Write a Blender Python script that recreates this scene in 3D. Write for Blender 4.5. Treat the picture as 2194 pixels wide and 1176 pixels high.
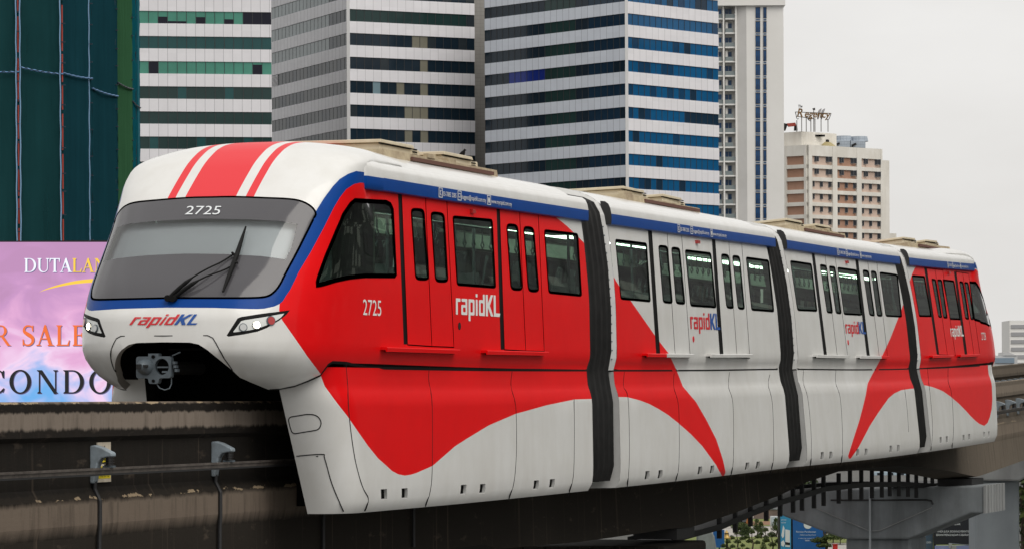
import bpy, math, random
import numpy as np
from mathutils import Vector, Matrix
from mathutils.geometry import delaunay_2d_cdt

for o in list(bpy.data.objects):
    bpy.data.objects.remove(o)
random.seed(7)
scene = bpy.context.scene
COL = scene.collection

# ------------------------------------------------------------------ camera
CZ = 10.0            # eye height above the street = height of the beam top
FPX = 7500.0         # focal length in photograph pixels (2194 wide)
CX, HY = 1097.0, 855.0
ROLL = 0.0055        # the photograph leans a third of a degree
cam = bpy.data.cameras.new('camera')
cam.sensor_width = 36.0
cam.lens = FPX / 2194.0 * 36.0
cam.shift_x = 0.0
cam.shift_y = (HY - 588.0) / 2194.0
cam.clip_start = 0.5
cam.clip_end = 12000.0
camo = bpy.data.objects.new('camera', cam)
COL.objects.link(camo)
camo.location = (0, 0, CZ)
camo.rotation_euler = (math.radians(90), ROLL, 0)
scene.camera = camo

# ------------------------------------------------------------------ light
SUN_EL, SUN_AZ = math.radians(52), math.radians(135)   # azimuth clockwise from +Y
world = bpy.data.worlds.new('World')
scene.world = world
world.use_nodes = True
wn, wl = world.node_tree.nodes, world.node_tree.links
wn.clear()
w_out = wn.new('ShaderNodeOutputWorld')
w_bg = wn.new('ShaderNodeBackground')
w_sky = wn.new('ShaderNodeTexSky')
w_sky.sky_type = 'NISHITA'
w_sky.sun_disc = False
w_sky.sun_elevation = SUN_EL
w_sky.sun_rotation = SUN_AZ
w_sky.air_density = 1.0
w_sky.dust_density = 3.0
w_hsv = wn.new('ShaderNodeHueSaturation')
w_hsv.inputs['Saturation'].default_value = 0.12
w_mix = wn.new('ShaderNodeMix')
w_mix.data_type = 'RGBA'
w_mix.inputs[0].default_value = 0.8
w_tc = wn.new('ShaderNodeTexCoord')
w_map = wn.new('ShaderNodeMapping')
w_map.inputs['Scale'].default_value = (1.0, 1.0, 2.6)
w_noise = wn.new('ShaderNodeTexNoise')
w_noise.inputs['Scale'].default_value = 3.2
w_noise.inputs['Detail'].default_value = 6.0
w_noise.inputs['Roughness'].default_value = 0.55
w_ramp = wn.new('ShaderNodeValToRGB')
w_ramp.color_ramp.elements[0].position = 0.25
w_ramp.color_ramp.elements[0].color = (6.6, 6.42, 6.15, 1)
w_ramp.color_ramp.elements[1].position = 0.75
w_ramp.color_ramp.elements[1].color = (9.1, 9.0, 8.85, 1)
wl.new(w_tc.outputs['Generated'], w_map.inputs['Vector'])
wl.new(w_map.outputs['Vector'], w_noise.inputs['Vector'])
wl.new(w_noise.outputs['Fac'], w_ramp.inputs['Fac'])
wl.new(w_sky.outputs['Color'], w_hsv.inputs['Color'])
wl.new(w_hsv.outputs['Color'], w_mix.inputs[6])
wl.new(w_ramp.outputs['Color'], w_mix.inputs[7])
wl.new(w_mix.outputs[2], w_bg.inputs['Color'])
w_bg.inputs['Strength'].default_value = 0.10
wl.new(w_bg.outputs['Background'], w_out.inputs['Surface'])

sun = bpy.data.lights.new('sun', 'SUN')
sun.energy = 1.5
sun.angle = math.radians(50)
sun.color = (1.0, 0.95, 0.88)
suno = bpy.data.objects.new('sun', sun)
COL.objects.link(suno)
_d = Vector((math.sin(SUN_AZ) * math.cos(SUN_EL), math.cos(SUN_AZ) * math.cos(SUN_EL), math.sin(SUN_EL)))
suno.rotation_euler = (-_d).to_track_quat('-Z', 'Y').to_euler()
suno.location = (30, -30, 60)

scene.view_settings.view_transform = 'Standard'
scene.view_settings.look = 'None'
scene.view_settings.exposure = 0.22
scene.view_settings.gamma = 1.0
scene.render.resolution_x = 1024
scene.render.resolution_y = 548
scene.cycles.max_bounces = 8
scene.cycles.transparent_max_bounces = 12

# ------------------------------------------------------------------ helpers
def ray(px, py):
    dx, dy = (px - CX) / FPX, (HY - py) / FPX
    return dx * math.cos(ROLL) + dy * math.sin(ROLL), dy * math.cos(ROLL) - dx * math.sin(ROLL)

def at(px, py, y):
    """point seen at photograph pixel (px, py) at distance y"""
    a, b = ray(px, py)
    return Vector((a * y, y, CZ + b * y))

def project(p):
    a, b = p[0] / p[1], (p[2] - CZ) / p[1]
    return np.array([CX + FPX * (a * math.cos(ROLL) - b * math.sin(ROLL)), HY - FPX * (b * math.cos(ROLL) + a * math.sin(ROLL))])

def tag(o, label=None, cat=None, group=None, kind=None):
    if label: o['label'] = label
    if cat: o['category'] = cat
    if group: o['group'] = group
    if kind: o['kind'] = kind
    return o

def empty(name, loc, label=None, cat=None, group=None):
    o = bpy.data.objects.new(name, None)
    o.empty_display_size = 0.3
    o.location = loc
    COL.objects.link(o)
    return tag(o, label, cat, group)

def origin_of(o):
    v = Vector((0, 0, 0))
    while o is not None:
        v += o.location
        o = o.parent
    return v

def link_mesh(name, verts, faces, mats, parent=None, midx=None, smooth=False, normals=None, uvs=None, loc=None):
    """verts in world space; the object origin is its parent's origin, or loc"""
    if parent is not None:
        org = origin_of(parent)
    else:
        org = Vector(loc) if loc is not None else Vector((0, 0, 0))
    me = bpy.data.meshes.new(name)
    me.from_pydata([(v[0] - org[0], v[1] - org[1], v[2] - org[2]) for v in verts], [], faces)
    if not isinstance(mats, (list, tuple)):
        mats = [mats]
    for m in mats:
        me.materials.append(m)
    if midx is not None:
        me.polygons.foreach_set('material_index', midx)
    if smooth:
        me.polygons.foreach_set('use_smooth', [True] * len(me.polygons))
    if uvs is not None:
        ul = me.uv_layers.new(name='uv')
        for p in me.polygons:
            for li, vi in zip(p.loop_indices, p.vertices):
                ul.data[li].uv = uvs[vi]
    me.update()
    if normals is not None:
        me.normals_split_custom_set_from_vertices([tuple(n) for n in normals])
    o = bpy.data.objects.new(name, me)
    COL.objects.link(o)
    if parent is not None:
        o.parent = parent
    else:
        o.location = org
    return o

class MB:
    """collects shapes into one mesh"""
    def __init__(self):
        self.v, self.f, self.m, self.uv, self.sm = [], [], [], [], []
    def add(self, verts, faces, mi=0, uv=None):
        b = len(self.v)
        self.v += [tuple(v) for v in verts]
        self.uv += uv if uv is not None else [(v[0], v[2]) for v in verts]
        for f in faces:
            self.f.append(tuple(b + i for i in f))
            self.m.append(mi)
    def quad(self, a, b, c, d, mi=0, uv=None):
        self.add([a, b, c, d], [(0, 1, 2, 3)], mi, uv)
    def box(self, c, size, ax=None, mi=0):
        """ax: three axis vectors"""
        if ax is None:
            ax = (Vector((1, 0, 0)), Vector((0, 1, 0)), Vector((0, 0, 1)))
        c = Vector(c)
        hx, hy, hz = ax[0] * size[0] / 2, ax[1] * size[1] / 2, ax[2] * size[2] / 2
        vs = [c - hx - hy - hz, c + hx - hy - hz, c + hx + hy - hz, c - hx + hy - hz,
              c - hx - hy + hz, c + hx - hy + hz, c + hx + hy + hz, c - hx + hy + hz]
        uv = [(-size[0]/2-size[1], -size[2]/2), (size[0]/2, -size[2]/2), (size[0]/2+size[1], -size[2]/2), (-size[0]/2, -size[2]/2),
              (-size[0]/2-size[1], size[2]/2), (size[0]/2, size[2]/2), (size[0]/2+size[1], size[2]/2), (-size[0]/2, size[2]/2)]
        fs = [(0, 3, 2, 1), (4, 5, 6, 7), (0, 1, 5, 4), (1, 2, 6, 5), (2, 3, 7, 6), (3, 0, 4, 7)]
        if ax[0].cross(ax[1]).dot(ax[2]) < 0: fs = [f[::-1] for f in fs]
        self.add(vs, fs, mi, uv)
    def prism(self, poly, d, mi=0):
        """closed planar polygon of points, extruded by vector d"""
        n = len(poly)
        d = Vector(d)
        a = [Vector(p) for p in poly]
        nn = Vector((0, 0, 0))
        for p, q in zip(a, a[1:] + a[:1]): nn += (p - a[0]).cross(q - a[0])
        if nn.dot(d) < 0: a = a[::-1]
        self.add(a + [p + d for p in a],
                 [tuple(range(n))[::-1], tuple(range(n, 2 * n))] + [(i, (i + 1) % n, n + (i + 1) % n, n + i) for i in range(n)], mi)
    def tube(self, pts, r, n=8, mi=0, caps=True):
        pts = [Vector(p) for p in pts]
        rs = r if isinstance(r, (list, tuple)) else [r] * len(pts)
        rings = []
        prev = None
        for i, p in enumerate(pts):
            t = (pts[min(i + 1, len(pts) - 1)] - pts[max(i - 1, 0)]).normalized()
            if prev is None:
                up = Vector((0, 0, 1)) if abs(t.z) < 0.9 else Vector((1, 0, 0))
                x = t.cross(up).normalized()
            else:
                x = (prev - t * prev.dot(t)).normalized()
            prev = x
            y = t.cross(x)
            rings.append([p + (x * math.cos(2 * math.pi * k / n) + y * math.sin(2 * math.pi * k / n)) * rs[i] for k in range(n)])
        vs = [v for rg in rings for v in rg]
        fs = []
        for i in range(len(pts) - 1):
            for k in range(n):
                fs.append((i * n + k, i * n + (k + 1) % n, (i + 1) * n + (k + 1) % n, (i + 1) * n + k))
        if caps:
            fs.append(tuple(range(n))[::-1])
            fs.append(tuple(range((len(pts) - 1) * n, len(pts) * n)))
        self.add(vs, fs, mi)
    def disc(self, c, nrm, r, n=20, mi=0, thick=0.0):
        nrm = Vector(nrm).normalized()
        up = Vector((0, 0, 1)) if abs(nrm.z) < 0.9 else Vector((1, 0, 0))
        x = nrm.cross(up).normalized()
        y = nrm.cross(x)
        c = Vector(c)
        if thick:
            self.tube([c - nrm * thick, c], r, n, mi)
        else:
            self.add([c + (x * math.cos(-2 * math.pi * k / n) + y * math.sin(-2 * math.pi * k / n)) * r for k in range(n)], [tuple(range(n))], mi)
    def build(self, name, mats, parent=None, smooth=False, loc=None):
        return link_mesh(name, self.v, self.f, mats, parent, self.m, smooth, uvs=self.uv, loc=loc)

def autosmooth(o, deg=35):
    """sharp edges by angle"""
    me = o.data
    me.polygons.foreach_set('use_smooth', [True] * len(me.polygons))
    me.set_sharp_from_angle(angle=math.radians(deg))
    return o

def bevel(o, w, seg=2, deg=40):
    m = o.modifiers.new('bevel', 'BEVEL')
    m.width = w; m.segments = seg; m.limit_method = 'ANGLE'; m.angle_limit = math.radians(deg)
    m.harden_normals = False
    return o

def copy_tree(o, parent=None, loc=None):
    c = o.copy()
    COL.objects.link(c)
    c.parent = parent
    if loc is not None: c.location = loc
    for ch in list(o.children):
        copy_tree(ch, c)
    return c

# ------------------------------------------------------------------ materials
def mat(name, col, rough=0.6, metal=0.0, spec=0.5, coat=0.0, noise=None, bump=None, emit=None, alpha=None, streak=None):
    """noise = (scale, darker colour, amount); bump = (scale, strength); streak = (amount, colour)"""
    m = bpy.data.materials.new(name)
    m.use_nodes = True
    nt = m.node_tree
    b = nt.nodes['Principled BSDF']
    b.inputs['Base Color'].default_value = (*col, 1)
    b.inputs['Roughness'].default_value = rough
    b.inputs['Metallic'].default_value = metal
    b.inputs['Specular IOR Level'].default_value = spec
    b.inputs['Coat Weight'].default_value = coat
    b.inputs['Coat Roughness'].default_value = 0.06
    if emit:
        b.inputs['Emission Color'].default_value = (*emit[0], 1)
        b.inputs['Emission Strength'].default_value = emit[1]
    tc = nt.nodes.new('ShaderNodeTexCoord')
    src = None
    if noise:
        n = nt.nodes.new('ShaderNodeTexNoise')
        n.inputs['Scale'].default_value = noise[0]
        n.inputs['Detail'].default_value = 8
        n.inputs['Roughness'].default_value = 0.65
        nt.links.new(tc.outputs['Object'], n.inputs['Vector'])
        r = nt.nodes.new('ShaderNodeMapRange')
        r.inputs['From Min'].default_value = 0.38
        r.inputs['From Max'].default_value = 0.68
        r.inputs['To Max'].default_value = noise[2]
        nt.links.new(n.outputs['Fac'], r.inputs['Value'])
        mx = nt.nodes.new('ShaderNodeMix')
        mx.data_type = 'RGBA'
        mx.inputs[6].default_value = (*col, 1)
        mx.inputs[7].default_value = (*noise[1], 1)
        nt.links.new(r.outputs['Result'], mx.inputs[0])
        src = mx.outputs[2]
    if streak:
        mp = nt.nodes.new('ShaderNodeMapping')
        mp.inputs['Scale'].default_value = (streak[2], streak[2], streak[3])
        nt.links.new(tc.outputs['Object'], mp.inputs['Vector'])
        n = nt.nodes.new('ShaderNodeTexNoise')
        n.inputs['Scale'].default_value = 1.0
        n.inputs['Detail'].default_value = 6
        n.inputs['Roughness'].default_value = 0.6
        nt.links.new(mp.outputs['Vector'], n.inputs['Vector'])
        r = nt.nodes.new('ShaderNodeMapRange')
        r.inputs['From Min'].default_value = 0.42
        r.inputs['From Max'].default_value = 0.66
        r.inputs['To Max'].default_value = streak[0]
        nt.links.new(n.outputs['Fac'], r.inputs['Value'])
        mx = nt.nodes.new('ShaderNodeMix')
        mx.data_type = 'RGBA'
        if src: nt.links.new(src, mx.inputs[6])
        else: mx.inputs[6].default_value = (*col, 1)
        mx.inputs[7].default_value = (*streak[1], 1)
        nt.links.new(r.outputs['Result'], mx.inputs[0])
        src = mx.outputs[2]
    if src:
        nt.links.new(src, b.inputs['Base Color'])
    if bump:
        n = nt.nodes.new('ShaderNodeTexNoise')
        n.inputs['Scale'].default_value = bump[0]
        n.inputs['Detail'].default_value = 6
        nt.links.new(tc.outputs['Object'], n.inputs['Vector'])
        bp = nt.nodes.new('ShaderNodeBump')
        bp.inputs['Strength'].default_value = bump[1]
        bp.inputs['Distance'].default_value = 0.02
        nt.links.new(n.outputs['Fac'], bp.inputs['Height'])
        nt.links.new(bp.outputs['Normal'], b.inputs['Normal'])
    return m

def glass_mat(name, tint, refl=1.0, rough=0.02):
    """a thin see-through pane: tinted transparency under a mirror-like surface"""
    m = bpy.data.materials.new(name)
    m.use_nodes = True
    nt = m.node_tree
    nt.nodes.clear()
    out = nt.nodes.new('ShaderNodeOutputMaterial')
    tr = nt.nodes.new('ShaderNodeBsdfTransparent')
    tr.inputs['Color'].default_value = (*tint, 1)
    gl = nt.nodes.new('ShaderNodeBsdfGlossy')
    gl.inputs['Roughness'].default_value = rough
    gl.inputs['Color'].default_value = (refl, refl, refl, 1)
    fr = nt.nodes.new('ShaderNodeFresnel')
    fr.inputs['IOR'].default_value = 1.6
    mx = nt.nodes.new('ShaderNodeMixShader')
    nt.links.new(fr.outputs['Fac'], mx.inputs['Fac'])
    nt.links.new(tr.outputs['BSDF'], mx.inputs[1])
    nt.links.new(gl.outputs['BSDF'], mx.inputs[2])
    nt.links.new(mx.outputs['Shader'], out.inputs['Surface'])
    return m

M = {}
M['white'] = mat('white_paint', (0.73, 0.73, 0.715), 0.24, spec=0.4, coat=0.3, noise=(1.6, (0.64, 0.63, 0.60), 0.5), streak=(0.13, (0.46, 0.43, 0.37), 3.0, 0.45))
M['red'] = mat('red_paint', (0.74, 0.006, 0.008), 0.33, spec=0.06, coat=0.12, noise=(2.2, (0.68, 0.005, 0.007), 0.6))
def unpainted_inside(m, col=(0.05, 0.05, 0.05)):
    """the shell's inner face is bare dark sheet, not paint"""
    nt = m.node_tree
    b = nt.nodes['Principled BSDF']
    lk = b.inputs['Base Color'].links[0]
    src = lk.from_socket
    g = nt.nodes.new('ShaderNodeNewGeometry'); x = nt.nodes.new('ShaderNodeMix'); x.data_type = 'RGBA'
    x.inputs[7].default_value = (*col, 1)
    nt.links.new(g.outputs['Backfacing'], x.inputs[0]); nt.links.new(src, x.inputs[6]); nt.links.new(x.outputs[2], b.inputs['Base Color'])
unpainted_inside(M['white']); unpainted_inside(M['red'])
M['stripe'] = mat('stripe_red', (0.72, 0.045, 0.055), 0.45, spec=0.2)
M['blue'] = mat('blue_paint', (0.004, 0.055, 0.27), 0.33, spec=0.10, coat=0.04, noise=(3.0, (0.004, 0.045, 0.22), 0.6))
M['black'] = mat('black_rubber', (0.007, 0.007, 0.007), 0.55, spec=0.12)
M['bellows'] = mat('bellows_rubber', (0.006, 0.006, 0.006), 0.5, spec=0.25, noise=(6, (0.016, 0.0155, 0.015), 0.7))
M['seam'] = mat('seam_black', (0.02, 0.02, 0.02), 0.7, spec=0.2)
M['dark'] = mat('dark_void', (0.006, 0.006, 0.006), 0.9, spec=0.05)
M['cream'] = mat('cream_housing', (0.70, 0.63, 0.48), 0.55, noise=(4, (0.52, 0.44, 0.31), 0.6))
M['cream_dirty'] = mat('dirty_cream', (0.50, 0.42, 0.28), 0.7, noise=(5, (0.22, 0.15, 0.10), 0.8))
M['grey_ring'] = mat('grey_frame_paint', (0.55, 0.55, 0.54), 0.45, noise=(5, (0.42, 0.42, 0.40), 0.5))
M['steel'] = mat('grey_steel', (0.10, 0.125, 0.145), 0.5, metal=0.2, noise=(14, (0.07, 0.08, 0.09), 0.6))
M['text_white'] = mat('white_lettering', (0.78, 0.78, 0.76), 0.5)
M['text_grey'] = mat('pale_lettering', (0.70, 0.73, 0.75), 0.5)
M['text_red'] = mat('red_lettering', (0.62, 0.02, 0.03), 0.45)
M['text_blue'] = mat('blue_lettering', (0.01, 0.08, 0.34), 0.45)
M['frit'] = mat('dark_glass_band', (0.075, 0.073, 0.08), 0.10, spec=0.5)
M['pane'] = glass_mat('tinted_pane', (0.33, 0.47, 0.38), 0.95)
M['screen'] = glass_mat('windscreen_glass', (0.80, 0.82, 0.83), 1.0)
def veil_mat(name, col, cover):
    m = bpy.data.materials.new(name); m.use_nodes = True
    nt = m.node_tree; nt.nodes.clear()
    o = nt.nodes.new('ShaderNodeOutputMaterial'); d = nt.nodes.new('ShaderNodeBsdfDiffuse'); t = nt.nodes.new('ShaderNodeBsdfTransparent'); x = nt.nodes.new('ShaderNodeMixShader')
    d.inputs['Color'].default_value = (*col, 1); x.inputs['Fac'].default_value = cover
    nt.links.new(t.outputs[0], x.inputs[1]); nt.links.new(d.outputs[0], x.inputs[2]); nt.links.new(x.outputs[0], o.inputs['Surface'])
    return m
M['pale_veil'] = veil_mat('added_pale_veil', (0.74, 0.78, 0.79), 0.80)  # pale sheet added behind the windscreen to make its clear zone brighter
M['lens'] = mat('headlight_reflector', (0.66, 0.68, 0.66), 0.25, spec=0.6, coat=0.6)
M['lens_clear'] = mat('clear_lamp_lens', (0.55, 0.56, 0.55), 0.08, metal=0.5)
M['lamp_on'] = mat('lit_lamp', (1, 0.9, 0.7), 0.3, emit=((1.0, 0.88, 0.66), 14.0))
M['lens_red'] = mat('red_lamp_lens', (0.40, 0.012, 0.01), 0.12, coat=0.6)
M['inside'] = mat('grey_green_interior', (0.13, 0.15, 0.13), 0.6)
M['inside_pale'] = mat('pale_interior', (0.45, 0.48, 0.45), 0.5)
M['seat'] = mat('dark_seat', (0.05, 0.06, 0.07), 0.6)
M['tube_light'] = mat('ceiling_tube', (1, 1, 1), 0.5, emit=((0.88, 1.0, 0.85), 9.0))

# ------------------------------------------------------------------ the train's own frame
HEAD = math.radians(18.6)
TD = Vector((math.sin(HEAD), math.cos(HEAD), 0))        # along the train, backwards
TN = Vector((math.cos(HEAD), -math.sin(HEAD), 0))       # towards the near side
UP = Vector((0, 0, 1))
WS = 1.42                                                # half width at the skirt
TC = Vector((-1.622, 38.5, 0)) - TN * WS               # centre line where s = 0
ZB = CZ - 1.235                                           # bottom edge of the skirts

def climb(s):
    """the guideway starts to climb under the rear half of the train"""
    if s < 22: return 0.0
    if s < 40: return 0.0007 * (s - 22) ** 2
    return 0.2268 + 0.0252 * (s - 40)

class Pchip:
    def __init__(self, x, y):
        self.x, self.y = np.array(x, float), np.array(y, float)
        h = np.diff(self.x); d = np.diff(self.y) / h
        m = np.zeros(len(x))
        for i in range(1, len(x) - 1):
            if d[i - 1] * d[i] > 0:
                w1, w2 = 2 * h[i] + h[i - 1], h[i] + 2 * h[i - 1]
                m[i] = (w1 + w2) / (w1 / d[i - 1] + w2 / d[i])
        m[0], m[-1] = d[0], d[-1]
        self.m = m
    def __call__(self, t):
        x, y, m = self.x, self.y, self.m
        if t <= x[0]: return y[0] + m[0] * (t - x[0])
        if t >= x[-1]: return y[-1] + m[-1] * (t - x[-1])
        i = int(np.searchsorted(x, t)) - 1
        h = x[i + 1] - x[i]; a = (t - x[i]) / h
        return ((1 + 2 * a) * (1 - a) ** 2 * y[i] + a * (1 - a) ** 2 * h * m[i]
                + a * a * (3 - 2 * a) * y[i + 1] + a * a * (a - 1) * h * m[i + 1])

# superelevation: the guideway banks away from the eye towards the tail
_bank = Pchip([-20, 2, 10, 14, 20, 25, 30, 36, 200], [-0.004, -0.004, 0.02, 0.04, 0.082, 0.095, 0.107, 0.112, 0.112])
PIVOT = 1.235
def bank(s): return _bank(s)

def tw(s, w, h, c=0.0):
    """station, offset to the near side, height over the skirt edge (c: centre line of another beam) -> world"""
    b = bank(s); d = h - PIVOT
    p = TC + TD * s + TN * (c + w * math.cos(b) - d * math.sin(b))
    return Vector((p.x, p.y, ZB + climb(s) + PIVOT + d * math.cos(b) + w * math.sin(b)))

def untw(p):
    q = Vector(p) - TC
    s = q.dot(TD); W = q.dot(TN); d = p[2] - ZB - climb(s) - PIVOT
    b = bank(s)
    return s, W * math.cos(b) + d * math.sin(b), PIVOT - W * math.sin(b) + d * math.cos(b)

def BN(s): return TN * math.cos(bank(s)) + UP * math.sin(bank(s))
def BU(s): return UP * math.cos(bank(s)) - TN * math.sin(bank(s))
def BX(s): return (TD, BN(s), BU(s))

# side profile (height, half width)
PROFILE = [(0.0, 1.34), (0.05, 1.382), (0.16, 1.41), (0.40, 1.42), (1.16, 1.42), (1.28, 1.402), (1.42, 1.362), (1.60, 1.352),
           (1.76, 1.398), (1.85, 1.405), (2.4, 1.405), (3.0, 1.372), (3.6, 1.31), (3.72, 1.29), (3.84, 1.235), (3.94, 1.12),
           (4.03, 0.95), (4.10, 0.70), (4.145, 0.40), (4.16, 0.0)]
_t = [0.0]
for a, b in zip(PROFILE[:-1], PROFILE[1:]):
    _t.append(_t[-1] + math.hypot(b[0] - a[0], b[1] - a[1]))
PH = Pchip(_t, [p[0] for p in PROFILE])
PW = Pchip(_t, [p[1] for p in PROFILE])
T_RIDGE = _t[-1]
_hs = np.linspace(0, T_RIDGE, 800)
_hh = np.array([PH(t) for t in _hs])
def t_of_h(h): return float(np.interp(h, _hh, _hs))
def half_w(h): return PW(t_of_h(h))

class Side:
    """straight side: u = station along the train, v = profile arc"""
    def __init__(self): pass
    def pt(self, u, v): return tw(u, PW(v), PH(v))

def nose_e(h):
    """the plan of the nose is squarish low down and rounder towards the roof"""
    k = min(1.0, max(0.0, (h - 3.4) / 0.6))
    return 2.0 / (3.5 - 0.5 * k)
class Nose:
    """v = profile arc; u >= 0 is the straight near side, -2*LU..0 goes round the nose, beyond that the far side.
    tail = True turns it round at station s_ref"""
    LU = 2.6
    KEYS = [(1.00, -0.70, 0.15), (1.20, -1.0, 0.18), (1.32, -1.42, 0.2), (1.50, -1.93, 0.25), (1.80, -2.21, 0.3), (2.07, -2.19, 0.3), (2.32, -2.06, 0.3),
            (2.85, -1.57, 0.3), (3.43, -0.98, 0.2), (3.6, -0.77, 0.12), (3.72, -0.61, 0.14), (3.84, -0.44, 0.25), (3.94, -0.26, 0.5),
            (4.03, -0.06, 0.95), (4.10, 0.20, 1.15), (4.145, 0.55, 1.35), (4.16, 1.0, 1.6)]
    def __init__(self, tail=None):
        self.tail = tail
        ts = [t_of_h(k[0]) for k in self.KEYS[:-1]] + [T_RIDGE]
        self.sf = Pchip(ts, [k[1] for k in self.KEYS])
        self.s0 = Pchip(ts, [k[2] for k in self.KEYS])
    def fade(self, h):
        return 0.5 if h < 3.3 else 0.2 + 1.8 * min(1.0, max(0.0, (h - 3.84) / 0.1))
    WN = Pchip([3.2, 3.4, 3.6, 3.8, 3.9, 4.0, 4.07, 4.12, 4.15, 4.16], [1.361, 1.362, 1.372, 1.362, 1.325, 1.21, 1.02, 0.74, 0.42, 0.0])
    def width(self, v):
        h = PH(v)
        if h < 1.9:           # the nose has no shoulder: the cheek runs smoothly down and in
            return 1.405 - 0.38 * ((1.9 - h) / 0.62) ** 2.5
        if h > 3.2:           # the forehead is squarer than the roof behind it
            return max(0.0, self.WN(min(h, 4.16))) if h < 4.1599 else 0.0
        return PW(v)
    def swh(self, u, v):
        s0 = self.s0(v); L = s0 - self.sf(v)
        if u >= 0:
            # blend from the cheek to the true side profile
            k = min(1.0, u / self.fade(PH(v)))
            w = PW(v) * k + self.width(v) * (1 - k)
            return s0 * max(0.0, 1 - u / 4) + u, w, PH(v)
        if u <= -2 * self.LU:
            uu = -2 * self.LU - u
            k = min(1.0, uu / self.fade(PH(v)))
            return s0 * max(0.0, 1 - uu / 4) + uu, -(PW(v) * k + self.width(v) * (1 - k)), PH(v)
        f = -u / self.LU * math.pi / 2
        c, sn = math.cos(f), max(0.0, math.sin(f))
        e = nose_e(PH(v))
        return s0 - L * sn ** e, self.width(v) * math.copysign(abs(c) ** e, c), PH(v)
    def pt(self, u, v):
        s, w, h = self.swh(u, v)
        if self.tail is not None: s = self.tail - s
        return tw(s, w, h)

class Skirt:
    """lower front skirt: u >= 0 straight side, -1..0 the rounded raked front edge"""
    LU = 1.0
    def __init__(self, tail=None): self.tail = tail
    def pt(self, u, v):
        h = PH(v); w = PW(v)
        k = max(0.0, min(1.15, h / 1.6))
        s0 = 0.19 - 0.58 * k
        if u >= 0: s, ww = s0 * max(0.0, 1 - u / 3) + u, w
        else:
            f = -u * math.pi / 2
            L = 0.58 + 0.05 * k
            wi = 0.90 - 0.13 * k
            c = max(0.0, math.cos(f))
            s, ww = s0 - L * math.sin(f) ** 0.8, wi + (w - wi) * c ** 0.8
        if self.tail is not None: s = self.tail - s
        return tw(s, ww, h)

def normal_of(S, u, v, e=2e-3):
    a = S.pt(u + e, v) - S.pt(u - e, v)
    vv = min(max(v, e), T_RIDGE - 2 * e)
    b = S.pt(u, vv + e) - S.pt(u, vv - e)
    n = a.cross(b)
    if n.length < 1e-12: return UP.copy()
    n.normalize()
    return n

class Back:
    """turns photograph pixels into surface coordinates (u, v)"""
    def __init__(self, S, u0, u1, v0, v1, sign=1.0, nu=90, nv=50):
        self.S = S
        g = []
        for u in np.linspace(u0, u1, nu):
            for v in np.linspace(v0, v1, nv):
                p = S.pt(u, v)
                n = normal_of(S, u, v) * sign
                view = Vector((p.x, p.y, p.z - CZ))
                if n.dot(view) < 0:
                    q = project(p)
                    g.append((q[0], q[1], u, v))
        self.g = np.array(g)
    def __call__(self, px, py):
        d = (self.g[:, 0] - px) ** 2 + (self.g[:, 1] - py) ** 2
        i = int(np.argmin(d))
        u, v = self.g[i, 2], self.g[i, 3]
        tgt = np.array([px, py])
        for _ in range(14):
            f = project(self.S.pt(u, v)) - tgt
            if abs(f).max() < 0.02: break
            e = 1e-3
            J = np.stack([(project(self.S.pt(u + e, v)) - project(self.S.pt(u - e, v))) / (2 * e),
                          (project(self.S.pt(u, v + e)) - project(self.S.pt(u, v - e))) / (2 * e)], 1)
            try: st = np.linalg.solve(J + np.eye(2) * 1e-6, f)
            except np.linalg.LinAlgError: break
            st = np.clip(st, -0.25, 0.25)
            u, v = u - st[0], v - st[1]
        return float(u), float(v)

def dense(pts, step=14.0, closed=True):
    out = []
    n = len(pts)
    for i in range(n if closed else n - 1):
        a, b = np.array(pts[i], float), np.array(pts[(i + 1) % n], float)
        k = max(1, int(np.ceil(np.linalg.norm(b - a) / step)))
        for j in range(k):
            out.append(tuple(a + (b - a) * j / k))
    if not closed: out.append(tuple(pts[-1]))
    return out

def rounded(pts, r, n=4):
    """polygon with rounded corners (2-D)"""
    out = []
    N = len(pts)
    for i in range(N):
        p, a, b = (np.array(pts[k % N], float) for k in (i, i - 1, i + 1))
        la, lb = np.linalg.norm(a - p), np.linalg.norm(b - p)
        rr = min(r, la * 0.45, lb * 0.45)
        p0, p1 = p + (a - p) / la * rr, p + (b - p) / lb * rr
        for k in range(n + 1):
            t = k / n
            out.append(tuple((1 - t) ** 2 * p0 + 2 * t * (1 - t) * p + t * t * p1))
    return out

def smooth_closed(pts, closed=True, n=5):
    """Catmull-Rom through the points"""
    P = [np.array(p, float) for p in pts]
    N = len(P)
    out = []
    for i in range(N if closed else N - 1):
        if closed: a, b, c, d = P[i - 1], P[i], P[(i + 1) % N], P[(i + 2) % N]
        else: a, b, c, d = P[max(i - 1, 0)], P[i], P[i + 1], P[min(i + 2, N - 1)]
        for k in range(n):
            t = k / n
            out.append(tuple(0.5 * ((2 * b) + (-a + c) * t + (2 * a - 5 * b + 4 * c - d) * t * t + (-a + 3 * b - 3 * c + d) * t ** 3)))
    if not closed: out.append(tuple(P[-1]))
    return out

def inside(poly, pts):
    poly = np.asarray(poly); x, y = pts[:, 0], pts[:, 1]
    res = np.zeros(len(pts), bool)
    x0, y0 = poly[:, 0], poly[:, 1]
    x1, y1 = np.roll(x0, -1), np.roll(y0, -1)
    for a, b, c, d in zip(x0, y0, x1, y1):
        cond = ((b > y) != (d > y))
        with np.errstate(divide='ignore', invalid='ignore'):
            xi = (c - a) * (y - b) / (d - b) + a
        res ^= cond & (x < xi)
    return res

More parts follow.
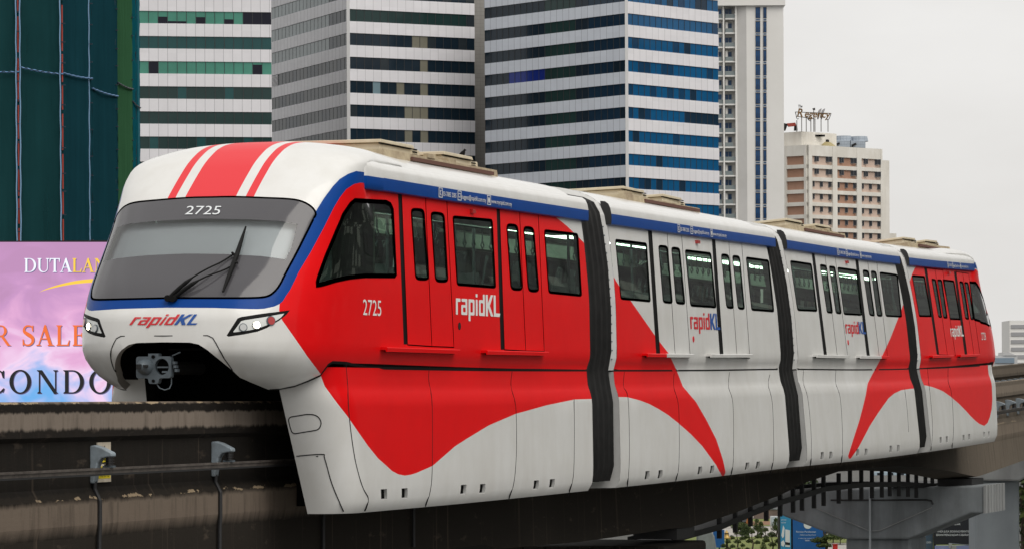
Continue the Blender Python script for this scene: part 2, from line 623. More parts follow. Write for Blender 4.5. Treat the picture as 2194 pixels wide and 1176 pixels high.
def surface(S, us, vs, regions, paints, base_mat, base_key='body', flip=False):
    """triangulate the (u, v) sheet with every outline as a cut.
    regions: (polygon, key or None for a hole, material); paints: (polygon, material) on the base.
    returns {key: dict(verts, faces, normals, mats, midx)}"""
    u0, u1, v0, v1 = us[0], us[-1], vs[0], vs[-1]
    polys = [r[0] for r in regions] + [p[0] for p in paints]
    bound = [(u0, v0), (u1, v0), (u1, v1), (u0, v1)]
    bd = dense(bound, 0.12)
    clipped = []
    for p in polys:
        q = []
        for (a, b) in p:
            q.append((min(max(a, u0), u1), min(max(b, v0), v1)))
        clipped.append(dense(q, 0.07))
    seg_pts = np.array([pt for p in clipped for pt in dense(p, 0.05)] + bd)
    grid = np.array([(a, b) for a in us[1:-1] for b in vs[1:-1]])
    cell = 0.028
    occ = set()
    for a, b in seg_pts:
        i, j = int(math.floor(a / cell)), int(math.floor(b / cell))
        for di in (-1, 0, 1):
            for dj in (-1, 0, 1): occ.add((i + di, j + dj))
    grid = [g for g in grid if (int(math.floor(g[0] / cell)), int(math.floor(g[1] / cell))) not in occ]
    V, E = [], []
    for p in [bd] + clipped:
        b = len(V)
        q = []
        for pt in p:
            if not q or (abs(pt[0] - q[-1][0]) + abs(pt[1] - q[-1][1])) > 1e-4: q.append(pt)
        V += [Vector(pt) for pt in q]
        E += [(b + i, b + (i + 1) % len(q)) for i in range(len(q))]
    V += [Vector(g) for g in grid]
    r = delaunay_2d_cdt(V, E, [], 0, 1e-4)
    vv, ff = r[0], r[2]
    arr = np.array([(v.x, v.y) for v in vv])
    tri = np.array([f for f in ff if len(f) == 3])
    cen = arr[tri].mean(1)
    # drop slivers
    e1, e2 = arr[tri[:, 1]] - arr[tri[:, 0]], arr[tri[:, 2]] - arr[tri[:, 0]]
    area = np.abs(e1[:, 0] * e2[:, 1] - e1[:, 1] * e2[:, 0])
    ok = area > 1e-9
    tri, cen = tri[ok], cen[ok]
    key = np.full(len(tri), -1)
    for k in range(len(regions) - 1, -1, -1):
        key[inside(regions[k][0], cen)] = k
    mats = [base_mat] + [p[1] for p in paints]
    mid = np.zeros(len(tri), int)
    for k, p in enumerate(paints):
        mid[inside(p[0], cen)] = k + 1
    P3 = [S.pt(float(a), float(b)) for a, b in arr]
    N3 = [normal_of(S, float(a), float(b)) * (-1 if flip else 1) for a, b in arr]
    out = {}
    for k in [-1] + list(range(len(regions))):
        sel = np.where(key == k)[0]
        if k >= 0 and regions[k][1] is None: continue
        if len(sel) == 0: continue
        name = base_key if k < 0 else regions[k][1]
        d = out.setdefault((name, k), dict(v=[], n=[], f=[], m=[], mats=[], map={}))
        for ti in sel:
            face = []
            for vi in tri[ti]:
                if vi not in d['map']:
                    d['map'][vi] = len(d['v']); d['v'].append(P3[vi]); d['n'].append(N3[vi])
                face.append(d['map'][vi])
            if flip: face = face[::-1]
            d['f'].append(tuple(face))
            if k < 0 or regions[k][2] is None:
                mm = mats[mid[ti]]
            else:
                mm = regions[k][2]
            if mm not in d['mats']: d['mats'].append(mm)
            d['m'].append(d['mats'].index(mm))
    return out

def emit_surface(d, name, parent, shift=0.0):
    vs = d['v']
    if shift: vs = [v + n * shift for v, n in zip(d['v'], d['n'])]
    return link_mesh(name, vs, d['f'], d['mats'], parent, d['m'], True, d['n'])

def ribbon(mb, S, pts, width, off=0.004, closed=False, mi=0, sign=1.0):
    """thin strip laid on a surface along (u, v) points, with a little thickness"""
    pts = [np.array(p, float) for p in pts]
    n = len(pts)
    L, R = [], []
    for i in range(n):
        a = pts[(i - 1) % n] if (closed or i > 0) else pts[i]
        b = pts[(i + 1) % n] if (closed or i < n - 1) else pts[i]
        p0, p1 = S.pt(*a), S.pt(*b)
        t = (p1 - p0)
        if t.length < 1e-9: t = TD.copy()
        t.normalize()
        nr = normal_of(S, *pts[i]) * sign
        q = S.pt(*pts[i]) + nr * off
        sd = t.cross(nr).normalized() * width / 2
        L.append((q - sd, q - sd - nr * (off + 0.01))); R.append((q + sd, q + sd - nr * (off + 0.01)))
    vs, fs = [], []
    for i in range(n):
        vs += [L[i][1], L[i][0], R[i][0], R[i][1]]
    for i in range(n if closed else n - 1):
        j = (i + 1) % n
        for k in range(3):
            fs.append((4 * i + k, 4 * j + k, 4 * j + k + 1, 4 * i + k + 1))
    mb.add(vs, fs, mi)

# ------------------------------------------------------------------ lettering
def text_outline(txt, shear=0.0, bold=0.0):
    """flat triangulated lettering from the built-in face: (points, triangles), cap height 1"""
    cu = bpy.data.curves.new('lettering', 'FONT')
    cu.body = txt
    cu.size = 1.0
    cu.shear = shear
    cu.offset = bold
    cu.resolution_u = 4
    o = bpy.data.objects.new('lettering', cu)
    COL.objects.link(o)
    bpy.context.view_layer.update()
    me = bpy.data.meshes.new_from_object(o.evaluated_get(bpy.context.evaluated_depsgraph_get()))
    v = np.array([(p.co.x, p.co.y) for p in me.vertices]) if len(me.vertices) else np.zeros((0, 2))
    f = [tuple(p.vertices) for p in me.polygons]
    bpy.data.objects.remove(o); bpy.data.curves.remove(cu); bpy.data.meshes.remove(me)
    if len(v):
        cap = 0.729
        v = v / cap
        v[:, 0] -= v[:, 0].min()
    return v, f

def union_shape(polys, holes=()):
    """triangulate the union of 2-D polygons minus holes"""
    V, E = [], []
    for p in list(polys) + list(holes):
        b = len(V)
        V += [Vector(q) for q in p]
        E += [(b + i, b + (i + 1) % len(p)) for i in range(len(p))]
    r = delaunay_2d_cdt(V, E, [], 0, 1e-5)
    arr = np.array([(v.x, v.y) for v in r[0]])
    tri = np.array([f for f in r[2] if len(f) == 3])
    cen = arr[tri].mean(1)
    ok = np.zeros(len(tri), bool)
    for p in polys: ok |= inside(p, cen)
    for p in holes: ok &= ~inside(p, cen)
    return arr, [tuple(t) for t in tri[ok]]

def strokes(lines, w):
    polys = []
    for ln in lines:
        for a, b in zip(ln[:-1], ln[1:]):
            a, b = np.array(a, float), np.array(b, float)
            d = (b - a) / np.linalg.norm(b - a)
            n = np.array([-d[1], d[0]]) * w / 2
            polys.append([tuple(a - n - d * w / 2), tuple(b - n + d * w / 2), tuple(b + n + d * w / 2), tuple(a + n - d * w / 2)])
    return polys

def rapid_word():
    """the square-shouldered lower-case word and its two capitals: [(points, tris, 0|1)] with cap height 1"""
    w = 0.15
    x = 0.0
    parts = []
    def put(polys, holes, adv, c):
        nonlocal x
        v, f = union_shape(polys, holes)
        v = v.copy(); v[:, 0] += x
        parts.append((v, f, c)); x += adv
    X = 0.74                                 # x-height
    def rrect(x0, y0, x1, y1, r=0.08): return rounded([(x0, y0), (x1, y0), (x1, y1), (x0, y1)], r, 3)
    put([rrect(0, 0, w, X, .02), rrect(0, X - w, 0.36, X, .05)], [], 0.42, 0)
    put([rrect(0, 0, 0.48, 0.46), rrect(0.03, X - w + .01, 0.48, X), rrect(0.33, 0, 0.48, X, .03)], [rrect(0.14, 0.13, 0.34, 0.34, .04)], 0.58, 0)
    put([rrect(0, 0, 0.48, X), rrect(0, -0.27, w, X, .02)], [rrect(w, 0.14, 0.34, X - 0.14, .05)], 0.58, 0)
    put([rrect(0, 0, w, X, .02), rrect(0, 0.85, w, 1.0, .02)], [], 0.26, 0)
    put([rrect(0, 0, 0.48, X), rrect(0.33, 0, 0.48, 1.0, .02)], [rrect(0.14, 0.14, 0.33, X - 0.14, .05)], 0.56, 0)
    put([[(0, 0), (0.17, 0), (0.17, 1), (0, 1)], [(0.17, 0.42), (0.42, 0), (0.63, 0), (0.33, 0.5), (0.17, 0.62)],
         [(0.17, 0.40), (0.33, 0.5), (0.62, 1.0), (0.42, 1.0), (0.17, 0.6)]], [], 0.66, 1)
    put([[(0, 0), (0.17, 0), (0.17, 1), (0, 1)], [(0, 0), (0.50, 0), (0.54, 0.16), (0, 0.16)]], [], 0.54, 1)
    return parts, x

# ================================================================== THE TRAIN
def pxw(px, py, w, c=0.0):
    """pixel -> (s, h) on the banked sheet at lateral offset w"""
    a, b = ray(px, py)
    d = Vector((a, 1, 0))
    y = (w + c + TC.dot(TN)) / d.dot(TN)
    q = Vector((a * y, y, CZ + b * y))
    s = (q - TC).dot(TD); h = q.z - ZB - climb(s)
    tgt = np.array([px, py], float)
    for _ in range(12):
        f = project(tw(s, w, h, c)) - tgt
        if abs(f).max() < 0.01: break
        e = 1e-3
        J = np.stack([(project(tw(s + e, w, h, c)) - project(tw(s - e, w, h, c))) / (2 * e), (project(tw(s, w, h + e, c)) - project(tw(s, w, h - e, c))) / (2 * e)], 1)
        st = np.clip(np.linalg.solve(J, f), -3, 3)
        s, h = s - st[0], h - st[1]
    return float(s), float(h)

def side_sh(px, py):
    w = 1.40
    for _ in range(6):
        s, h = pxw(px, py, w)
        w = half_w(min(max(h, 0.0), 4.0))
    return s, h

train = empty('monorail_train', tw(0, 0, 0), 'red, white and blue four-carriage monorail train straddling the concrete guideway beam', 'train')

S1R = side_sh(1257, 797)[0]
S2F, S2R = side_sh(1315, 789)[0], side_sh(1669, 797)[0]
S3F, S3R = side_sh(1706, 789)[0], side_sh(1946.5, 790)[0]
S4F = side_sh(1970.5, 783)[0]
LEN1 = S1R + 2.22
TAIL = side_sh(2112, 784)[0] + 0.12
print('stations', S1R, S2F, S2R, S3F, S3R, S4F, 'tail', TAIL, 'len1', LEN1, 'len4', TAIL + 2.22 - S4F)

VB = t_of_h(1.60)
VS = sorted(set([round(x, 4) for x in list(np.linspace(0, t_of_h(1.16), 9)) + list(np.linspace(t_of_h(1.16), VB, 6))
                 + list(np.linspace(VB, t_of_h(3.6), 22)) + list(np.linspace(t_of_h(3.6), T_RIDGE, 26))]))

def zl(lst, ox, oy, sc):
    return [(ox + a / sc, oy + b / sc) for a, b in lst]

# outlines measured on the photograph, carriage by carriage ------------------
Z6 = lambda *l: zl(l, 640, 340, 2.262)
Z1 = lambda *l: zl(l, 1220, 380, 2.45)
Z2 = lambda *l: zl(l, 1640, 440, 2.1)
CARS = [
 dict(windows=[Z6((748, 283), (937, 300), (953, 622), (768, 608)), Z6((1191, 349), (1352, 368), (1370, 662), (1212, 646))],
      slim=[Z6((545, 246), (606, 250), (629, 584), (567, 582)), Z6((641, 262), (704, 270), (722, 594), (663, 592)),
            Z6((1008, 320), (1060, 325), (1083, 634), (1029, 631)), Z6((1090, 332), (1138, 338), (1163, 641), (1113, 639))],
      pillars=[Z6((480, 140), (497, 142), (527, 898), (509, 898)), Z6((958, 215), (972, 218), (997, 924), (979, 924))],
      doors=[Z6((497, 142), (613, 160), (645, 908), (527, 900)), Z6((613, 160), (716, 178), (752, 912), (645, 908)),
             Z6((972, 218), (1069, 235), (1100, 930), (997, 924)), Z6((1069, 235), (1160, 250), (1190, 932), (1100, 930))],
      steps=[Z6((443, 905), (797, 928)), Z6((928, 930), (1226, 948))],
      slots=[(823, 1058), (867, 1056), (993, 1048), (1034, 1046), (1149, 1038), (1183, 1035)]),
 dict(windows=[Z1((242, 330), (404, 350), (424, 648), (270, 634)), Z1((608, 384), (742, 400), (769, 680), (636, 670)), Z1((928, 422), (1046, 438), (1073, 701), (956, 692))],
      slim=[Z1((468, 361), (514, 365), (540, 657), (492, 652)), Z1((536, 370), (578, 375), (606, 662), (560, 657)),
            Z1((797, 405), (836, 410), (861, 684), (825, 681)), Z1((856, 413), (893, 417), (919, 689), (885, 686))],
      pillars=[Z1((411, 268), (431, 272), (475, 930), (456, 930)), Z1((747, 322), (764, 325), (808, 941), (790, 941))],
      doors=[Z1((431, 272), (512, 283), (555, 935), (475, 930)), Z1((512, 283), (588, 295), (634, 940), (555, 935)),
             Z1((764, 325), (836, 335), (880, 945), (808, 941)), Z1((836, 335), (904, 345), (947, 947), (880, 945))],
      steps=[Z1((424, 938), (668, 950)), Z1((757, 948), (976, 960))],
      slots=[(1387, 1017), (1415, 1015), (1500, 1007), (1526, 1005), (1601, 998), (1624, 996)]),
 dict(windows=[Z2((112, 251), (207, 265), (232, 473), (144, 469)), Z2((325, 281), (411, 293), (433, 491), (353, 487)), Z2((514, 302), (594, 313), (613, 499), (541, 495))],
      slim=[Z2((246, 268), (274, 273), (302, 481), (277, 479)), Z2((287, 275), (313, 279), (341, 484), (317, 482)),
            Z2((438, 292), (463, 296), (491, 494), (468, 491)), Z2((475, 296), (498, 300), (525, 496), (502, 494))],
      pillars=[Z2((207, 208), (219, 210), (276, 675), (263, 675)), Z2((403, 235), (415, 237), (469, 678), (456, 678))],
      doors=[Z2((219, 210), (267, 217), (323, 676), (276, 675)), Z2((267, 217), (312, 224), (370, 679), (323, 676)),
             Z2((415, 237), (459, 244), (512, 680), (469, 678)), Z2((459, 244), (500, 250), (550, 682), (512, 680))],
      steps=[Z2((243, 682), (388, 690)), Z2((438, 686), (569, 693))],
      slots=[(1762, 975), (1780.5, 974), (1838, 968), (1856, 967), (1909, 960.5), (1925, 959)]),
 dict(windows=[Z2((660, 317), (716, 321), (746, 497), (692, 496)), Z2((799, 335), (848, 341), (877, 511), (831, 509))],
      slim=[Z2((748, 332), (766, 335), (793, 501), (779, 500)), Z2((774, 335), (793, 337), (818, 504), (801, 503)),
            Z2((873, 343), (889, 346), (915, 509), (900, 508)), Z2((896, 346), (912, 349), (938, 511), (924, 510))],
      pillars=[Z2((714, 280), (725, 282), (781, 670), (771, 669)), Z2((848, 297), (858, 299), (908, 674), (897, 673))],
      doors=[Z2((725, 282), (763, 287), (819, 672), (781, 670)), Z2((763, 287), (797, 291), (855, 674), (819, 672)),
             Z2((858, 299), (887, 303), (939, 676), (908, 674)), Z2((887, 303), (914, 307), (966, 677), (939, 676))],
      steps=[Z2((762, 678), (860, 686)), Z2((888, 680), (976, 686))],
      slots=[(2016, 942), (2029, 940), (2065, 937), (2077, 935), (2109, 930.5), (2119, 929.5)]),
]
CAB = Z6((85, 614), (96, 575), (130, 480), (172, 380), (215, 275), (250, 222), (272, 203), (425, 212), (446, 224), (456, 248), (471, 558), (464, 568),
         (320, 567), (250, 574), (180, 588), (120, 606))
CAB4 = Z2((919, 346), (948, 347), (966, 380), (985, 430), (1002, 485), (1018, 547), (992, 531), (965, 519), (940, 512), (937, 505))
HEADLIGHT = zl([(250, 960), (480, 600), (560, 570), (1000, 500), (1580, 430), (1500, 530), (1350, 650), (1100, 800), (900, 880), (600, 940), (290, 985)], 460, 620, 9.8)
HEADLENS = zl([(350, 912), (530, 650), (620, 622), (1000, 560), (1510, 462), (1440, 555), (1290, 665), (1070, 765), (880, 838), (600, 892), (370, 920)], 460, 620, 9.8)
_c = (float(np.mean([p[0] for p in HEADLENS])), float(np.mean([p[1] for p in HEADLENS])))
HEADLENS = [(_c[0] + (x - _c[0]) * 0.93, _c[1] + (y - _c[1]) * 0.86) for x, y in HEADLENS]
SCREEN = [(452, 423)] + zl([(1000, 418), (1200, 425), (1350, 432), (1430, 447), (1490, 480), (1518, 522), (1500, 565), (1400, 765), (1330, 895), (1292, 970), (1250, 1020), (1200, 1045),
                            (1100, 1052), (900, 1053)], 160, 280, 2.94) + [(363, 638)]
CLEAR = [(432, 468.8), (534, 470.5), (600, 474), (637, 480.7), (625, 530), (612, 556), (560, 549), (480, 544.5), (405, 543.6)]
BLUE_OUT = [(763, 367), (746, 373), (728, 384), (713, 400), (695, 424), (680, 448), (672, 462)]
BLUE_RED = [(790, 392), (772, 392), (759, 395), (742, 406), (728, 424), (715, 446), (693, 490), (666.5, 539), (640, 583), (622, 620), (613, 633), (606, 644.5), (599, 650.6)]
BLUE_LOW = [(587.5, 656), (567, 660.5), (552, 661.6), (521, 661), (460, 659), (357, 658.5)]
RED_DIAG = [(598, 664), (602, 680), (605, 686), (634, 727), (658, 762), (685, 798), (700, 818)]
ARCH = [(357, 732.5), (407, 733), (425.5, 737), (443, 748), (470, 770), (497, 792), (514, 808), (541, 820), (575, 834), (600, 833), (631, 827), (662, 815), (686, 804), (703, 781),
        (712, 775.5), (741, 777)]

def to_uv(bk, pts, step=12.0, closed=True, r=None):
    if r: pts = rounded(pts, r)
    return [bk(*p) for p in dense(pts, step, closed)]

def mirror_u(poly): return [(-2 * Nose.LU - a, b) for a, b in poly][::-1]
def full_from_half(half): return half + mirror_u(half)

def mirror_pt(p):
    s, w, h = untw(p)
    return tw(s, -w, h)
def mirror_n(p, n):
    s = (Vector(p) - TC).dot(TD)
    b = BN(s)
    return n - b * (2 * n.dot(b))

def emit_with_seal(d, S, poly, name, parent, w=0.03, sign=1.0, seal=None, shift=-0.006, off=0.004, far=False):
    """a pane or leaf plus its rubber edge in one mesh"""
    vs = [v + n * shift for v, n in zip(d['v'], d['n'])]
    ns = list(d['n']); fs = list(d['f']); mi = list(d['m']); mats = list(d['mats'])
    mb = MB()
    q = []
    for p in poly:
        if not q or abs(p[0] - q[-1][0]) + abs(p[1] - q[-1][1]) > 0.004: q.append(p)
    ribbon(mb, S, q, w, off, True, 0, sign)
    b = len(vs)
    vs += [Vector(v) for v in mb.v]
    for i in range(len(q)):
        n = normal_of(S, *q[i]) * sign
        ns += [n] * 4
    fs += [tuple(b + i for i in f) for f in mb.f]
    mats.append(seal or M['black'])
    mi += [len(mats) - 1] * len(mb.f)
    if far:
        ns = [mirror_n(v, n) for v, n in zip(vs, ns)]
        vs = [mirror_pt(v) for v in vs]
        fs = [f[::-1] for f in fs]
    return link_mesh(name, vs, fs, mats, parent, mi, True, ns)

def emit_far(d, name, parent):
    vs = [mirror_pt(v) for v in d['v']]
    ns = [mirror_n(v, n) for v, n in zip(d['v'], d['n'])]
    return link_mesh(name, vs, [f[::-1] for f in d['f']], d['mats'], parent, d['m'], True, ns)

def swoosh(bk, pts, closed=True):
    return [bk(*p) for p in dense(pts, 8, closed)]

LABELS = ['leading carriage with its windscreen, mostly red above a white wave',
          'second carriage, white with a red blade sweeping down from its front end',
          'third carriage, white with a red blade sweeping up to its rear end',
          'rear carriage, mostly red with white lower skirt']

def curve_pts(l, n=5): return smooth_closed(l, False, n)

def make_nose_car(k, C, tail=None):
    S, sk = Nose(tail), Skirt(tail)
    sg = -1.0 if tail is not None else 1.0
    flip = tail is not None
    LU = Nose.LU
    length = S1R if tail is None else (TAIL - S4F)
    carriage = None
    v0 = t_of_h(1.06)
    bk = Back(S, -2 * LU if tail is None else -LU * 1.3, length + 0.8, v0 + 0.01, t_of_h(4.02), sg, 110, 60)
    regions, paints = [], []
    # openings below the nose and along the belt (built on the leading nose, the same on the other)
    if tail is None:
        arch = [bk(*p) for p in dense(ARCH, 10, False)]
        make_nose_car.arch = arch
    else:
        arch = make_nose_car.arch
    arch = [(-LU, arch[0][1])] + [a for a in arch if a[0] > -LU]
    half = [(-LU - 0.001, v0 - 0.5)] + arch[0:]
    # after the corner the edge runs along the belt line
    edge = arch + [(length + 0.5, VB)]
    cut = edge + [(length + 0.5, v0 - 0.2), (-LU, v0 - 0.2)]
    regions.append((cut, None, None))
    regions.append((mirror_u(cut), None, None))
    # windscreen
    if tail is None:
        scr = [bk(*p) for p in dense(smooth_closed(SCREEN, False, 3), 10, False)]
        clr = [bk(*p) for p in dense(CLEAR, 10, False)]
        scr = [(-LU, scr[0][1])] + [p for p in scr if p[0] > -LU] + [(-LU, scr[-1][1])]
        clr = [(-LU, clr[0][1])] + [p for p in clr if p[0] > -LU] + [(-LU, clr[-1][1])]
        hl = [bk(*p) for p in dense(HEADLIGHT, 10)]
        hlens = [bk(*p) for p in dense(HEADLENS, 10)]
        make_nose_car.shared = (scr, clr, hl, hlens)
    else:
        scr, clr, hl, hlens = make_nose_car.shared
    scr_f, clr_f = full_from_half(scr), full_from_half(clr)
    regions.append((scr_f, 'windscreen', None))
    regions += [(hl, 'headlight', None), (mirror_u(hl), 'headlight', None)]
    # windows and doors
    wins = [to_uv(bk, p, 12, True, 5.0 if tail is None else 2.0) for p in C['windows']]
    slim = [to_uv(bk, p, 12, True, 9.0 if tail is None else 3.0) for p in C['slim']]
    cab = to_uv(bk, CAB if tail is None else CAB4, 8)
    pil = [to_uv(bk, p, 14) for p in C['pillars']]
    doors = [to_uv(bk, p, 14) for p in C['doors']]
    reg0 = len(regions)
    for p in wins + slim + [cab]: regions.append((p, 'window', M['pane']))
    for p in wins + slim + [cab]: regions.append((mirror_u(p), 'window', M['pane']))
    for p in pil: regions.append((p, 'door_pillar', M['black']))
    for p in doors: regions.append((p, 'door', None))
    # paint: red, blue, stripes
    if tail is None:
        br = [bk(*p) for p in dense(BLUE_RED, 10, False)]
        dg = [bk(*p) for p in dense(RED_DIAG, 10, False)]
        tri = [bk(*p) for p in dense([(1262, 531), (1256, 525), (1215, 485), (1190, 465)], 10, False)]
        red = br + dg + [(dg[-1][0], v0 - 0.1), (length + 0.5, v0 - 0.1), (length + 0.5, tri[0][1])] + tri + [(tri[-1][0], t_of_h(3.66)), (br[0][0], t_of_h(3.66))]
        bo = [bk(*p) for p in dense(BLUE_OUT, 8, False)]
        blw = [bk(*p) for p in dense(BLUE_LOW, 10, False)]
        blw = [p for p in blw if p[0] > -LU] + [(-LU, blw[-1][1])]
        blue = [(-LU, scr[0][1] - 0.02)] + [(a, b - 0.02) for a, b in scr[1:4]] + bo[::-1] + [(0.5, bo[0][1])] + [(0.5, br[0][1])] + br[2:] + blw
        # keep the blue outline outside the windscreen's top edge
        blue = [(-LU, scr[len(scr) // 2][1])] + [scr[len(scr) // 2]] + bo[::-1] + [(0.6, bo[0][1]), (0.6, br[0][1])] + br[2:] + blw
        make_nose_car.paint = (red, blue)
    else:
        _, blue = make_nose_car.paint
        top = [bk(*p) for p in dense(Z2((690, 262), (676, 275), (660, 308), (650, 340)), 8, False)]
        red = [(-1.5, v0 - 0.1), (length + 0.5, v0 - 0.1), (length + 0.5, top[-1][1])] + top[::-1] + [(top[0][0], t_of_h(3.66)), (0.4, t_of_h(3.66)), (-0.9, t_of_h(3.5)), (-1.5, t_of_h(3.0))]
    paints.append((red, M['red'])); paints.append((mirror_u(red), M['red']))
    paints.append((blue, M['blue'])); paints.append((mirror_u(blue), M['blue']))
    def wline(w):
        """edge of a roof stripe: constant distance from the centre line"""
        out = []
        for v in np.linspace(t_of_h(3.2), T_RIDGE, 90):
            W = S.width(v)
            if W <= w: break
            f = math.acos((w / W) ** (1 / nose_e(PH(v))))
            out.append((-f / LU * 0 - f / (math.pi / 2) * LU, float(v)))
        out.append((0.0, float(v))); out.append((length + 0.3, float(v)))
        return out
    a, b1, b2 = wline(0.30), wline(0.415), wline(0.51)
    paints.append((a + [(length + 0.3, T_RIDGE + .1), (-LU, T_RIDGE + .1), (-LU, a[0][1])], M['stripe']))
    paints.append((mirror_u(paints[-1][0]), M['stripe']))
    st = b1 + b2[::-1]
    paints.append((st, M['stripe'])); paints.append((mirror_u(st), M['stripe']))
    paints.append((scr_f, M['frit'])); paints.append((clr_f, M['screen']))
    paints.append((hl, M['black'])); paints.append((mirror_u(hl), M['black']))
    paints.append((hlens, M['lens'])); paints.append((mirror_u(hlens), M['lens']))
    us = sorted(set([round(float(x), 4) for x in list(np.arange(0, length, 0.16)) + [length]]))
    us = [-2 * LU - x for x in us[::-1]] + list(np.linspace(-2 * LU, 0, 66))[1:-1] + us
    vs = [v for v in VS if v > v0 + 0.03]
    vs = [v0] + list(np.linspace(v0, vs[0], 5))[1:-1] + vs
    out = surface(S, us, vs, regions, paints, M['white'], 'carriage', flip)
    body = emit_surface(out[('carriage', -1)], 'carriage', train)
    body['label'] = LABELS[k]
    carriage = body
    nwin = len(wins) + len(slim) + 1
    for (name, r), d in out.items():
        if r < 0: continue
        poly = regions[r][0]
        if name == 'window':
            emit_with_seal(d, S, poly, 'window', carriage, 0.05 if len(poly) > 0 and d is not None and r in (reg0 + nwin - 1,) else 0.034, sg)
        elif name == 'door': emit_with_seal(d, S, poly, 'door', carriage, 0.012, sg, M['seam'], 0.0, 0.003)
        elif name == 'windscreen':
            emit_with_seal(d, S, poly, 'windscreen', carriage, 0.022, sg, M['black'], 0.0, 0.004)
            if tail is None:
                bl = surface(S, [-2 * LU + .6] + list(np.linspace(-2 * LU + .7, -.7, 24)) + [-.6], list(np.linspace(min(q[1] for q in clr) - .03, max(q[1] for q in clr) + .03, 12)), [], [], M['pale_veil'], 'added_veil')
                emit_surface(bl[('added_veil', -1)], 'added_veil', carriage, -0.09)
        elif name == 'headlight': emit_surface(d, 'headlight', carriage, -0.004)
        else: emit_surface(d, name, carriage, 0.0)
    # skirt -------------------------------------------------------------
    if tail is None:
        sbk = Back(sk, -1.0, length + 1.0, 0.01, VB, 1.0, 90, 30)
        low = [(680, 790), (685, 798), (696, 827), (724, 865), (743, 889), (789, 955), (810, 981), (827, 996), (840, 1008), (853, 1015), (867, 1018), (880, 1016), (893, 1012), (927, 997), (975, 955),
               (1000, 939), (1046, 911), (1104, 886), (1170, 867.5), (1230, 855), (1258, 854)]
        pts = swoosh(sbk, low, False)
        red = pts + [(length + 1.0, pts[-1][1]), (length + 1.0, VB + .1), (pts[0][0], VB + .1)]
    else:
        sbk = Back(sk, -1.0, length + 1.0, 0.01, VB, -1.0, 90, 30)
        low = Z2((680, 808), (720, 808), (750, 815), (780, 826), (800, 835), (835, 860), (870, 890), (900, 920), (925, 948), (945, 967), (962, 981), (985, 990), (1000, 976), (1010, 950), (1018, 915), (1021, 870))
        pts = swoosh(sbk, low, False)
        red = [(length + 1.0, pts[0][1])] + pts + [(pts[-1][0] - .05, VB + .1), (length + 1.0, VB + .1)]
    slots = []
    for (px, py) in C['slots']:
        u, v = sbk(px, py)
        slots.append([(u - 0.10, v - 0.058), (u + 0.10, v - 0.058), (u + 0.10, v + 0.058), (u - 0.10, v + 0.058)])
    us = [-1.0] + list(np.linspace(-1, 0, 13))[1:-1] + [round(float(x), 4) for x in np.arange(0, length + 0.1, 0.2)]
    uend = length + 0.3 - 0.19 if tail is None else None
    us = [u for u in us if u < length - 0.05] + [length]
    vs = [v for v in VS if v < VB - 1e-4] + [VB]
    pin = [(red, M['red'])]
    out = surface(sk, us, vs, [(p, None, None) for p in slots], pin, M['white'], 'skirt', flip)
    d = out[('skirt', -1)]
    skirt = emit_surface(d, 'skirt', carriage)
    # the skirt end: trim to the carriage end is the bellows' job
    emit_far(d, 'skirt', carriage)
    for p in slots:
        mb = MB()
        q = [sk.pt(*x) for x in p]
        n = normal_of(sk, *p[0]) * sg
        i = [x - n * 0.035 for x in q]
        for a in range(4):
            b = (a + 1) % 4
            mb.quad(q[a], q[b], i[b], i[a], 0)
        mb.quad(*i, 1)
        mb.build('jacking_slot', [M['grey_ring'], M['dark']], carriage)
    # panel seams on skirt and nose
    mb = MB()
    if tail is None:
        lines = [[(741, 778), (745, 830), (748, 890), (760, 980), (776, 1040), (789, 1066), (786, 1085), (782, 1094)],
                 [(919.5, 785), (918.5, 815), (925.7, 865), (926, 998), (922, 1050), (912, 1084)],
                 zl([(540, 42), (534, 130), (562, 250), (566, 500), (552, 690), (520, 797)], 900, 780, 2.7425),
                 zl([(905, 205), (906, 450), (900, 660), (870, 772)], 900, 780, 2.7425)]
        lines += [zl([(138, 876), (270, 866), (285, 885), (318, 1000), (370, 1124)], 560, 560, 2.1)]
        hat = zl([(120, 700), (210, 685), (250, 690), (272, 720), (260, 755), (140, 775), (128, 740)], 560, 560, 2.1)
        for ln in lines:
            m1 = MB(); ribbon(m1, sk, [sbk(*p) for p in dense(smooth_closed(ln, False, 5), 9, False)], 0.011, 0.003); m1.build('panel_seam', M['seam'], carriage)
        ribbon(mb, sk, [sbk(*p) for p in dense(rounded(hat, 14, 6), 8)], 0.011, 0.003, True)
        up = [zl([(50, 400), (45, 250), (80, 100), (130, 45), (400, 42), (1210, 46), (1270, 75), (1310, 140), (1400, 310), (1500, 450), (1515, 480)], 230, 710, 5.626)]
        upv = [bk(*p) for p in dense(up[0][5:], 10, False)]
        upv = [(-LU, upv[0][1])] + [p for p in upv if p[0] > -LU]
        ribbon(mb, S, upv, 0.010, 0.003)
        ribbon(mb, S, mirror_u(upv), 0.010, 0.003)
        crease = [bk(*p) for p in dense([(590, 664), (622, 660), (660, 655), (700, 652), (760, 651)], 10, False)]
    else:
        for ln in (Z2((822, 727), (822, 790), (838, 850), (846, 1000), (840, 1090)), Z2((728, 727), (735, 800), (742, 860), (752, 1000), (745, 1100))):
            m1 = MB(); ribbon(m1, sk, [sbk(*p) for p in dense(smooth_closed(ln, False, 4), 10, False)], 0.012, 0.003, False, 0, sg); m1.build('panel_seam', M['seam'], carriage)
    if mb.f: mb.build('access_hatch', M['seam'], carriage)
    # black gap along the belt and under the cheek
    mb = MB()
    e = [p for p in arch if p[0] > (arch[0][0] if tail is None else arch[0][0])]
    if tail is None:
        ek = [bk(*p) for p in dense([(577, 834), (600, 833), (631, 827), (662, 815), (686, 804), (703, 781), (712, 775.5), (741, 777)], 10, False)]
        make_nose_car.gap = ek
    ek = make_nose_car.gap
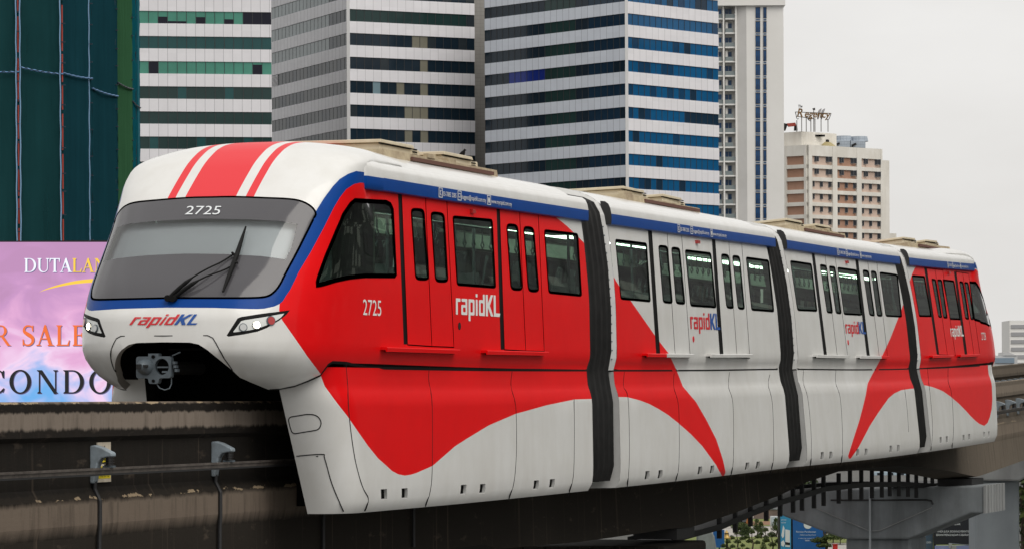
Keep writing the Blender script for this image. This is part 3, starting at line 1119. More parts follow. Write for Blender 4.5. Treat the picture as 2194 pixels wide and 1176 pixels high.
    ln = ek + [(x, VB) for x in np.arange(ek[-1][0] + 0.2, length, 0.3)] + [(length, VB)]
    ribbon(mb, S, ln, 0.032, 0.002, False, 0, sg)
    ribbon(mb, S, mirror_u(ln), 0.032, 0.002, False, 0, sg)
    for sgn in (1, -1):
        xs = list(np.linspace(-0.38, S1R - .02, 24)) if tail is None else list(np.linspace(S4F + .02, TAIL + 0.38, 24))
        for x0, x1 in zip(xs[:-1], xs[1:]):
            q = [tw(x0, sgn * 1.30, 1.48), tw(x1, sgn * 1.30, 1.48), tw(x1, sgn * 1.34, 1.76), tw(x0, sgn * 1.34, 1.76)]
            mb.quad(*(q if sgn > 0 else q[::-1]), 0)
    mb.build('belt_gap', M['black'], carriage)
    return carriage, S, bk, sk, sbk, length

class MidSide:
    def pt(self, u, v): return tw(u, PW(v), PH(v))

def make_mid_car(k, C, s0, s1):
    S = MidSide()
    bk = Back(S, s0 - 0.5, s1 + 0.5, 0.01, t_of_h(4.0), 1.0, 100, 60)
    wins = [to_uv(bk, p, 12, True, 4.0) for p in C['windows']]
    slim = [to_uv(bk, p, 12, True, 6.0 if k == 1 else 4.0) for p in C['slim']]
    pil = [to_uv(bk, p, 14) for p in C['pillars']]
    doors = [to_uv(bk, p, 14) for p in C['doors']]
    regions = [(p, 'window', M['pane']) for p in wins + slim] + [(p, 'door_pillar', M['black']) for p in pil] + [(p, 'door', None) for p in doors]
    slots = []
    for (px, py) in C['slots']:
        u, v = bk(px, py)
        slots.append([(u - 0.10, v - 0.058), (u + 0.10, v - 0.058), (u + 0.10, v + 0.058), (u - 0.10, v + 0.058)])
    regions += [(p, None, None) for p in slots]
    if k == 1:
        P = [(1313, 590), (1328, 615), (1355, 649), (1408, 725), (1432, 755.5), (1448.6, 790), (1463, 827), (1491, 860), (1512.6, 897), (1534.5, 940), (1549, 984), (1554.5, 1010), (1551, 1021), (1545, 1016),
             (1534, 995), (1505, 955), (1480, 929), (1454, 906), (1430, 887), (1410.5, 875), (1390, 864), (1370, 856.6), (1344, 850), (1300, 849)]
        q = swoosh(bk, P, False)
        red = [(s0 - 0.4, q[0][1] + 0.05)] + q + [(s0 - 0.4, q[-1][1])]
    else:
        P = [(1945, 632), (1936, 651), (1921, 690), (1907, 725.7), (1892, 758), (1876.7, 787.6), (1868, 803), (1859, 821), (1855, 845), (1849.5, 868.6), (1841, 901), (1830, 935), (1817, 976), (1819, 982), (1823, 981), (1840, 956.7), (1864, 911), (1878, 889),
             (1892, 868.6), (1904, 852), (1916, 842), (1930.5, 835), (1950.5, 832)]
        q = swoosh(bk, P, False)
        red = [(s1 + 0.4, q[0][1] + 0.2)] + q + [(s1 + 0.4, q[-1][1])]
    us = list(np.linspace(s0, s1, 46))
    out = surface(S, us, VS, regions, [(red, M['red'])], M['white'], 'carriage')
    d = out[('carriage', -1)]
    # near and far side in one shell
    nv = len(d['v'])
    vs = d['v'] + [mirror_pt(v) for v in d['v']]
    ns = d['n'] + [mirror_n(v, n) for v, n in zip(d['v'], d['n'])]
    fs = d['f'] + [tuple(nv + i for i in f[::-1]) for f in d['f']]
    body = link_mesh('carriage', vs, fs, d['mats'], train, d['m'] + d['m'], True, ns)
    body['label'] = LABELS[k]
    for (name, r), dd in out.items():
        if r < 0: continue
        poly = regions[r][0]
        for far in (False, True):
            if name == 'window': emit_with_seal(dd, S, poly, 'window', body, 0.034, 1.0, far=far)
            elif name == 'door': emit_with_seal(dd, S, poly, 'door', body, 0.012, 1.0, M['seam'], 0.0, 0.003, far=far)
            else: (emit_far if far else emit_surface)(dd, name, body)
    for p in slots:
        mb = MB()
        q = [S.pt(*x) for x in p]
        i = [x - TN * 0.035 for x in q]
        for a in range(4):
            mb.quad(q[a], q[(a + 1) % 4], i[(a + 1) % 4], i[a], 0)
        mb.quad(*i, 1)
        mb.build('jacking_slot', [M['grey_ring'], M['dark']], body)
    mb = MB()
    if k == 1:
        lines = [zl(l, 900, 780, 2.7425) for l in ([(1200, 45), (1195, 130), (1222, 200), (1230, 500), (1222, 690), (1210, 733)], [(1493, 45), (1490, 130), (1515, 220), (1522, 345), (1520, 600), (1495, 710)],
                 [(1818, 45), (1812, 130), (1838, 230), (1842, 500), (1835, 620), (1815, 678)], [(2055, 60), (2046, 120), (2070, 230), (2078, 500), (2070, 600), (2050, 655)])]
    else:
        lines = [zl(l, 1680, 700, 3.5625) for l in ([(150, 325), (145, 420), (180, 540), (205, 800), (207, 1010), (200, 1055)], [(395, 325), (393, 425), (428, 540), (445, 800), (443, 1000), (428, 1048)],
                 [(920, 470), (940, 640), (950, 800)])]
    for ln in lines:
        m1 = MB(); ribbon(m1, S, [bk(*p) for p in dense(smooth_closed(ln, False, 4), 10, False)], 0.011, 0.003); m1.build('panel_seam', M['seam'], body)
    mb = MB()
    ribbon(mb, S, [(x, VB) for x in np.linspace(s0, s1, 30)], 0.032, 0.002)
    mb.build('belt_gap', M['black'], body)
    return body, S, bk

EAVE = [(1.25, 3.575), (1.36, 3.575), (1.372, 3.585), (1.377, 3.65), (1.375, 3.722), (1.362, 3.80), (1.335, 3.86), (1.29, 3.895), (1.22, 3.905)]
def sweep(name, prof, s0, s1, mats, parent, split=None, n=10, far=False, cap=True, smooth=True):
    """cross-section (w, h) swept along the train; split = height below which material 1 is used"""
    st = np.linspace(s0, s1, n)
    mb = MB()
    k = len(prof)
    vs = [tw(s, (-w if far else w), h) for s in st for w, h in prof]
    mb.add(vs, [])
    for i in range(n - 1):
        for j in range(k - 1):
            f = (i * k + j, (i + 1) * k + j, (i + 1) * k + j + 1, i * k + j + 1)
            mb.f.append(f[::-1] if far else f)
            mid = (prof[j][1] + prof[j + 1][1]) / 2
            mb.m.append(1 if split is not None and mid < split else 0)
    if cap:
        for i, rev in ((0, True), (n - 1, False)):
            f = tuple(i * k + j for j in range(k))
            mb.f.append(f[::-1] if rev != far else f); mb.m.append(0)
    return autosmooth(mb.build(name, mats, parent), 40)

def bellows(sa, sb, parent, fold=5):
    """black concertina between two carriages"""
    pts = [(0.10, 1.21), (0.30, 1.27), (1.16, 1.28), (1.42, 1.24), (1.60, 1.22), (1.85, 1.27), (2.4, 1.28), (3.0, 1.25), (3.5, 1.19), (3.72, 1.15), (3.86, 1.07), (3.93, 0.93), (3.98, 0.7), (4.0, 0.36), (4.005, 0.0)]
    ring = [(w, h) for h, w in pts] + [(-w, h) for h, w in pts[::-1][1:]]
    n = fold * 4 + 1
    mb = MB()
    k = len(ring)
    for i in range(n):
        s = sa + (sb - sa) * i / (n - 1)
        sc = 0.11 * abs(math.sin(math.pi * fold * i / (n - 1)))
        for w, h in ring:
            L = math.hypot(w, (h - 2.0)) or 1
            mb.v.append(tuple(tw(s, w * (1 + sc * 0.9 / max(1.0, abs(w))) if abs(w) > 0 else 0, h + sc * 0.5 * max(0, (h - 3.4)))))
            mb.uv.append((w, h))
    for i in range(n - 1):
        for j in range(k - 1):
            mb.f.append((i * k + j, (i + 1) * k + j, (i + 1) * k + j + 1, i * k + j + 1)); mb.m.append(0)
    return autosmooth(mb.build('bellows', M['bellows'], parent), 20)

def end_frame(s, parent, d=0.10, back=False):
    """grey flanged ring with rivets at a carriage end, plus the dark bulkhead"""
    prof = [(w - 0.004, h) for h, w in [(hh, half_w(hh)) for hh in np.linspace(1.6, 3.7, 14)]] + \
           [(PW(t) - 0.004, PH(t)) for t in np.linspace(t_of_h(3.72), T_RIDGE, 14)]
    mb = MB()
    s1 = s + d
    inner = [(max(w - 0.11, 0) if h < 3.8 else w * 0.92, h - (0.0 if h < 3.75 else 0.05)) for w, h in prof]
    for sgn in (1, -1):
        for (w0, h0), (w1, h1), (a0, b0), (a1, b1) in zip(prof[:-1], prof[1:], inner[:-1], inner[1:]):
            q = [tw(s1, sgn * w0, h0), tw(s1, sgn * w1, h1), tw(s, sgn * a1, b1), tw(s, sgn * a0, b0)]
            mb.add(q if sgn > 0 else q[::-1], [(0, 1, 2, 3)], 0)
    for h in np.arange(1.75, 3.6, 0.12):
        w = half_w(h) - 0.055
        c = tw(s + d * 0.5, w, h)
        nn = (TN * d - TD * 0.11 * 0 + TN * 0 - TD * 0.11).normalized()
        mb.disc(c + nn * 0.006, nn, 0.011, 6, 1)
    return mb.build('end_frame', [M['grey_ring'], M['steel']], parent)

def skirt_end(s, parent):
    """white end panels of the skirts, facing along the track"""
    hs = [0.0, 0.05, 0.16, 0.4, 0.8, 1.16, 1.28, 1.42, 1.58]
    for sgn in (1, -1):
        mb = MB()
        for a, b in zip(hs[:-1], hs[1:]):
            q = [tw(s, sgn * (half_w(a) - 0.002), a), tw(s, sgn * (half_w(b) - 0.002), b), tw(s, sgn * 0.9, b), tw(s, sgn * 0.9, a)]
            mb.add(q if sgn > 0 else q[::-1], [(0, 1, 2, 3)], 0)
        mb.build('skirt_end', M['grey_ring'], parent)

def place_text(verts2, s0, h0, height, width_scale, S=None, w=None, shear=0.0, off=0.004):
    """lettering on the near side: x runs along s, y up"""
    out = []
    for x, y in verts2:
        s = s0 + (x + shear * y) * height * width_scale
        h = h0 + y * height
        ww = w if w is not None else half_w(h)
        out.append(tw(s, ww + off, h))
    return out

def roof_units(body, s_front, specs):
    for (sa, sb) in specs:
        mb = MB()
        z0, z1 = 4.08, 4.265
        W = 0.68
        # housing with sloped ends
        for sgn in (0,):
            p = [(sa, z0), (sa + 0.03, z1 - 0.02), (sb - 0.05, z1 - 0.02), (sb, z0)]
            mb.prism([tw(s, -W, h) for s, h in p], BN(sa) * 2 * W, 0)
        # lid overhanging the sides
        lp = [(sa - 0.02, z1 - 0.015), (sa - 0.02, z1 + 0.025), (sb - 0.35, z1 + 0.025), (sb - 0.30, z1 - 0.015)]
        mb.prism([tw(s, -W - 0.03, h) for s, h in lp], BN(sa) * (2 * W + 0.06), 0)
        for q in range(4):
            mb.box(tw(sb - 0.22, W + 0.004, z0 + 0.07 + q * 0.032), (0.16, 0.012, 0.016), BX(sb), 1)
        for sg_ in (1, -1): mb.box(tw((sa + sb) / 2 - .2, sg_ * (W + 0.012), z1 - 0.024), (sb - sa - .35, 0.03, 0.012), BX(sa), 1)
        o = mb.build('roof_unit', [M['cream'], M['dark']], body)
        bevel(o, 0.012, 2)
    a, b = specs[0][0] - 0.3, specs[-1][1] + 0.25
    mb = MB()
    p = [(-0.86, 4.02), (-0.84, 4.155), (0.84, 4.155), (0.86, 4.02)]
    mb.prism([tw(a, w, h) for w, h in p], tw(b, 0, 4.1) - tw(a, 0, 4.1), 0)
    mb.box(tw((a + b) / 2 + 0.3, 0.875, 4.09), (b - a - 1.2, 0.03, 0.045), BX(a), 1)
    rnd = random.Random(int(a * 100))
    for q in range(9):
        s = a + (b - a) * rnd.random(); w = rnd.uniform(-0.8, 0.85)
        mb.box(tw(s, w, 4.17), (rnd.uniform(.1, .35), rnd.uniform(.05, .2), 0.05), BX(s), 0)
    mb.build('roof_tray', [M['cream_dirty'], mat('rust_brown', (0.12, 0.055, 0.04), 0.8)], body)

def interior(body, s0, s1, seed, cab=None):
    """floor, ceiling, lights, seats and poles seen through the windows"""
    mb = MB()
    sm = (s0 + s1) / 2; L = s1 - s0
    mb.box(tw(sm, 0, 1.78), (L, 2.5, 0.04), BX(sm), 0)
    mb.box(tw(sm, 0, 3.70), (L, 2.3, 0.03), BX(sm), 1)
    for sgn in (1, -1):
        # dark coving over the windows
        mb.box(tw(sm, sgn * 1.02, 3.50), (L, 0.22, 0.2), BX(sm), 0)
    mb.build('cabin_lining', [M['inside'], M['inside_pale']], body)
    for sgn in (1, -1):
        mb = MB()
        mb.box(tw(sm, sgn * 0.55, 3.665), (L * 0.85, 0.12, 0.03), BX(sm), 0)
        mb.build('ceiling_light', M['tube_light'], body)
    rnd = random.Random(seed)
    seat0 = None
    for i in range(int(L / 1.15)):
        s = s0 + 0.6 + i * 1.15
        mb = MB()
        mb.box(tw(s, -0.35, 2.18), (0.5, 1.0, 0.12), BX(s), 0)
        mb.prism([tw(s + 0.22, -0.85, 2.2), tw(s + 0.30, -0.85, 2.2), tw(s + 0.38, -0.85, 2.85), tw(s + 0.31, -0.85, 2.9)], BN(s) * 1.0, 0)
        mb.box(tw(s + 0.05, -0.35, 1.97), (0.12, 0.9, 0.34), BX(s), 0)
        mb.build('seat', M['seat'], body)
    for i in range(int(L / 1.6)):
        s = s0 + 0.8 + i * 1.6
        mb = MB()
        mb.tube([tw(s, 0.45, 1.8), tw(s, 0.45, 3.68)], 0.02, 8)
        mb.build('grab_pole', M['steel'], body)
    mb = MB()
    mb.tube([tw(s0 + 0.4, 0.6, 3.42), tw(s1 - 0.4, 0.6, 3.42)], 0.016, 8)
    for i in range(int(L / 0.35)):
        s = s0 + 0.6 + i * 0.35
        c = tw(s, 0.6, 3.2)
        mb.box(tw(s, 0.6, 3.34), (0.025, 0.012, 0.16), BX(s), 0)
        mb.tube([c + UP * 0.06, c + TD * 0.06, c - UP * 0.05, c - TD * 0.06, c + UP * 0.06], 0.009, 5)
    mb.build('hand_strap_rail', M['steel'], body)

car1, NS, nbk, SK1, sbk1, len1 = make_nose_car(0, CARS[0])
car2, MS, mbk2 = make_mid_car(1, CARS[1], S2F, S2R)
car3, _, mbk3 = make_mid_car(2, CARS[2], S3F, S3R)
car4, NS4, nbk4, SK4, sbk4, len4 = make_nose_car(3, CARS[3], TAIL)

def eave_pair(body, a, b, c=0.0):
    for far in (False, True):
        sweep('eave_fascia', EAVE, a + (c if far else 0), b, [M['white'], M['blue']], body, 3.722, 12, far)
e0 = pxw(821, 385, 1.375)[0]; e00 = pxw(773, 380, 1.375)[0]
eave_pair(car1, e0 + 0.012, pxw(1261, 461, 1.375)[0], 0.6)
EBOX = [(w + (0.006 if w > 1.28 else 0), h + (0.005 if h > 3.8 else -0.005)) for w, h in EAVE]
mb = MB()
ks = [0.0, 0.03, 0.1, 0.22, 0.4, 0.65, 1.0]
kk = len(EBOX)
for t in ks + [2.0]:
    f = math.sqrt(max(0, 1 - (1 - min(t, 1)) ** 2))
    s_ = e00 + 0.02 + 0.17 * min(t, 1) if t <= 1 else e0
    for w, h in EBOX: mb.v.append(tuple(tw(s_, 1.20 + (w - 1.20) * (0.25 + 0.75 * f), 3.60 + (h - 3.60) * (0.55 + 0.45 * f) if h > 3.6 else h))); mb.uv.append((w, h))
for i in range(len(ks)):
    for j in range(kk - 1):
        mb.f.append((i * kk + j, (i + 1) * kk + j, (i + 1) * kk + j + 1, i * kk + j + 1)); mb.m.append(1 if (EBOX[j][1] + EBOX[j + 1][1]) / 2 < 3.722 else 0)
mb.f.append(tuple(range(kk))[::-1]); mb.m.append(0)
autosmooth(mb.build('eave_end_cap', [M['white'], M['blue']], car1), 50)
eave_pair(car2, pxw(1310, 465, 1.375)[0], pxw(1662, 522, 1.375)[0])
eave_pair(car3, pxw(1686, 521, 1.375)[0], pxw(1928, 555, 1.375)[0])
eave_pair(car4, pxw(1948, 557, 1.375)[0], pxw(2089, 579, 1.375)[0])

bellows(S1R - 0.02, S2F - 0.02, car2)
bellows(S2R - 0.02, S3F - 0.02, car3)
bellows(S3R - 0.02, S4F - 0.02, car4)
for s, b in ((S2F, car2), (S3F, car3), (S4F, car4)):
    end_frame(s - 0.10, b)
    skirt_end(s + 0.003, b)

def steps_for(C, body, mode):
    for i, ((a, b), (c, d)) in enumerate(C['steps']):
        s0 = pxw(a, b, 1.52)[0]; s1 = pxw(c, d, 1.52)[0]
        h = 1.79
        mb = MB()
        segs = mode[i](s0, s1)
        for p, q, mi in segs:
            prof = [(1.38, h + 0.012), (1.465, h + 0.012), (1.468, h - 0.010), (1.485, h - 0.010), (1.49, h + 0.033), (1.477, h + 0.042), (1.38, h + 0.045)]
            mb.prism([tw(p, w, hh) for w, hh in prof], tw(q, 1.4, h) - tw(p, 1.4, h), mi)
        n = max(6, int((s1 - s0) / 0.14))
        for j in range(n):
            s = s0 + 0.15 + (s1 - s0 - 0.3) * j / (n - 1)
            mb.box(tw(s, 1.435, h - 0.0), (0.022, 0.06, 0.026), BX(s), 2)
        mb.build('door_step', [M['red'], M['white'], M['seam']], body)

RD = lambda a, b: [(a, b, 0)]
WH = lambda a, b: [(a, b, 1)]
steps_for(CARS[0], car1, (RD, RD))
m2 = pxw(1434, 766, 1.52)[0]
steps_for(CARS[1], car2, (lambda a, b: [(a, m2, 0), (m2, b, 1)], WH))
m3 = pxw(1893, 766, 1.52)[0]
steps_for(CARS[2], car3, (WH, lambda a, b: [(a, m3, 1), (m3, b, 0)]))
steps_for(CARS[3], car4, (RD, RD))
roof_units(car1, 0, [(2.42, 3.85), (4.65, 6.05)])
def ru(px, py): return pxw(px, py, 0.7)[0]
o2 = ru(1335.4, 404.6) - 2.42
print('roof offset', o2, S2F)
roof_units(car2, S2F, [(2.42 + o2, 3.85 + o2), (4.65 + o2, 6.05 + o2)])
o3 = S3F - S2F + o2
roof_units(car3, S3F, [(2.42 + o3, 3.85 + o3), (4.65 + o3, 6.05 + o3)])
o4 = S4F - S2F + o2
roof_units(car4, S4F, [(2.42 + o4, 3.85 + o4), (4.65 + o4, 6.05 + o4)])
interior(car1, 0.9, S1R - 0.15, 1)
interior(car2, S2F + 0.15, S2R - 0.15, 2)
interior(car3, S3F + 0.15, S3R - 0.15, 3)
interior(car4, S4F + 0.15, TAIL - 0.9, 4)

# ------------------------------------------------------------------ front end details
def nose_frame(px, py):
    u, v = nbk(px, py)
    p = NS.pt(u, v)
    n = normal_of(NS, u, v)
    return u, v, p, n

def lamp_set(parent, mirrored):
    for px, py, r, m, nm in ((521, 700.6, 0.036, M['lens_clear'], 'lamp'), (549.5, 695.5, 0.036, M['lamp_on'], 'lamp'), (580.4, 686.5, 0.042, M['lens_red'], 'lamp')):
        u, v = nbk(px, py)
        if mirrored: u = -2 * Nose.LU - u
        p, n = NS.pt(u, v), normal_of(NS, u, v)
        mb = MB()
        mb.disc(p + n * 0.012, n, r, 20, 0, 0.02)
        mb.disc(p + n * 0.008, n, r * 1.22, 20, 1, 0.012)
        mb.build(nm, [m, M['steel']], parent)
lamp_set(car1, False)
lamp_set(car1, True)

# black box standing in for the shade inside the nose opening, and the thickness of its lip
mb = MB()
x0, x1, w, h0, h1 = -1.55, 0.5, 0.86, 1.47, 1.98
c = [tw(x0, -w, h0), tw(x0, w, h0), tw(x0, w, h1), tw(x0, -w, h1), tw(x1, -w, h0), tw(x1, w, h0), tw(x1, w, h1), tw(x1, -w, h1)]
mb.add(c, [(3, 2, 6, 7), (4, 7, 6, 5), (1, 5, 6, 2), (0, 3, 7, 4)], 0)
mb.box(tw(0.55, 0, 0.95), (0.05, 2.3, 1.8), (TD, TN, UP), 0)
for sg_ in (1, -1): mb.box(tw(S1R / 2 + 0.2, sg_ * 1.2, 0.82), (S1R - 0.4, 0.02, 1.5), (TD, TN, UP), 0)
mb.box(tw(-1.05, 0.2, 1.80), (0.06, 1.3, 0.02), (TD, TN, UP), 1)
mb.build('nose_shade_box', [M['dark'], M['seam']], car1)
arch = [p for p in make_nose_car.arch if p[0] < make_nose_car.gap[0][0] + 0.02]
arch = [(-Nose.LU, arch[0][1])] + [p for p in arch if p[0] > -Nose.LU]
full = arch[::-1] + mirror_u(arch)[::-1][1:]
mb = MB()
lip = []
for a, b in full:
    p, n = NS.pt(a, b), normal_of(NS, a, b)
    lip.append((p, p - n * 0.05 + TD * 0.09 + UP * 0.012))
for (a, b), (c, d) in zip(lip[:-1], lip[1:]):
    mb.quad(a, c, d, b, 0)
    mb.quad(b, d, c, a, 0)
mb.f = mb.f[0::2]; mb.m = mb.m[0::2]
mb.build('nose_lip', mat('dirty_white', (0.36, 0.34, 0.31), 0.5), car1)

# coupler: plate with a cone and a cup
cp = tw(-2.15, -0.13, 1.235 + 0.355)
mb = MB()
def cpt(x, z, y=0.0): return cp + TN * x + UP * z - TD * y
plate = rounded([(-0.20, -0.11), (-0.06, -0.11), (-0.055, -0.17), (0.055, -0.17), (0.06, -0.11), (0.20, -0.11), (0.20, 0.12), (-0.20, 0.12)], 0.03, 3)
hole = [(0.095 + 0.082 * math.cos(t), 0.01 + 0.086 * math.sin(t)) for t in np.linspace(0, 2 * math.pi, 24)[:-1]]
v2, f2 = union_shape([plate], [hole])
nv = len(v2)
mb.add([cpt(a, b, 0.02) for a, b in v2] + [cpt(a, b, -0.06) for a, b in v2], [f for f in f2] + [tuple(nv + i for i in f[::-1]) for f in f2], 0)
for lp in (plate, hole):
    for a, b in zip(lp, lp[1:] + lp[:1]):
        mb.quad(cpt(*a, 0.02), cpt(*a, -0.06), cpt(*b, -0.06), cpt(*b, 0.02), 0)
mb.build('coupler', [M['steel']], car1)
mb = MB()
mb.tube([cpt(-0.095, 0.01, 0.02), cpt(-0.095, 0.01, 0.05), cpt(-0.095, 0.01, 0.12), cpt(-0.095, 0.01, 0.16)], [0.088, 0.085, 0.06, 0.035], 20, 0)
mb.box(cpt(-0.10, 0.01, 0.16), (0.05, 0.045, 0.05), (TN, TD, UP), 1)
mb.box(cpt(-0.05, 0.015, 0.13), (0.06, 0.05, 0.03), (TN, TD, UP), 1)
autosmooth(mb.build('coupler_cone', [M['steel'], M['seam']], car1), 40)
mb = MB()
mb.tube([cpt(0.095, 0.01, -0.05), cpt(0.095, 0.01, -0.16)], 0.085, 20, 1)
mb.box(cpt(0.10, 0.005, -0.01), (0.13, 0.03, 0.016), (TN, TD, UP), 0)
mb.box(cpt(0.125, -0.045, 0.0), (0.06, 0.03, 0.02), (TN, TD, UP), 0)
mb.build('coupler_cup', [M['steel'], M['dark']], car1)
mb = MB()
mb.tube([cpt(0, 0.0, -0.06), cpt(0, 0.0, -1.2)], 0.07, 12, 0)
mb.box(cpt(0.0, 0.135, -0.02), (0.12, 0.08, 0.03), (TN, TD, UP), 1)
mb.tube([cpt(0, 0.115, 0.024), cpt(0, 0.115, 0.03)], 0.02, 10, 2)
mb.tube([cpt(0, -0.14, 0.024), cpt(0, -0.14, 0.03)], 0.018, 10, 2)
mb.tube([cpt(0.20, 0.125, -0.02), cpt(0.30, 0.16, 0.0)], 0.008, 6, 1)
for q in range(3):
    mb.box(cpt(0.225 + 0.012 * q, 0.05 - 0.04 * q, -0.03), (0.03, 0.06, 0.03), (TN, TD, UP), 1)
mb.tube([cpt(0.02, -0.17, -0.02), cpt(0.06, -0.215, 0.0), cpt(0.12, -0.235, 0.0), cpt(0.165, -0.22, -0.02), (cpt(0.175, -0.17, -0.05)), cpt(0.175, -0.10, -0.05)], 0.007, 6, 1)
mb.build('coupler_shank', [M['seam'], M['steel'], M['dark']], car1)

# wiper: two arms to one long blade
def on_screen(px, py, off):
    u, v = nbk(px, py)
    if u < -2 * Nose.LU: u = -2 * Nose.LU
    return NS.pt(u, v) + normal_of(NS, u, v) * off
def arm(pts, r, off):
    return [on_screen(x, y, o) for (x, y), o in zip(pts, off)]
mb = MB()
for base, tip in (((362, 641), (499, 549)), ((373, 641), (502, 570))):
    pts = dense([base, tip], 18, False)
    n = len(pts)
    off = [0.02 + 0.05 * math.sin(math.pi * min(1, i / (n - 1) * 1.2)) for i in range(n)]
    p3 = arm(pts, 0, off)
    mb.tube(p3, [0.022 if i < n * 0.33 else 0.009 for i in range(n)], 8, 0)
b0 = on_screen(362, 641, 0.02); b1 = on_screen(374, 642, 0.02)
for b in (b0, b1):
    mb.tube([b - TD * 0.05, b + TD * 0.05], 0.035, 12, 0)
mb.build('wiper_arm', M['black'], car1)
mb = MB()
pts = dense([(528, 491), (508, 553), (497, 582), (479, 629)], 16, False)
n = len(pts)
mb.tube([on_screen(x, y, 0.035) for x, y in pts], [0.008 + 0.020 * math.sin(math.pi * (i + 0.3) / n) for i in range(n)], 8, 0)
mb.tube([on_screen(499, 549, 0.05), on_screen(508, 556, 0.04)], 0.014, 6, 0)
mb.tube([on_screen(502, 570, 0.05), on_screen(511, 569, 0.04)], 0.014, 6, 0)
mb.build('wiper_blade', M['black'], car1)

# cab: dash, pale bulkhead, dark pillar behind the glass
mb = MB()
mb.prism([tw(-1.75, -0.7, 2.28), tw(-1.1, -0.75, 2.34), tw(-1.1, -0.75, 1.9), tw(-1.6, -0.7, 1.9)], TN * 1.45, 0)
mb.build('driver_desk', M['seam'], car1)
mb = MB()
mb.box(tw(0.62, -0.55, 2.85), (0.04, 1.55, 1.7), (TD, TN, UP), 0)
mb.box(tw(0.62, 1.05, 2.85), (0.05, 0.5, 1.7), (TD, TN, UP), 1)
mb.box(tw(0.25, 0, 3.72), (0.7, 1.6, 0.03), (TD, TN, UP), 0)
mb.build('cab_bulkhead', [mat('pale_cab_lining', (0.74, 0.76, 0.75), 0.6), M['inside']], car1)
mb = MB()
mb.tube([tw(-1.35, 1.03, 2.33), tw(-0.45, 0.92, 3.42)], 0.05, 8)
mb.build('screen_pillar', M['seam'], car1)

# ------------------------------------------------------------------ lettering on the train
WORD, WORD_W = rapid_word()
def word_on_side(body, px0, py0, px1, py1, cap_px, far_s, colour2=None, colour1=None):
    s0, h0 = side_sh(px0, py0)
    s1, h1 = side_sh(px1, py1)
    sc = abs(pxw((px0 + px1) / 2, py0 - cap_px, 1.40)[1] - pxw((px0 + px1) / 2, py0, 1.40)[1])
    hh = (h0 + h1) / 2
    ws = (s1 - s0) / (WORD_W * sc)
    v, f, m = [], [], []
    for pts, tr, c in WORD:
        b = len(v)
        v += [tuple(tw(s0 + x * sc * ws, half_w(hh + y * sc) + 0.005, hh + y * sc)) for x, y in pts]
        f += [tuple(b + i for i in t) for t in tr]
        m += [c] * len(tr)
    link_mesh('lettering', v, f, [colour1 or M['text_white'], colour2 or M['text_white']], body, m)

word_on_side(car1, 976, 670, 1071, 681, 46, None)
word_on_side(car2, 1479, 701, 1543, 709, 35, None, M['text_blue'], M['text_red'])
word_on_side(car3, 1812, 711.5, 1855.5, 717, 26, None, M['text_blue'], M['text_red'])
word_on_side(car4, 2037, 718, 2065, 722, 23, None)

def text_on_side(txt, body, px0, py0, px1, py1, cap_px, m, w=None, name='lettering', off=0.005):
    v2, f2 = text_outline(txt)
    if w is None:
        s0, h0 = side_sh(px0, py0); s1, h1 = side_sh(px1, py1); wr = 1.40
    else:
        s0, h0 = pxw(px0, py0, w); s1, h1 = pxw(px1, py1, w); wr = w
    sc = abs(pxw((px0 + px1) / 2, py0 - cap_px, wr)[1] - pxw((px0 + px1) / 2, py0, wr)[1])
    hh = (h0 + h1) / 2
    ws = (s1 - s0) / (v2[:, 0].max() * sc)
    v = [tuple(tw(s0 + x * sc * ws, (half_w(hh + y * sc) if w is None else w) + off, hh + y * sc)) for x, y in v2]
    link_mesh(name, v, f2, m, body)

text_on_side('2725', car1, 777, 673, 816, 677, 35, M['text_white'])
text_on_side('2728', car4, 2103, 727, 2112.5, 728, 17, M['text_white'])

def eave_text(body, phone, mail, web, icons):
    w = 1.377
    for (a, b), txt in zip((phone, mail, web), ('03-7885 2585', 'suggest@rapidkl.com.my', 'www.myrapid.com.my')):
        sa, _ = pxw(a, 400, w); sb, _ = pxw(b, 400, w)
        v2, f2 = text_outline(txt)
        cap = 0.056
        ws = (sb - sa) / v2[:, 0].max()
        v = [tuple(tw(sa + x * ws, w + 0.004, 3.625 + y * cap)) for x, y in v2]
        link_mesh('lettering', v, f2, M['text_white'], body)
    for k, (a, b) in enumerate(icons):
        sa, _ = pxw(a, 400, w); sb, _ = pxw(b, 400, w)
        h0, h1, t = 3.60, 3.715, 0.008
        out = [(sa, h0), (sb, h0), (sb, h1), (sa, h1)]
        inn = [(sa + t * 2, h0 + t), (sb - t * 2, h0 + t), (sb - t * 2, h1 - t), (sa + t * 2, h1 - t)]
        sm, sw = (sa + sb) / 2, (sb - sa)
        if k == 0: extra = strokes([[(sm + sw * .1, h0 + .03), (sm - sw * .12, h0 + .045), (sm - sw * .12, h1 - .045), (sm + sw * .1, h1 - .03)]], 0.014)
        elif k == 1: extra = strokes([[(sm - sw * .25, 3.64), (sm + sw * .25, 3.64), (sm + sw * .25, 3.68), (sm - sw * .25, 3.68), (sm - sw * .25, 3.64)]], 0.008)
        else: extra = [[(sm + sw * .22 * math.cos(t_), 3.657 + 0.036 * math.sin(t_)) for t_ in np.linspace(0, 6.283, 14)[:-1]]]
        v2, f2 = union_shape([out] , [inn])
        v3, f3 = union_shape(extra)
        v = [tuple(tw(x, w + 0.004, y)) for x, y in v2] + [tuple(tw(x, w + 0.004, y)) for x, y in v3]
        f = [tuple(t) for t in f2] + [tuple(len(v2) + i for i in t) for t in f3]
        link_mesh('pictogram', v, f, M['text_white'], body)
eave_text(car1, (948.6, 977), (988.5, 1040.5), (1052, 1096), ((939.5, 947.6), (980, 988), (1043, 1051)))
eave_text(car2, (1454, 1472), (1481, 1514), (1522, 1550), ((1448, 1453), (1475, 1480), (1517, 1521.5)))
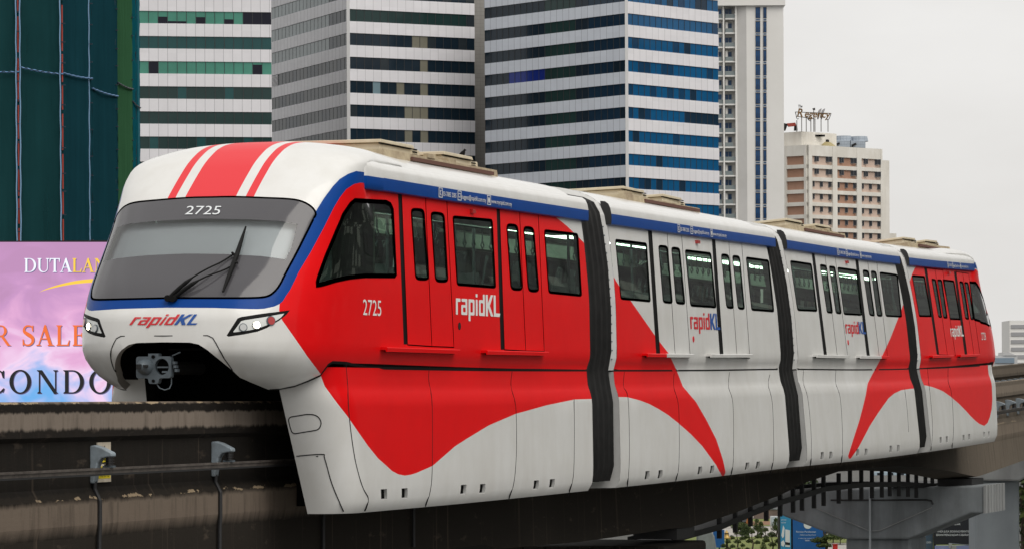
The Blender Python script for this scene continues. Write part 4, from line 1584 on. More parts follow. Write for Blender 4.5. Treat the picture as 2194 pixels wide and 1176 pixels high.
eave_text(car3, (1784, 1797), (1802, 1825), (1831, 1851), ((1780, 1783.5), (1798.5, 1801.5), (1827.5, 1830.5)))
eave_text(car4, (2013, 2020), (2023, 2036), (2040, 2054), ((2010.5, 2012.5), (2020.8, 2022.5), (2037, 2039)))

def text_on_nose(polys_tris, px0, py0, px1, py1, cap_px, colours, shear, name='lettering', off=0.006):
    """lettering laid on the nose between two baseline pixels"""
    W = max(p[:, 0].max() for p, t, c in polys_tris)
    V, F, Mi = [], [], []
    for pts, tr, c in polys_tris:
        b = len(V)
        for x, y in pts:
            k = (x + shear * y) / W
            u, v = nbk(px0 + (px1 - px0) * k, py0 + (py1 - py0) * k - cap_px * y)
            V.append(NS.pt(u, v) + normal_of(NS, u, v) * off)
        F += [tuple(b + i for i in t) for t in tr]
        Mi += [c] * len(tr)
    link_mesh(name, V, F, colours, car1, Mi)
text_on_nose(WORD, 277, 695.5, 421, 695.5, 22.5, [M['text_red'], M['text_blue']], 0.42)
v2, f2 = text_outline('2725')
text_on_nose([(v2, f2, 0)], 396, 461, 470, 461, 19, [M['text_grey']], 0.22, off=0.008)

# small red or dark call-button marks under the words, and door lamps over the doors
for body, px, py, m in ((car1, 984, 698, M['seam']), (car2, 1485.5, 726, M['text_red']), (car3, 1817, 733, M['text_red'])):
    s, h = side_sh(px, py)
    mb = MB()
    mb.disc(tw(s, half_w(h) + 0.006, h), BN(s), 0.045, 14, 0, 0.01)
    mb.build('call_button', m, body)
for body, px, py in ((car1, 1008, 438), (car2, 1491, 515), (car3, 1811, 556), (car4, 2030, 582)):
    s, h = side_sh(px, py)
    mb = MB()
    mb.box(tw(s, half_w(h) + 0.02, 3.50), (0.12, 0.06, 0.05), BX(s), 0)
    mb.build('door_lamp', M['lens_red'], body)

# ================================================================== GUIDEWAY
def pxs(px, py, s):
    """pixel -> (w, z above the eye) on the cross plane at station s"""
    a, b = ray(px, py)
    d = Vector((a, 1, 0))
    y = (s + TC.dot(TD)) / d.dot(TD)
    p = Vector((a * y, y, b * y))
    return (p - TC).dot(TN), p.z

def concrete_beam_mat(name):
    """stained concrete: pale bands polished by the guide wheels, dark streaks below; uv = (metres along, metres below the top)"""
    m = bpy.data.materials.new(name)
    m.use_nodes = True
    nt = m.node_tree; N = nt.nodes; L = nt.links
    b = N['Principled BSDF']
    b.inputs['Roughness'].default_value = 0.85
    b.inputs['Specular IOR Level'].default_value = 0.2
    uv = N.new('ShaderNodeUVMap'); uv.uv_map = 'uv'
    sep = N.new('ShaderNodeSeparateXYZ'); L.new(uv.outputs['UV'], sep.inputs[0])
    # vertical streaks
    mp = N.new('ShaderNodeMapping'); mp.inputs['Scale'].default_value = (4.0, 0.35, 1); L.new(uv.outputs['UV'], mp.inputs['Vector'])
    st = N.new('ShaderNodeTexNoise'); st.inputs['Scale'].default_value = 1.6; st.inputs['Detail'].default_value = 8; st.inputs['Roughness'].default_value = 0.7
    L.new(mp.outputs['Vector'], st.inputs['Vector'])
    mp2 = N.new('ShaderNodeMapping'); mp2.inputs['Scale'].default_value = (1.1, 3.0, 1); L.new(uv.outputs['UV'], mp2.inputs['Vector'])
    n2 = N.new('ShaderNodeTexNoise'); n2.inputs['Scale'].default_value = 2.0; n2.inputs['Detail'].default_value = 8; n2.inputs['Roughness'].default_value = 0.65
    L.new(mp2.outputs['Vector'], n2.inputs['Vector'])
    # wobble the band edges
    wob = N.new('ShaderNodeMath'); wob.operation = 'MULTIPLY_ADD'; wob.inputs[1].default_value = 0.13; wob.inputs[2].default_value = -0.065
    L.new(st.outputs['Fac'], wob.inputs[0])
    dz = N.new('ShaderNodeMath'); dz.operation = 'ADD'; L.new(sep.outputs['Y'], dz.inputs[0]); L.new(wob.outputs[0], dz.inputs[1])
    sc = N.new('ShaderNodeMath'); sc.operation = 'DIVIDE'; sc.inputs[1].default_value = 2.0; L.new(dz.outputs[0], sc.inputs[0])
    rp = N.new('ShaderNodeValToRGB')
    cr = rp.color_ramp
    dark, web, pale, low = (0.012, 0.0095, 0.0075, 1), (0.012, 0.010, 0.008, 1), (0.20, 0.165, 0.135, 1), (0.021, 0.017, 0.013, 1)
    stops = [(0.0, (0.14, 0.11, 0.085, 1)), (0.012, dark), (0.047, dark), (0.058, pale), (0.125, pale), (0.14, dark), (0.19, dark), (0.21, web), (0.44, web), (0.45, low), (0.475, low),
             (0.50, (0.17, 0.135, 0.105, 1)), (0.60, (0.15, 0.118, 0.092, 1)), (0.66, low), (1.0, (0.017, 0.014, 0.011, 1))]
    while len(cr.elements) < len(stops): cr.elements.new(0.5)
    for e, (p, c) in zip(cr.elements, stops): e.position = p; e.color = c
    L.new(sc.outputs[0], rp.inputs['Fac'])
    mr = N.new('ShaderNodeMapRange'); mr.inputs['From Min'].default_value = 0.5; mr.inputs['From Max'].default_value = 0.75; mr.inputs['To Max'].default_value = 0.62
    L.new(st.outputs['Fac'], mr.inputs['Value'])
    m1 = N.new('ShaderNodeMix'); m1.data_type = 'RGBA'; m1.inputs[7].default_value = (0.022, 0.017, 0.013, 1)
    L.new(mr.outputs['Result'], m1.inputs[0]); L.new(rp.outputs['Color'], m1.inputs[6])
    mr2 = N.new('ShaderNodeMapRange'); mr2.inputs['From Min'].default_value = 0.60; mr2.inputs['From Max'].default_value = 0.78; mr2.inputs['To Max'].default_value = 0.42
    L.new(n2.outputs['Fac'], mr2.inputs['Value'])
    m2 = N.new('ShaderNodeMix'); m2.data_type = 'RGBA'; m2.inputs[7].default_value = (0.19, 0.145, 0.11, 1)
    L.new(mr2.outputs['Result'], m2.inputs[0]); L.new(m1.outputs[2], m2.inputs[6])
    # broken highlight painted along the ledge and top edge, and newer, cleaner concrete beyond the pier
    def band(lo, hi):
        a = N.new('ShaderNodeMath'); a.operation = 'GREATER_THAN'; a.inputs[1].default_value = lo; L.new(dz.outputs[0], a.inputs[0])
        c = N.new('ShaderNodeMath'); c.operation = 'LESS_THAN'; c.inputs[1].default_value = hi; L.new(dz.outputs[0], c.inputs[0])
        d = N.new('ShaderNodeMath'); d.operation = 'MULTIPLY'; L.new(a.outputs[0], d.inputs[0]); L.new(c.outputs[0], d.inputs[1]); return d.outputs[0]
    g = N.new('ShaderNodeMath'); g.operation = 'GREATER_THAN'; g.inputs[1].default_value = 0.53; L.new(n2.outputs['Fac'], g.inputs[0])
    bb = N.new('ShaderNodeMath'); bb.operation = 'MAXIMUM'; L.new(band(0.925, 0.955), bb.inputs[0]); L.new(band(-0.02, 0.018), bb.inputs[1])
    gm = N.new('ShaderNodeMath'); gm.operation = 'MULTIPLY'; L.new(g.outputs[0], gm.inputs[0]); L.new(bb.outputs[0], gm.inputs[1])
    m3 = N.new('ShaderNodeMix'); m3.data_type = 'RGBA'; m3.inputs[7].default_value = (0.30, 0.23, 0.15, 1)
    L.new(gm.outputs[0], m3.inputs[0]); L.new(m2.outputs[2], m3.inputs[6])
    far = N.new('ShaderNodeMapRange'); far.inputs['From Min'].default_value = 33.0; far.inputs['From Max'].default_value = 41.0; far.inputs['To Max'].default_value = 0.62
    L.new(sep.outputs['X'], far.inputs['Value'])
    m4 = N.new('ShaderNodeMix'); m4.data_type = 'RGBA'; m4.inputs[7].default_value = (0.25, 0.21, 0.165, 1)
    fm = N.new('ShaderNodeMath'); fm.operation = 'MULTIPLY'; L.new(far.outputs['Result'], fm.inputs[0])
    inv = N.new('ShaderNodeMath'); inv.operation = 'SUBTRACT'; inv.inputs[0].default_value = 1.0; L.new(mr.outputs['Result'], inv.inputs[1]); L.new(inv.outputs[0], fm.inputs[1])
    L.new(fm.outputs[0], m4.inputs[0]); L.new(m3.outputs[2], m4.inputs[6])
    # thin run-off lines under the flange
    mp3 = N.new('ShaderNodeMapping'); mp3.inputs['Scale'].default_value = (11.0, 0.22, 1); L.new(uv.outputs['UV'], mp3.inputs['Vector'])
    n3 = N.new('ShaderNodeTexNoise'); n3.inputs['Scale'].default_value = 1.0; n3.inputs['Detail'].default_value = 5; n3.inputs['Roughness'].default_value = 0.6; L.new(mp3.outputs['Vector'], n3.inputs['Vector'])
    r3 = N.new('ShaderNodeMapRange'); r3.inputs['From Min'].default_value = 0.60; r3.inputs['From Max'].default_value = 0.70; r3.inputs['To Max'].default_value = 0.5; L.new(n3.outputs['Fac'], r3.inputs['Value'])
    d3 = N.new('ShaderNodeMath'); d3.operation = 'MULTIPLY'; L.new(r3.outputs['Result'], d3.inputs[0]); L.new(band(0.30, 3.0), d3.inputs[1])
    m5 = N.new('ShaderNodeMix'); m5.data_type = 'RGBA'; m5.inputs[7].default_value = (0.105, 0.08, 0.06, 1)
    L.new(d3.outputs[0], m5.inputs[0]); L.new(m4.outputs[2], m5.inputs[6])
    L.new(m5.outputs[2], b.inputs['Base Color'])
    bp = N.new('ShaderNodeBump'); bp.inputs['Strength'].default_value = 0.5; bp.inputs['Distance'].default_value = 0.012
    L.new(n2.outputs['Fac'], bp.inputs['Height']); L.new(bp.outputs['Normal'], b.inputs['Normal'])
    return m
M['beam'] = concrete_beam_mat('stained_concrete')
M['concrete'] = mat('grey_concrete', (0.27, 0.295, 0.31), 0.8, spec=0.2, noise=(0.9, (0.18, 0.195, 0.205), 0.8), bump=(8, 0.25), streak=(0.6, (0.085, 0.09, 0.094), 1.6, 0.22))
M['concrete_pale'] = mat('pale_concrete', (0.34, 0.35, 0.35), 0.8, spec=0.2, noise=(0.8, (0.24, 0.25, 0.25), 0.7), streak=(0.5, (0.15, 0.15, 0.15), 1.5, 0.2))
M['rail'] = mat('conductor_rail_metal', (0.16, 0.14, 0.125), 0.45, metal=0.4, noise=(8, (0.06, 0.05, 0.045), 0.8))
M['casting'] = mat('blue_grey_casting', (0.26, 0.31, 0.35), 0.5, noise=(10, (0.17, 0.19, 0.2), 0.7))
M['insulator'] = mat('black_insulator', (0.015, 0.014, 0.014), 0.35)
M['darksteel'] = mat('dark_steel', (0.018, 0.018, 0.019), 0.6)

# underside of the near beam, measured along its lower edge: (station, depth below the top)
low_px = [(1060, 1176), (1240, 1160), (1313, 1150), (1386, 1139), (1431, 1132), (1480, 1129), (1578, 1096), (1672, 1059), (1721, 1034), (1805, 1006), (1870, 1001), (1919, 998), (1968, 1000), (2033, 1008), (2092, 1021), (2194, 985)]
BD = []
for p in low_px:
    s, h = pxw(p[0], p[1], 0.36)
    BD.append((s, 1.235 - h))
print('beam depth', [(round(a, 1), round(b, 2)) for a, b in BD])
SP = [a for (a, b), p in zip(BD, low_px) if p[0] == 2092][0]      # station of the pier in view
def beam_depth(s):
    if s <= BD[0][0]: return 1.88
    return max(1.3, float(np.interp(s, [a for a, b in BD], [b for a, b in BD])))
WF, WW = 0.40, 0.335
def beam_profile(d):
    half = [(WF - 0.02, 0.0), (WF, 0.02), (WF, 0.34), (WW, 0.385), (WW, 0.84), (WF, 0.95), (WF, 1.20), (WF - 0.025, 1.32), (WF - 0.025, d)]
    if d < 1.4: half[-2] = (WF - 0.02, d - 0.06)
    return half
def make_beam(name, label, s0, s1, w0, depth, loc_s):
    root = empty(name, tw(loc_s, 0, 1.235 - 1.0, w0), label, 'guideway beam', 'concrete guideway beams')
    st = list(np.arange(s0, s1, 0.5)) + [s1]
    mb = MB()
    for s in st:
        pr = beam_profile(depth(s))
        ring = pr + [(-w, d) for w, d in pr[::-1]]
        for w, d in ring:
            mb.v.append(tuple(tw(s, w, 1.235 - d, w0)))
            mb.uv.append((s, d))
    k = len(ring)
    for i in range(len(st) - 1):
        for j in range(k):
            mb.f.append((i * k + j, i * k + (j + 1) % k, (i + 1) * k + (j + 1) % k, (i + 1) * k + j)); mb.m.append(0)
    mb.f.append(tuple(range(k))[::-1]); mb.m.append(0)
    mb.f.append(tuple((len(st) - 1) * k + j for j in range(k))); mb.m.append(0)
    mb.f = [f[::-1] for f in mb.f]
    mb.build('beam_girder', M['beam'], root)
    mb = MB()
    pts = [tw(s, 0.52, 1.235 - 0.655, w0) for s in st]
    for a, b in zip(pts[:-1], pts[1:]):
        d = b - a
        mb.box((a + b) / 2, (d.length, 0.05, 0.022), (d.normalized(), TN, UP), 0)
        mb.box((a + b) / 2 - UP * 0.03, (d.length, 0.018, 0.04), (d.normalized(), TN, UP), 0)
        mb.box((a + b) / 2 - UP * 0.055, (d.length, 0.062, 0.018), (d.normalized(), TN, UP), 1)
    mb.build('conductor_rail', [M['rail'], M['darksteel']], root)
    return root
def bracket(root, s, w0, cable=True):
    B = lambda w, dz, ds=0: tw(s + ds, w, 1.235 - dz, w0)
    mb = MB()
    t = 0.11
    arm = [(WW, 0.43), (WW + 0.05, 0.425), (WW + 0.12, 0.445), (WW + 0.235, 0.50), (WW + 0.24, 0.535), (WW + 0.19, 0.54), (WW + 0.12, 0.555), (WW + 0.085, 0.60), (WW + 0.055, 0.72), (WW + 0.04, 0.80), (WW, 0.80)]
    mb.prism([B(w, d, -t / 2) for w, d in arm], TD * t, 0)
    o = mb.build('rail_bracket', M['casting'], root)
    bevel(o, 0.012, 2)
    mb = MB()
    for q in range(7):
        z = 0.54 + q * 0.012
        r = 0.05 if q % 2 == 0 else 0.036
        mb.tube([B(0.52, z), B(0.52, z + 0.012)], r, 10, 0)
    mb.box(B(0.52, 0.635), (0.07, 0.11, 0.02), (TD, TN, UP), 1)
    mb.build('rail_insulator', [M['insulator'], M['steel']], root)
    if cable:
        mb = MB()
        mb.tube([B(WW + 0.03, 0.78), B(WW + 0.03, 0.86), B(WF + 0.02, 0.97), B(WF + 0.02, 1.22), B(WF + 0.012, 1.36), B(WF + 0.012, 1.80)], 0.022, 8, 0)
        mb.build('drain_cable', M['darksteel'], root)

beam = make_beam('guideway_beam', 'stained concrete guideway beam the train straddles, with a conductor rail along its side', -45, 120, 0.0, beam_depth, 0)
for px in (200, 459):
    s, _ = pxw(px, 985, 0.35)
    bracket(beam, s, 0.0)
sb = pxw(459, 985, 0.35)[0] - pxw(200, 985, 0.35)[0]
s0_ = pxw(200, 985, 0.35)[0]
for q in range(-11, 4):
    if q not in (0, 1): bracket(beam, s0_ + q * sb, 0.0)
for q in range(9): bracket(beam, pxw(2134, 880, 0.35)[0] + q * 1.32, 0.0, False)
beam2 = make_beam('guideway_beam', 'second guideway beam behind the tail of the train, running off to the right', -45, 120, -4.3, lambda s: 1.75, 60)
for q in range(8): bracket(beam2, pxw(2133, 813, 0.35, -4.3)[0] + q * 0.95, -4.3, False)

# warning plate on the web
sa, ha = pxw(210, 947, WW + 0.02); sb_, hb = pxw(239, 1031, WW + 0.02)
root = empty('warning_sign', tw((sa + sb_) / 2, WW, hb), 'yellow and white danger plate fixed to the beam side behind the left rail bracket', 'sign')
mb = MB()
mb.box(tw((sa + sb_) / 2, WW + 0.008, (ha + hb) / 2), (sb_ - sa, 0.012, ha - hb), (TD, TN, UP), 0)
mb.build('plate', mat('enamel_cream', (0.62, 0.56, 0.46), 0.4, noise=(9, (0.42, 0.34, 0.25), 0.6)), root)
def on_web(x, y, o=0.018): return tw(sa + (sb_ - sa) * x, WW + o, hb + (ha - hb) * y)
mb = MB()
mb.quad(on_web(.06, .09, .017), on_web(.94, .09, .017), on_web(.94, .40, .017), on_web(.06, .40, .017), 0)
mb.add([on_web(.16, .46, .017), on_web(.84, .46, .017), on_web(.5, .93, .017)], [(0, 1, 2)], 1)
mb.add([on_web(.25, .50, .019), on_web(.75, .50, .019), on_web(.5, .84, .019)], [(0, 1, 2)], 0)
mb.add([on_web(.55, .76, .021), on_web(.40, .62, .021), on_web(.50, .62, .021), on_web(.44, .52, .021), on_web(.62, .66, .021), on_web(.52, .66, .021)], [(0, 1, 2), (2, 3, 4), (2, 4, 5)], 1)
mb.build('warning_panel', [mat('sign_yellow', (0.72, 0.58, 0.02), 0.45), M['seam']], root)
for txt, y, hgt, wid in (('DANGER', .31, .075, .8), ('Do not touch', .22, .05, .74), ('the live rail', .13, .05, .66)):
    v2, f2 = text_outline(txt)
    k = wid / v2[:, 0].max()
    link_mesh('lettering', [on_web(.5 - wid / 2 + x * k, y + yy * hgt, .021) for x, yy in v2], f2, M['seam'], root)

# cable tray with hanging posts under the far side of the beam
post_px = [(195, 715), (300, 675), (400, 635), (505, 600), (598, 570), (683, 545), (742, 532), (822, 516), (885, 500), (985, 485), (1060, 465), (1135, 460), (1205, 450), (1270, 445), (1322, 437), (1382, 437), (1442, 440),
           (1497, 447), (1557, 452), (1602, 460), (1660, 470), (1708, 495)]
posts = [(1480 + a / 3.073, 920 + b / 3.073) for a, b in post_px]
tops_px = [(1543, 1108), (1578, 1098), (1611, 1082), (1645, 1068), (1675, 1052), (1702, 1044), (1721, 1040), (1748, 1030), (1768, 1026), (1800, 1020), (1825, 1012), (1850, 1008), (1872, 1004), (1893, 1003), (1910, 1002), (1930, 1001), (1949, 1002), (1967, 1003), (1987, 1007), (2001, 1011), (2020, 1017), (2036, 1022)]
root = empty('cable_tray', pxw and tw(pxw(1800, 1060, -0.75)[0], -0.75, -0.6), 'dark steel cable tray with hanging posts beneath the guideway beam', 'cable tray')
line = []
for (x, y), (tx, ty) in zip(posts, tops_px):
    s, hbot = pxw(x, y, -0.62)
    htop = pxw(x, ty - 8, -0.62)[1]
    mb = MB()
    mb.box(tw(s, -0.62, (hbot + htop) / 2), (0.085, 0.07, htop - hbot), (TD, TN, UP), 0)
    mb.build('hanger_post', M['darksteel'], root)
    line.append((s, pxw(x, float(np.interp(x, [1543, 1600, 1675, 1721, 1768, 1850, 1930, 2001, 2040], [1128, 1103, 1074, 1061, 1046, 1037, 1035, 1039, 1044])), -0.62)[1]))
mb = MB()
ext = [(line[0][0] - 3, line[0][1] - 0.12)] + line + [(line[-1][0] + 2.5, line[-1][1] - 0.05)]
for (s, h), (s2, h2) in zip(ext[:-1], ext[1:]):
    a, b = tw(s, -0.95, h), tw(s2, -0.95, h2)
    d = b - a
    ax = d.normalized()
    mb.box((a + b) / 2, (d.length, 0.75, 0.03), (ax, TN, UP), 0)
    mb.box((a + b) / 2 - TN * 0.37 + UP * 0.05, (d.length, 0.03, 0.07), (ax, TN, UP), 0)
    mb.box((a + b) / 2 + TN * 0.37 + UP * 0.05, (d.length, 0.03, 0.07), (ax, TN, UP), 0)
mb.build('tray_deck', M['darksteel'], root)

# piers -------------------------------------------------------------
def cap_pier(name, label, s_front, depth, outline_px, col_px, base_z=0.0, m=None, pipe=None, loc=None):
    """hammerhead pier: outline measured on its front face, extruded along the track"""
    m = m or M['concrete']
    pts = []
    for p in outline_px:
        w, z = pxs(p[0], p[1], s_front)
        q = TC + TD * s_front + TN * w
        pts.append(Vector((q.x, q.y, CZ + z)))
    wl, _ = pxs(col_px[0], col_px[2], s_front + 0.25); wr, zt = pxs(col_px[1], col_px[2], s_front + 0.25)
    c = TC + TD * (s_front + depth / 2) + TN * (wl + wr) / 2
    root = empty(name, (c.x, c.y, base_z), label, 'bridge pier', 'concrete piers carrying the guideway')
    mb = MB()
    mb.prism(pts, TD * depth, 0)
    o = mb.build('pier_cap', m, root)
    bevel(o, 0.04, 2)
    mb = MB()
    zt = CZ + zt + 0.02
    mb.box((c.x, c.y, (zt + base_z) / 2), (wr - wl, depth - 0.5, zt - base_z), (TN, TD, UP), 0)
    o = mb.build('pier_column', m, root)
    bevel(o, 0.06, 2)
    return root
pier = cap_pier('guideway_pier', 'grey hammerhead pier under the rear of the train with a pipe down its front', SP - 1.1, 2.2,
                [(1674, 1052), (1674, 1103), (1700, 1113), (1779, 1143), (1812, 1154), (1945, 1154), (2079, 1099), (2108, 1099), (2108, 1039)], (1812, 1950, 1154))
mb = MB()
a = [pxs(x, y, SP - 1.16) for x, y in ((1864, 1051), (1864, 1190))]
P3 = [TC + TD * (SP - 1.16) + TN * w + UP * (CZ + z) for w, z in a]
mb.tube(P3, 0.025, 8, 0)
mb.tube([P3[0], P3[0] + UP * 0.05 + TN * 0.06], 0.03, 8, 0)
mb.build('drain_pipe', mat('grey_pipe', (0.33, 0.36, 0.38), 0.4), pier)
mb = MB()
for ln in ([(1742, 1068), (1739, 1076), (1742, 1085), (1790, 1106), (1862, 1136)], [(1866, 1137), (1884, 1136), (1950, 1107), (1997, 1086)]):
    q = [pxs(x, y, SP - 1.13) for x, y in ln]
    mb.tube([TC + TD * (SP - 1.13) + TN * w + UP * (CZ + z) for w, z in q], 0.012, 6, 0)
mb.build('loose_cable', M['concrete_pale'], pier)
# recessed panel line on the face and bearing block
mb = MB()
ln = [(1780, 1070.5), (1985, 1070), (1996, 1072), (1999, 1080)]
q = [pxs(x, y, SP - 1.11) for x, y in ln]
mb.tube([TC + TD * (SP - 1.11) + TN * w + UP * (CZ + z) for w, z in q], 0.02, 6, 0)
mb.build('panel_groove', M['darksteel'], pier)
mb = MB()
w_, z_ = pxs(2062, 1034, SP)
mb.box(tw(SP, 0.0, 1.235 - beam_depth(SP) - 0.10), (1.3, 0.75, 0.22), (TD, TN, UP), 0)
mb.build('bearing_block', M['darksteel'], pier)
# grooved end plate of the cap's right arm
wr, zr = pxs(2108, 1099, SP - 1.1); _, zt = pxs(2108, 1039, SP - 1.1)
mb = MB()
for q in range(7):
    c = TC + TD * (SP - 1.0 + q * 0.33) + TN * (wr + 0.02) + UP * (CZ + (zr + zt) / 2)
    mb.box(c, (0.24, 0.05, (zt - zr)), (TD, TN, UP), 0)
mb.build('end_ribs', M['concrete_pale'], pier)

# pier that carries the nearer span, below the second carriage
S_A = pxw(1470, 1128, 0.36)[0]
p2 = empty('guideway_pier', tw(S_A, 0, -9), 'ribbed concrete pier head below the second carriage at the bottom edge', 'bridge pier', 'concrete piers carrying the guideway')
mb = MB()
SF_ = S_A - 1.6
wq, zq = pxs(1514, 1156, SF_ + 2.4)
cq = TC + TD * (SF_ + 1.2) + TN * (wq - 2.7)
mb.box((cq.x, cq.y, CZ + zq - 0.75), (5.4, 2.4, 1.5), (TN, TD, UP), 0)
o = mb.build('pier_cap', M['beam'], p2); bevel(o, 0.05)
mb = MB()
mb.box((cq.x, cq.y, (CZ + zq - 1.45) / 2), (2.4, 2.0, CZ + zq - 1.45), (TN, TD, UP), 0)
mb.build('pier_column', M['concrete'], p2)
mb = MB()
for q in range(15):
    c = TC + TD * (SF_ - 0.02) + TN * (wq - 0.15 - q * 0.36)
    mb.box((c.x, c.y, CZ + zq - 0.75), (0.06, 0.13, 1.46), (TD, TN, UP), 0)
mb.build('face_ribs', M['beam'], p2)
mb = MB()
mb.box(tw(S_A, 0.0, 1.235 - beam_depth(S_A) - 0.06), (1.0, 0.7, 0.16), (TD, TN, UP), 0)
mb.build('bearing_block', M['darksteel'], p2)

# pale pier of the other line, behind on the right
Yb = 96.0
root = empty('guideway_pier', (at(2137, 1176, Yb).x, Yb + 1.2, 0), 'pale grey square pier at the right edge behind the hammerhead pier', 'bridge pier', 'concrete piers carrying the guideway')
mb = MB()
a, b = at(2089, 1029, Yb), at(2184, 1029, Yb)
mb.box(((a.x + b.x) / 2, Yb + 0.7, (a.z + 0.0) / 2), (b.x - a.x, 1.4, a.z), None, 0)
o = mb.build('pier_column', mat('blue_grey_concrete', (0.27, 0.30, 0.32), 0.8, noise=(0.8, (0.21, 0.235, 0.25), 0.7), streak=(0.35, (0.17, 0.185, 0.2), 1.2, 0.2)), root); bevel(o, 0.05)
mb = MB()
poly = [at(x, y, Yb - 0.4) for x, y in ((2060, 1012), (2060, 1029), (2185, 1030), (2260, 985), (2260, 940), (2180, 975))]
mb.prism(poly, (0, 2.2, 0), 0)
o = mb.build('pier_cap', M['concrete_pale'], root); bevel(o, 0.05)

# ================================================================== BUILDINGS
def panel_mat(name, col, pitch, joint=(0.25, 0.25, 0.25), line=0.05, rough=0.5, noise=0.25, pitch_v=None, spec=0.3):
    """cladding with upright joints; uv in metres"""
    m = bpy.data.materials.new(name)
    m.use_nodes = True
    nt = m.node_tree; N = nt.nodes; L = nt.links
    b = N['Principled BSDF']
    b.inputs['Roughness'].default_value = rough
    b.inputs['Specular IOR Level'].default_value = spec
    uv = N.new('ShaderNodeUVMap'); uv.uv_map = 'uv'
    sep = N.new('ShaderNodeSeparateXYZ'); L.new(uv.outputs['UV'], sep.inputs[0])
    def joint_of(sock, p):
        d = N.new('ShaderNodeMath'); d.operation = 'DIVIDE'; d.inputs[1].default_value = p; L.new(sock, d.inputs[0])
        f = N.new('ShaderNodeMath'); f.operation = 'FRACT'; L.new(d.outputs[0], f.inputs[0])
        c = N.new('ShaderNodeMath'); c.operation = 'LESS_THAN'; c.inputs[1].default_value = line / p; L.new(f.outputs[0], c.inputs[0])
        fl = N.new('ShaderNodeMath'); fl.operation = 'FLOOR'; L.new(d.outputs[0], fl.inputs[0])
        return c.outputs[0], fl.outputs[0]
    jm, cell = joint_of(sep.outputs['X'], pitch)
    if pitch_v:
        j2, _ = joint_of(sep.outputs['Y'], pitch_v)
        mx0 = N.new('ShaderNodeMath'); mx0.operation = 'MAXIMUM'; L.new(jm, mx0.inputs[0]); L.new(j2, mx0.inputs[1]); jm = mx0.outputs[0]
    wn_ = N.new('ShaderNodeTexWhiteNoise'); wn_.noise_dimensions = '2D'
    cb = N.new('ShaderNodeCombineXYZ'); L.new(cell, cb.inputs[0])
    fy = N.new('ShaderNodeMath'); fy.operation = 'FLOOR'; dv = N.new('ShaderNodeMath'); dv.operation = 'DIVIDE'; dv.inputs[1].default_value = 3.4
    L.new(sep.outputs['Y'], dv.inputs[0]); L.new(dv.outputs[0], fy.inputs[0]); L.new(fy.outputs[0], cb.inputs[1])
    L.new(cb.outputs[0], wn_.inputs['Vector'])
    ns = N.new('ShaderNodeTexNoise'); ns.inputs['Scale'].default_value = 0.35; ns.inputs['Detail'].default_value = 8; ns.inputs['Roughness'].default_value = 0.7
    mpp = N.new('ShaderNodeMapping'); mpp.inputs['Scale'].default_value = (2.0, 0.5, 1); L.new(uv.outputs['UV'], mpp.inputs['Vector']); L.new(mpp.outputs['Vector'], ns.inputs['Vector'])
    ad = N.new('ShaderNodeMath'); ad.operation = 'MULTIPLY_ADD'; ad.inputs[1].default_value = 0.3; L.new(wn_.outputs['Value'], ad.inputs[0]); L.new(ns.outputs['Fac'], ad.inputs[2])
    mr = N.new('ShaderNodeMapRange'); mr.inputs['From Min'].default_value = 0.4; mr.inputs['From Max'].default_value = 1.0; mr.inputs['To Max'].default_value = noise
    L.new(ad.outputs[0], mr.inputs['Value'])
    m0 = N.new('ShaderNodeMix'); m0.data_type = 'RGBA'; m0.inputs[6].default_value = (*col, 1); m0.inputs[7].default_value = (*[c * 0.6 for c in col], 1); L.new(mr.outputs['Result'], m0.inputs[0])
    m1 = N.new('ShaderNodeMix'); m1.data_type = 'RGBA'; m1.inputs[7].default_value = (*joint, 1)
    L.new(jm, m1.inputs[0]); L.new(m0.outputs[2], m1.inputs[6]); L.new(m1.outputs[2], b.inputs['Base Color'])
    return m

def tower_glass(name, col, spec=0.5, rough=0.08):
    return mat(name, col, rough, spec=spec, noise=(0.08, [c * 0.6 for c in col], 0.7))
M['g_dark'] = tower_glass('dark_navy_glass', (0.013, 0.026, 0.040), 0.25)
M['g_slate'] = tower_glass('slate_glass', (0.032, 0.042, 0.050), 0.25)
M['g_teal'] = tower_glass('teal_glass', (0.020, 0.085, 0.088), 0.25)
M['g_mint'] = tower_glass('mint_blind_glass', (0.085, 0.30, 0.225), 0.2)
M['g_blue'] = tower_glass('blue_glass', (0.010, 0.10, 0.24), 0.22)
M['g_green'] = tower_glass('dark_green_glass', (0.022, 0.05, 0.048), 0.25)
M['g_deep'] = tower_glass('deep_blue_glass', (0.014, 0.036, 0.066), 0.25)
M['g_ink'] = tower_glass('ink_glass', (0.010, 0.010, 0.022), 0.2)
M['g_pale'] = tower_glass('pale_glass', (0.20, 0.24, 0.25), 0.3)
M['g_beige'] = tower_glass('glass_with_pale_blind', (0.23, 0.22, 0.17), 0.3)
M['g_royal'] = tower_glass('royal_blue_glass', (0.012, 0.03, 0.22), 0.25)
M['mullion'] = mat('dark_mullion', (0.03, 0.032, 0.035), 0.5)

